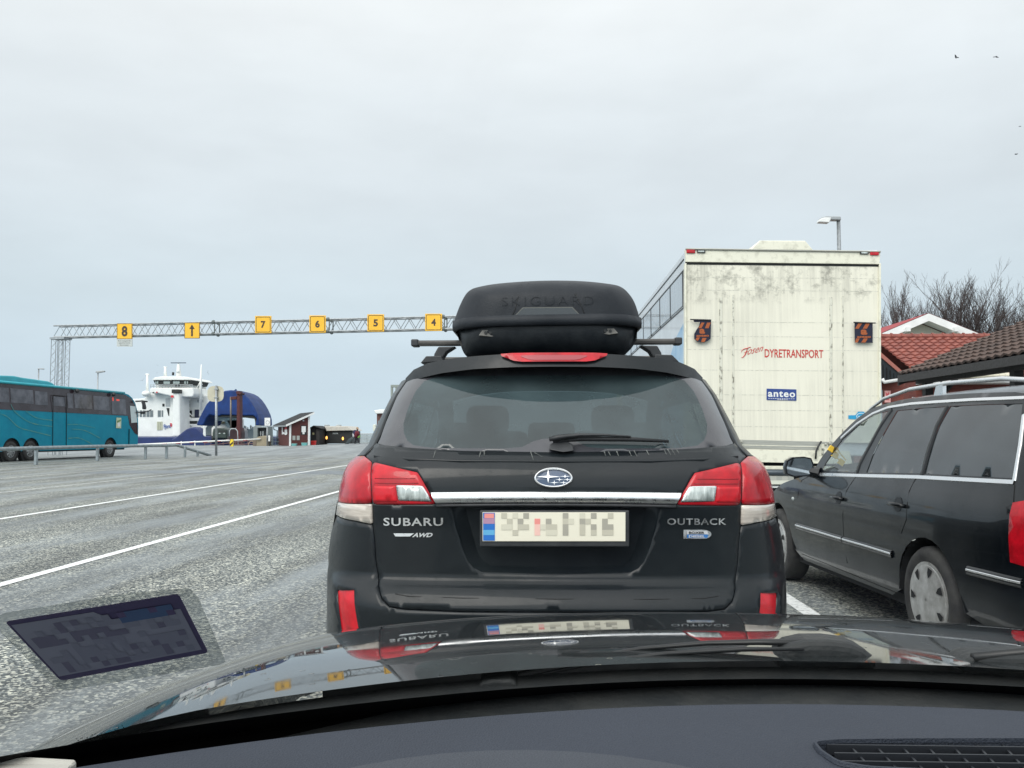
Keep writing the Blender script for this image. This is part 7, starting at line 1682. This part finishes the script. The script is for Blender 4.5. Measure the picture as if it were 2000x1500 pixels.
def tiled_plane(name, o, du, dv, nu, nv, m, par, amp=.035, wave=.02):
    """real stepped tile courses: o corner (eave), du along eave, dv up slope; nu, nv tile counts"""
    mb = MB(); n = du.cross(dv).normalized()
    if n.z < 0: n = -n
    su = 4
    W_ = nu * su + 1
    for j in range(nv):
        rows = []
        for k, h in ((0, amp), (1, .0)):
            row = []
            for i in range(W_):
                ph = (i % su) / su; bump = wave * math.cos(2 * math.pi * ph)
                row.append(o + du * (i / (nu * su)) + dv * ((j + k) / nv) + n * (h + bump))
            rows.append(row)
        mb.add(rows[0] + rows[1], [(i, i+1, i+1+W_, i+W_) for i in range(W_-1)])
        low = [p - n * amp for p in rows[0]]
        mb.add(low + rows[0], [(i, i+1, i+1+W_, i+W_) for i in range(W_-1)])
    return mb.build(name, m, par)
M_TR = mat('red_clay_tile', (.31, .095, .070), .7, var=.5, vscale=5, dark=(.18, .055, .045)); M_TB_ = mat('brown_tile', (.105, .066, .052), .8, var=.5, vscale=4, dark=(.06, .042, .036))
M_BR2 = brick('wall_brick', (.15, .035, .028), (.20, .05, .035), 1.3, (.12, .07, .06))
# red tiled building
Yr, Ye = 33.0, 28.6
zr_ = at(1800, 659, Yr).z; ze_ = at(1800, 741, Ye).z
xL, xR = at(1700, 700, Yr).x, at(2250, 660, Yr).x + 6
rbld = thing('brick_building', 'red brick building with red clay tile roof and a poster, right of the lorry', 'building', ((xL + xR) / 2, 32, 0))
tiled_plane('roof', V(xL, Ye, ze_), V(xR - xL, 0, 0), V(0, Yr - Ye, zr_ - ze_), int((xR - xL) / .31), 13, M_TR, rbld, .05, .028)
mb = MB(); mb.tube([V(xL, Yr, zr_ + .03), V(xR, Yr, zr_ + .03)], .11, 8); nt_ = int((xR - xL) / .38)
for k in range(nt_): mb.tube([V(xL + k * .38, Yr, zr_ + .04), V(xL + k * .38 + .06, Yr, zr_ + .04)], .135, 8)
mb.build('ridge_tiles', M_TR, rbld)
mb = MB(); mb.bb(xL, xR, Ye + .5, Yr + 3, 0, ze_ - .05); mb.build('wall', M_BR2, rbld)
mb = MB(); mb.bb(xL - .02, xR, Ye - .12, Ye - .01, ze_ - .12, ze_ + .02); mb.build('gutter', M_WHITE, rbld); mb = MB(); mb.bb(xL, xR, Ye, Ye + .5, ze_ - .14, ze_ - .08); mb.build('soffit', M_WHITE, rbld)
mb = MB(); mb.add([V(xL, Yr, zr_), V(xR, Yr, zr_), V(xR, Yr + 4.5, ze_), V(xL, Yr + 4.5, ze_)], [(0, 1, 2, 3)]); mb.build('roof', M_TR, rbld)
# dark boarded gable of its porch wing
YG = 27.6
wing = thing('porch_wing', 'dark board clad gable with red verge just right of the lorry', 'porch', tuple(at(1735, 800, YG)))
mb = MB(); gpx = [(1690, 663), (1718, 686), (1764, 727), (1757, 740), (1726, 746), (1690, 746)]; mb.prism([at(u, v, YG) for u, v in gpx], (0, .9, 0)); mb.build('gable', mat('dark_cladding', (.018, .026, .032), .8, var=.5, vscale=8, stretch=(5, 1, .3)), wing)
mb = MB(); a_, b_ = at(1690, 661, YG - .05), at(1766, 728, YG - .05); mb.prism([a_, b_, b_ + V(0, 0, -.14), a_ + V(0, 0, -.16)], (0, .14, 0)); mb.build('verge_board', mat('verge_red', (.36, .13, .10), .6), wing)
mb = MB(); mb.tube([at(1723, 740, YG - .1), at(1727, 746.5, YG - .1), at(1755, 742, YG - .1)], .06, 6); mb.build('gutter', M_WHITE, wing, True)
mb = MB()
for k in range(5): a_ = at(1724 + k * 7, 712 + k * 5.5, YG - .02); mb.bb(a_.x, a_.x + .02, YG - .03, YG, at(1730, 743, YG).z, a_.z)
mb.build('board_joints', M_SEAM, wing)
mb = MB(); P_ = [at(u, v, YG + .3) for u, v in ((1690, 747), (1765, 747), (1765, 850), (1690, 850))]; mb.prism(P_, (0, .9, 0)); mb.build('wall', M_BR2, wing)
po = kp_ = None
mb = MB(); mb.prism([at(u, v, YG + .2) for u, v in ((1728, 763), (1739.5, 763), (1739.5, 786), (1728, 786))], (0, .03, 0)); po = mb.build('poster', mat('poster_pink', (.72, .38, .36), .5), wing)
mb = MB(); mb.prism([at(u, v, YG + .19) for u, v in ((1730.5, 766), (1733, 770), (1735.5, 766), (1737, 767), (1734, 775), (1732, 775), (1729.5, 767))], (0, .01, 0)); mb.prism([at(u, v, YG + .19) for u, v in ((1730, 778), (1737, 778), (1737, 781), (1730, 781))], (0, .01, 0)); mb.build('poster_print', mat('poster_red', (.55, .08, .10), .5), po)
mb = MB(); mb.prism([at(u, v, YG + .2) for u, v in ((1721, 762), (1724.5, 762), (1724.5, 784), (1721, 784))], (0, .03, 0)); mb.build('window', M_FGL, wing)
# white gabled house behind
YW = 47
wg = thing('white_gable_house', 'white house with broad gable and red roof rising behind the clay tiles', 'house', tuple(V(at(1815, 700, YW).x, YW + 4, 0)))
ap, l_, r_ = at(1814, 612, YW), at(1690, 665, YW), at(1927, 657.5, YW)
ap2, l2, r2 = at(1814, 625, YW), at(1690, 677, YW), at(1912, 668, YW)
YB2 = YW + 12
def rp(p, y): return V(p.x, y, p.z)
sl1 = (ap - l_).normalized(); sl2 = (r_ - ap).normalized()
lx = l_ - sl1 * 5; rx_ = r_ + sl2 * 2
mb = MB(); mb.prism([ap, rx_, rx_ + V(0, 0, -.40), ap + V(0, 0, -.40)], (0, .12, 0)); mb.prism([ap, lx, lx + V(0, 0, -.40), ap + V(0, 0, -.40)], (0, .118, 0)); mb.build('bargeboard', M_WHITE, wg)
RXY = rp(ap, YB2)
mb = MB(); mb.add([ap + V(0, .02, .03), lx + V(0, .02, .03), rp(lx, YB2) + V(0, 0, .03), RXY + V(0, 0, .03)], [(0, 1, 2, 3)]); mb.add([ap + V(0, .02, .03), rx_ + V(0, .02, .03), rp(rx_, YB2) + V(0, 0, .03), RXY + V(0, 0, .03)], [(0, 1, 2, 3)]); rfw = mb.build('roof', mat('roof_red_paint', (.36, .03, .035), .6, var=.25, vscale=4), wg)
mb = MB(); mb.prism([ap + V(0, 1.0, -.44), rx_ + V(0, 1.0, -.44), V(rx_.x, YW + 1.0, 0), V(lx.x, YW + 1.0, 0), lx + V(0, 1.0, -.44)], (0, 8, 0)); mb.build('wall', mat('cream_boards', (.66, .68, .58), .7, var=.25, vscale=5, stretch=(8, 1, .4)), wg)
mb = MB(); mb.prism([ap + V(0, .13, -.36), rx_ + V(0, .13, -.36), rx_ + V(0, .13, -.39), ap + V(0, .13, -.39)], (0, .86, 0)); mb.prism([ap + V(0, .13, -.36), lx + V(0, .13, -.36), lx + V(0, .13, -.39), ap + V(0, .13, -.39)], (0, .85, 0)); mb.build('soffit', mat('soffit_white', (.62, .64, .62), .7), wg)
for u in (1762, 1855): mb = MB(); p = at(u, 650, YW + .7); mb.bb(p.x - .09, p.x + .09, YW + .6, YW + .8, 2, lerp_table([(at(1762, 650, YW).x, at(1766, 645, YW + .7).z), (at(1855, 650, YW).x, at(1857, 645, YW + .7).z)], p.x)); mb.build('post', M_WHITE, wg)
for u, v in ((1767, 645), (1860, 645)): mb = MB(); mb.box(at(u, v, YW + .3), (.22, 1.0, .22)); mb.build('beam_end', M_WHITE, wg)
# brown tiled canopy nearest
can = thing('canopy', 'open timber canopy with brown tiled roof at the right edge beyond the estate car', 'canopy', (12, 18, 0))
e1 = V(0, 0, 0); YC1 = 21.4; pE = at(1755, 731, YC1); EX_, EZ = pE.x, pE.z
pR = at(2000, 629, YC1); slope = (pR.z - EZ) / (pR.x - EX_)
Ynear = 9.5; RX = 15.0
tiled_plane('roof', V(EX_, YC1, EZ), V(0, Ynear - YC1, 0), V(RX - EX_, 0, (RX - EX_) * slope), int((YC1 - Ynear) / .30), 20, M_TB_, can, .045, .022)
mb = MB(); mb.add([V(RX, YC1, EZ + (RX - EX_) * slope), V(RX, Ynear, EZ + (RX - EX_) * slope), V(2*RX - EX_, Ynear, EZ), V(2*RX - EX_, YC1, EZ)], [(0, 1, 2, 3)]); mb.build('roof', M_TB_, can)
M_TIM = mat('dark_timber', (.030, .028, .027), .7, var=.45, vscale=3, stretch=(1, 6, 6), dark=(.055, .055, .055))
mb = MB(); mb.bb(EX_ - .02, EX_ + .03, Ynear, YC1 + .02, EZ - .20, EZ - .03); mb.build('fascia', M_TIM, can)
mb = MB(); mb.prism([V(EX_, YC1 + .03, EZ - .02), V(RX, YC1 + .03, EZ + (RX - EX_) * slope - .02), V(RX, YC1 + .03, EZ + (RX - EX_) * slope - .2), V(EX_, YC1 + .03, EZ - .28)], (0, .04, 0)); mb.build('verge_board', M_TIM, can)
mb = MB(); mb.prism([V(EX_ + .03, YC1, EZ - .12), V(RX, YC1, EZ + (RX - EX_) * slope - .12), V(RX, YC1, EZ + (RX - EX_) * slope - .18), V(EX_ + .03, YC1, EZ - .18)], (0, Ynear - YC1, 0)); mb.build('soffit', M_TIM, can)
for y in (YC1 - .4, YC1 - 4.3, YC1 - 8.2):
    mb = MB(); mb.bb(EX_ + .42, EX_ + .60, y - .09, y + .09, 0, EZ - .2); mb.build('post', M_TIM, can)
    mb = MB(); mb.tube([V(EX_ + .51, y, EZ - .95), V(EX_ + .51, y - .75, EZ - .28)], .06, 4); mb.tube([V(EX_ + .51, y, EZ - .95), V(EX_ + 1.2, y, EZ - .1)], .06, 4); mb.build('brace', M_TIM, can)
mb = MB(); mb.bb(EX_ + .40, EX_ + .56, Ynear, YC1, EZ - .24, EZ - .14); mb.build('beam', M_TIM, can)
mb = MB(); mb.bb(EX_ + 3.4, EX_ + 3.5, Ynear + 2, YC1 - 1, 0, EZ + .4); mb.build('back_wall', mat('canopy_back', (.035, .032, .032), .8), can)
mb = MB(); mb.bb(EX_ + .2, EX_ + .25, YC1 - .3, YC1 - .25, .0, 2.2); mb.build('downpipe', M_WHITE, can)
# scalloped cream eave under the clay roof, seen below the canopy beam
mb = MB()
for k in range(10):
    a_ = at(1860 + k * 11.2, 737, Ye - .3); mb.tube([a_ + V(0, 0, .05 - .0), a_ + V(.17, 0, .05)], .10, 8)
mb.build('scalloped_eave', mat('cream_eave', (.66, .62, .50), .6), rbld)

# ================================================================ BARE TREES
M_BARK = mat('bare_bark', (.075, .062, .060), .85, var=.4, vscale=2)
def tree(label, x, Y, H, seed, lean=0, spread=1.0, trunks=1, z0=0):
    rnd = random.Random(seed); o = thing('bare_tree', label, 'tree', (x, Y, z0), group='bare trees behind the buildings')
    tr_, cr_ = MB(), MB()
    def grow(p, d, L, r, depth, mb_):
        k = 4; pts = [p]; r = max(r, .009); rs = [r]; dd = d.copy()
        for i in range(k):
            dd = (dd + V(rnd.uniform(-.12, .12), rnd.uniform(-.12, .12), rnd.uniform(.0, .10))).normalized(); pts.append(pts[-1] + dd * L / k); rs.append(r * (1 - .5 * (i + 1) / k))
        mb_.tube(pts, rs, 5 if depth < 2 else 3, False)
        if depth >= 4: return
        n = 10 if depth == 0 else (6 if depth == 1 else rnd.randint(4, 5))
        for q_ in range(n):
            t = .28 + .72 * (q_ + rnd.random() * .8) / n if depth else .30 + .70 * (q_ + rnd.random()) / n
            t = min(t, .99); i = int(t * k); f = t * k - i; b_ = pts[i].lerp(pts[min(i+1, k)], f)
            az = rnd.uniform(0, 2 * math.pi); sp = rnd.uniform(.45, .85) * spread
            a = dd.cross(V(math.cos(az), math.sin(az), .3)).normalized(); nd = (dd * math.cos(sp) + a * math.sin(sp)); nd.z += .22; nd.normalize()
            grow(b_, nd, L * rnd.uniform(.40, .58), rs[i] * .58, depth + 1, cr_)
    for t_ in range(trunks):
        d0 = V(rnd.uniform(-.1, .1) + lean + (t_ - (trunks-1) / 2) * .22, rnd.uniform(-.1, .1), 1).normalized()
        grow(V(x + (t_ - (trunks-1) / 2) * .3, Y, z0), d0, H * .595, .013 * H, 0, tr_)
    tr_.build('trunk', M_BARK, o, fixn=False); cr_.build('crown', M_BARK, o, fixn=False)
def tx(u, Y): return at(u, 700, Y).x
def th(v, Y): return at(1800, v, Y).z
tree('bare tree between the lorry and the white gable, lowest crown', tx(1716, 58), 58, th(556, 58) * 1.0, 3, -.02, .9, 2)
tree('low bare tree just left of the white gable peak', tx(1775, 70), 70, th(588, 70), 5, .05, 1.0, 2)
tree('tall pointed bare tree directly above the white gable peak', tx(1826, 60), 60, th(528, 60) * 1.0, 8, .0, .62, 2)
tree('slender bare tree above the right slope of the white gable', tx(1852, 63), 63, th(560, 63) * 1.05, 13, .04, .8, 2)
tree('bare tree where the clay tiles meet the brown canopy roof', tx(1880, 62), 62, th(575, 62) * .98, 21, .0, .8, 2)
tree('broad bare tree above the brown canopy roof', tx(1925, 60), 60, th(548, 60) * 1.1, 34, .0, .9, 2)
tree('tallest bare tree at the right edge above the canopy roof', tx(1978, 58), 58, th(548, 58) * 1.05, 55, .0, .95, 2)
tree('bare tree cut by the right edge of the view', tx(2040, 60), 60, th(560, 60), 89, -.05, 1.0, 2)

# ================================================================ BIRDS
M_BIRD = mat('bird_dark', (.02, .025, .03), .7)
def bird(label, u, v, Y, span, bank, heading, flap, sc_=1):
    c = at(u, v, Y); o = thing('bird', label, 'bird', tuple(c), group='birds in the sky'); mb = MB()
    rt = Euler((0, bank, heading)).to_matrix(); h = span / 2
    vs = [V(0, .16, 0), V(.05, .10, .02), V(.05, -.05, .01), V(.03, -.16, 0), V(.07, -.26, 0), V(-.07, -.26, 0), V(-.03, -.16, 0), V(-.05, -.05, .01), V(-.05, .10, .02), V(0, 0, .05), V(0, 0, -.05)]
    vs = [v_ * (span / .9) for v_ in vs]
    mb.add([c + rt @ v_ for v_ in vs], [(i, (i+1) % 9, 9) for i in range(9)] + [((i+1) % 9, i, 10) for i in range(9)])
    for s in (-1, 1):
        w = [V(s * .04, .08, .0), V(s * h * .5, .13 * span, h * flap * .8), V(s * h, .0, h * flap), V(s * h * .85, -.05 * span, h * flap * .95), V(s * h * .5, -.09 * span, h * flap * .75), V(s * .04, -.07, .0)]
        up = [c + rt @ (p + V(0, 0, .012)) for p in w]; dn = [c + rt @ p for p in w]
        mb.add(up + dn, [(0, 1, 4, 5), (1, 2, 3, 4), (11, 10, 7, 6), (10, 9, 8, 7)] + [(i, (i+1) % 6, (i+1) % 6 + 6, i + 6) for i in range(6)])
    mb.build('body', M_BIRD, o, fixn=False)
bird('dark bird banking with raised wings, left one of the upper pair', 1868, 113, 60, .46, .35, .5, .55)
bird('dark bird with level outstretched wings, right one of the upper pair', 1945, 111, 62, .46, .05, .1, -.15)
bird('small dark bird at the right edge, higher of the lower pair', 1992, 247, 60, .36, -.3, .9, .1)
bird('dark bird turning at the right edge, lower of the lower pair', 1985, 301.5, 60, .44, -.25, .7, .2)
bird('dark bird diving upright right of the ferry mast', 405.5, 728, 110, .6, 1.3, .4, .4)
bird('dark bird left of the ferry mast above the coach mirror', 278.5, 743, 110, .55, -.5, .5, .4)
bird('tiny dark bird left of the ferry wheelhouse, upper one', 307.5, 713.5, 150, .35, .2, .3, .2)
bird('tiny dark bird left of the ferry wheelhouse, lower one', 306.8, 728.5, 150, .35, -.2, .6, .2)
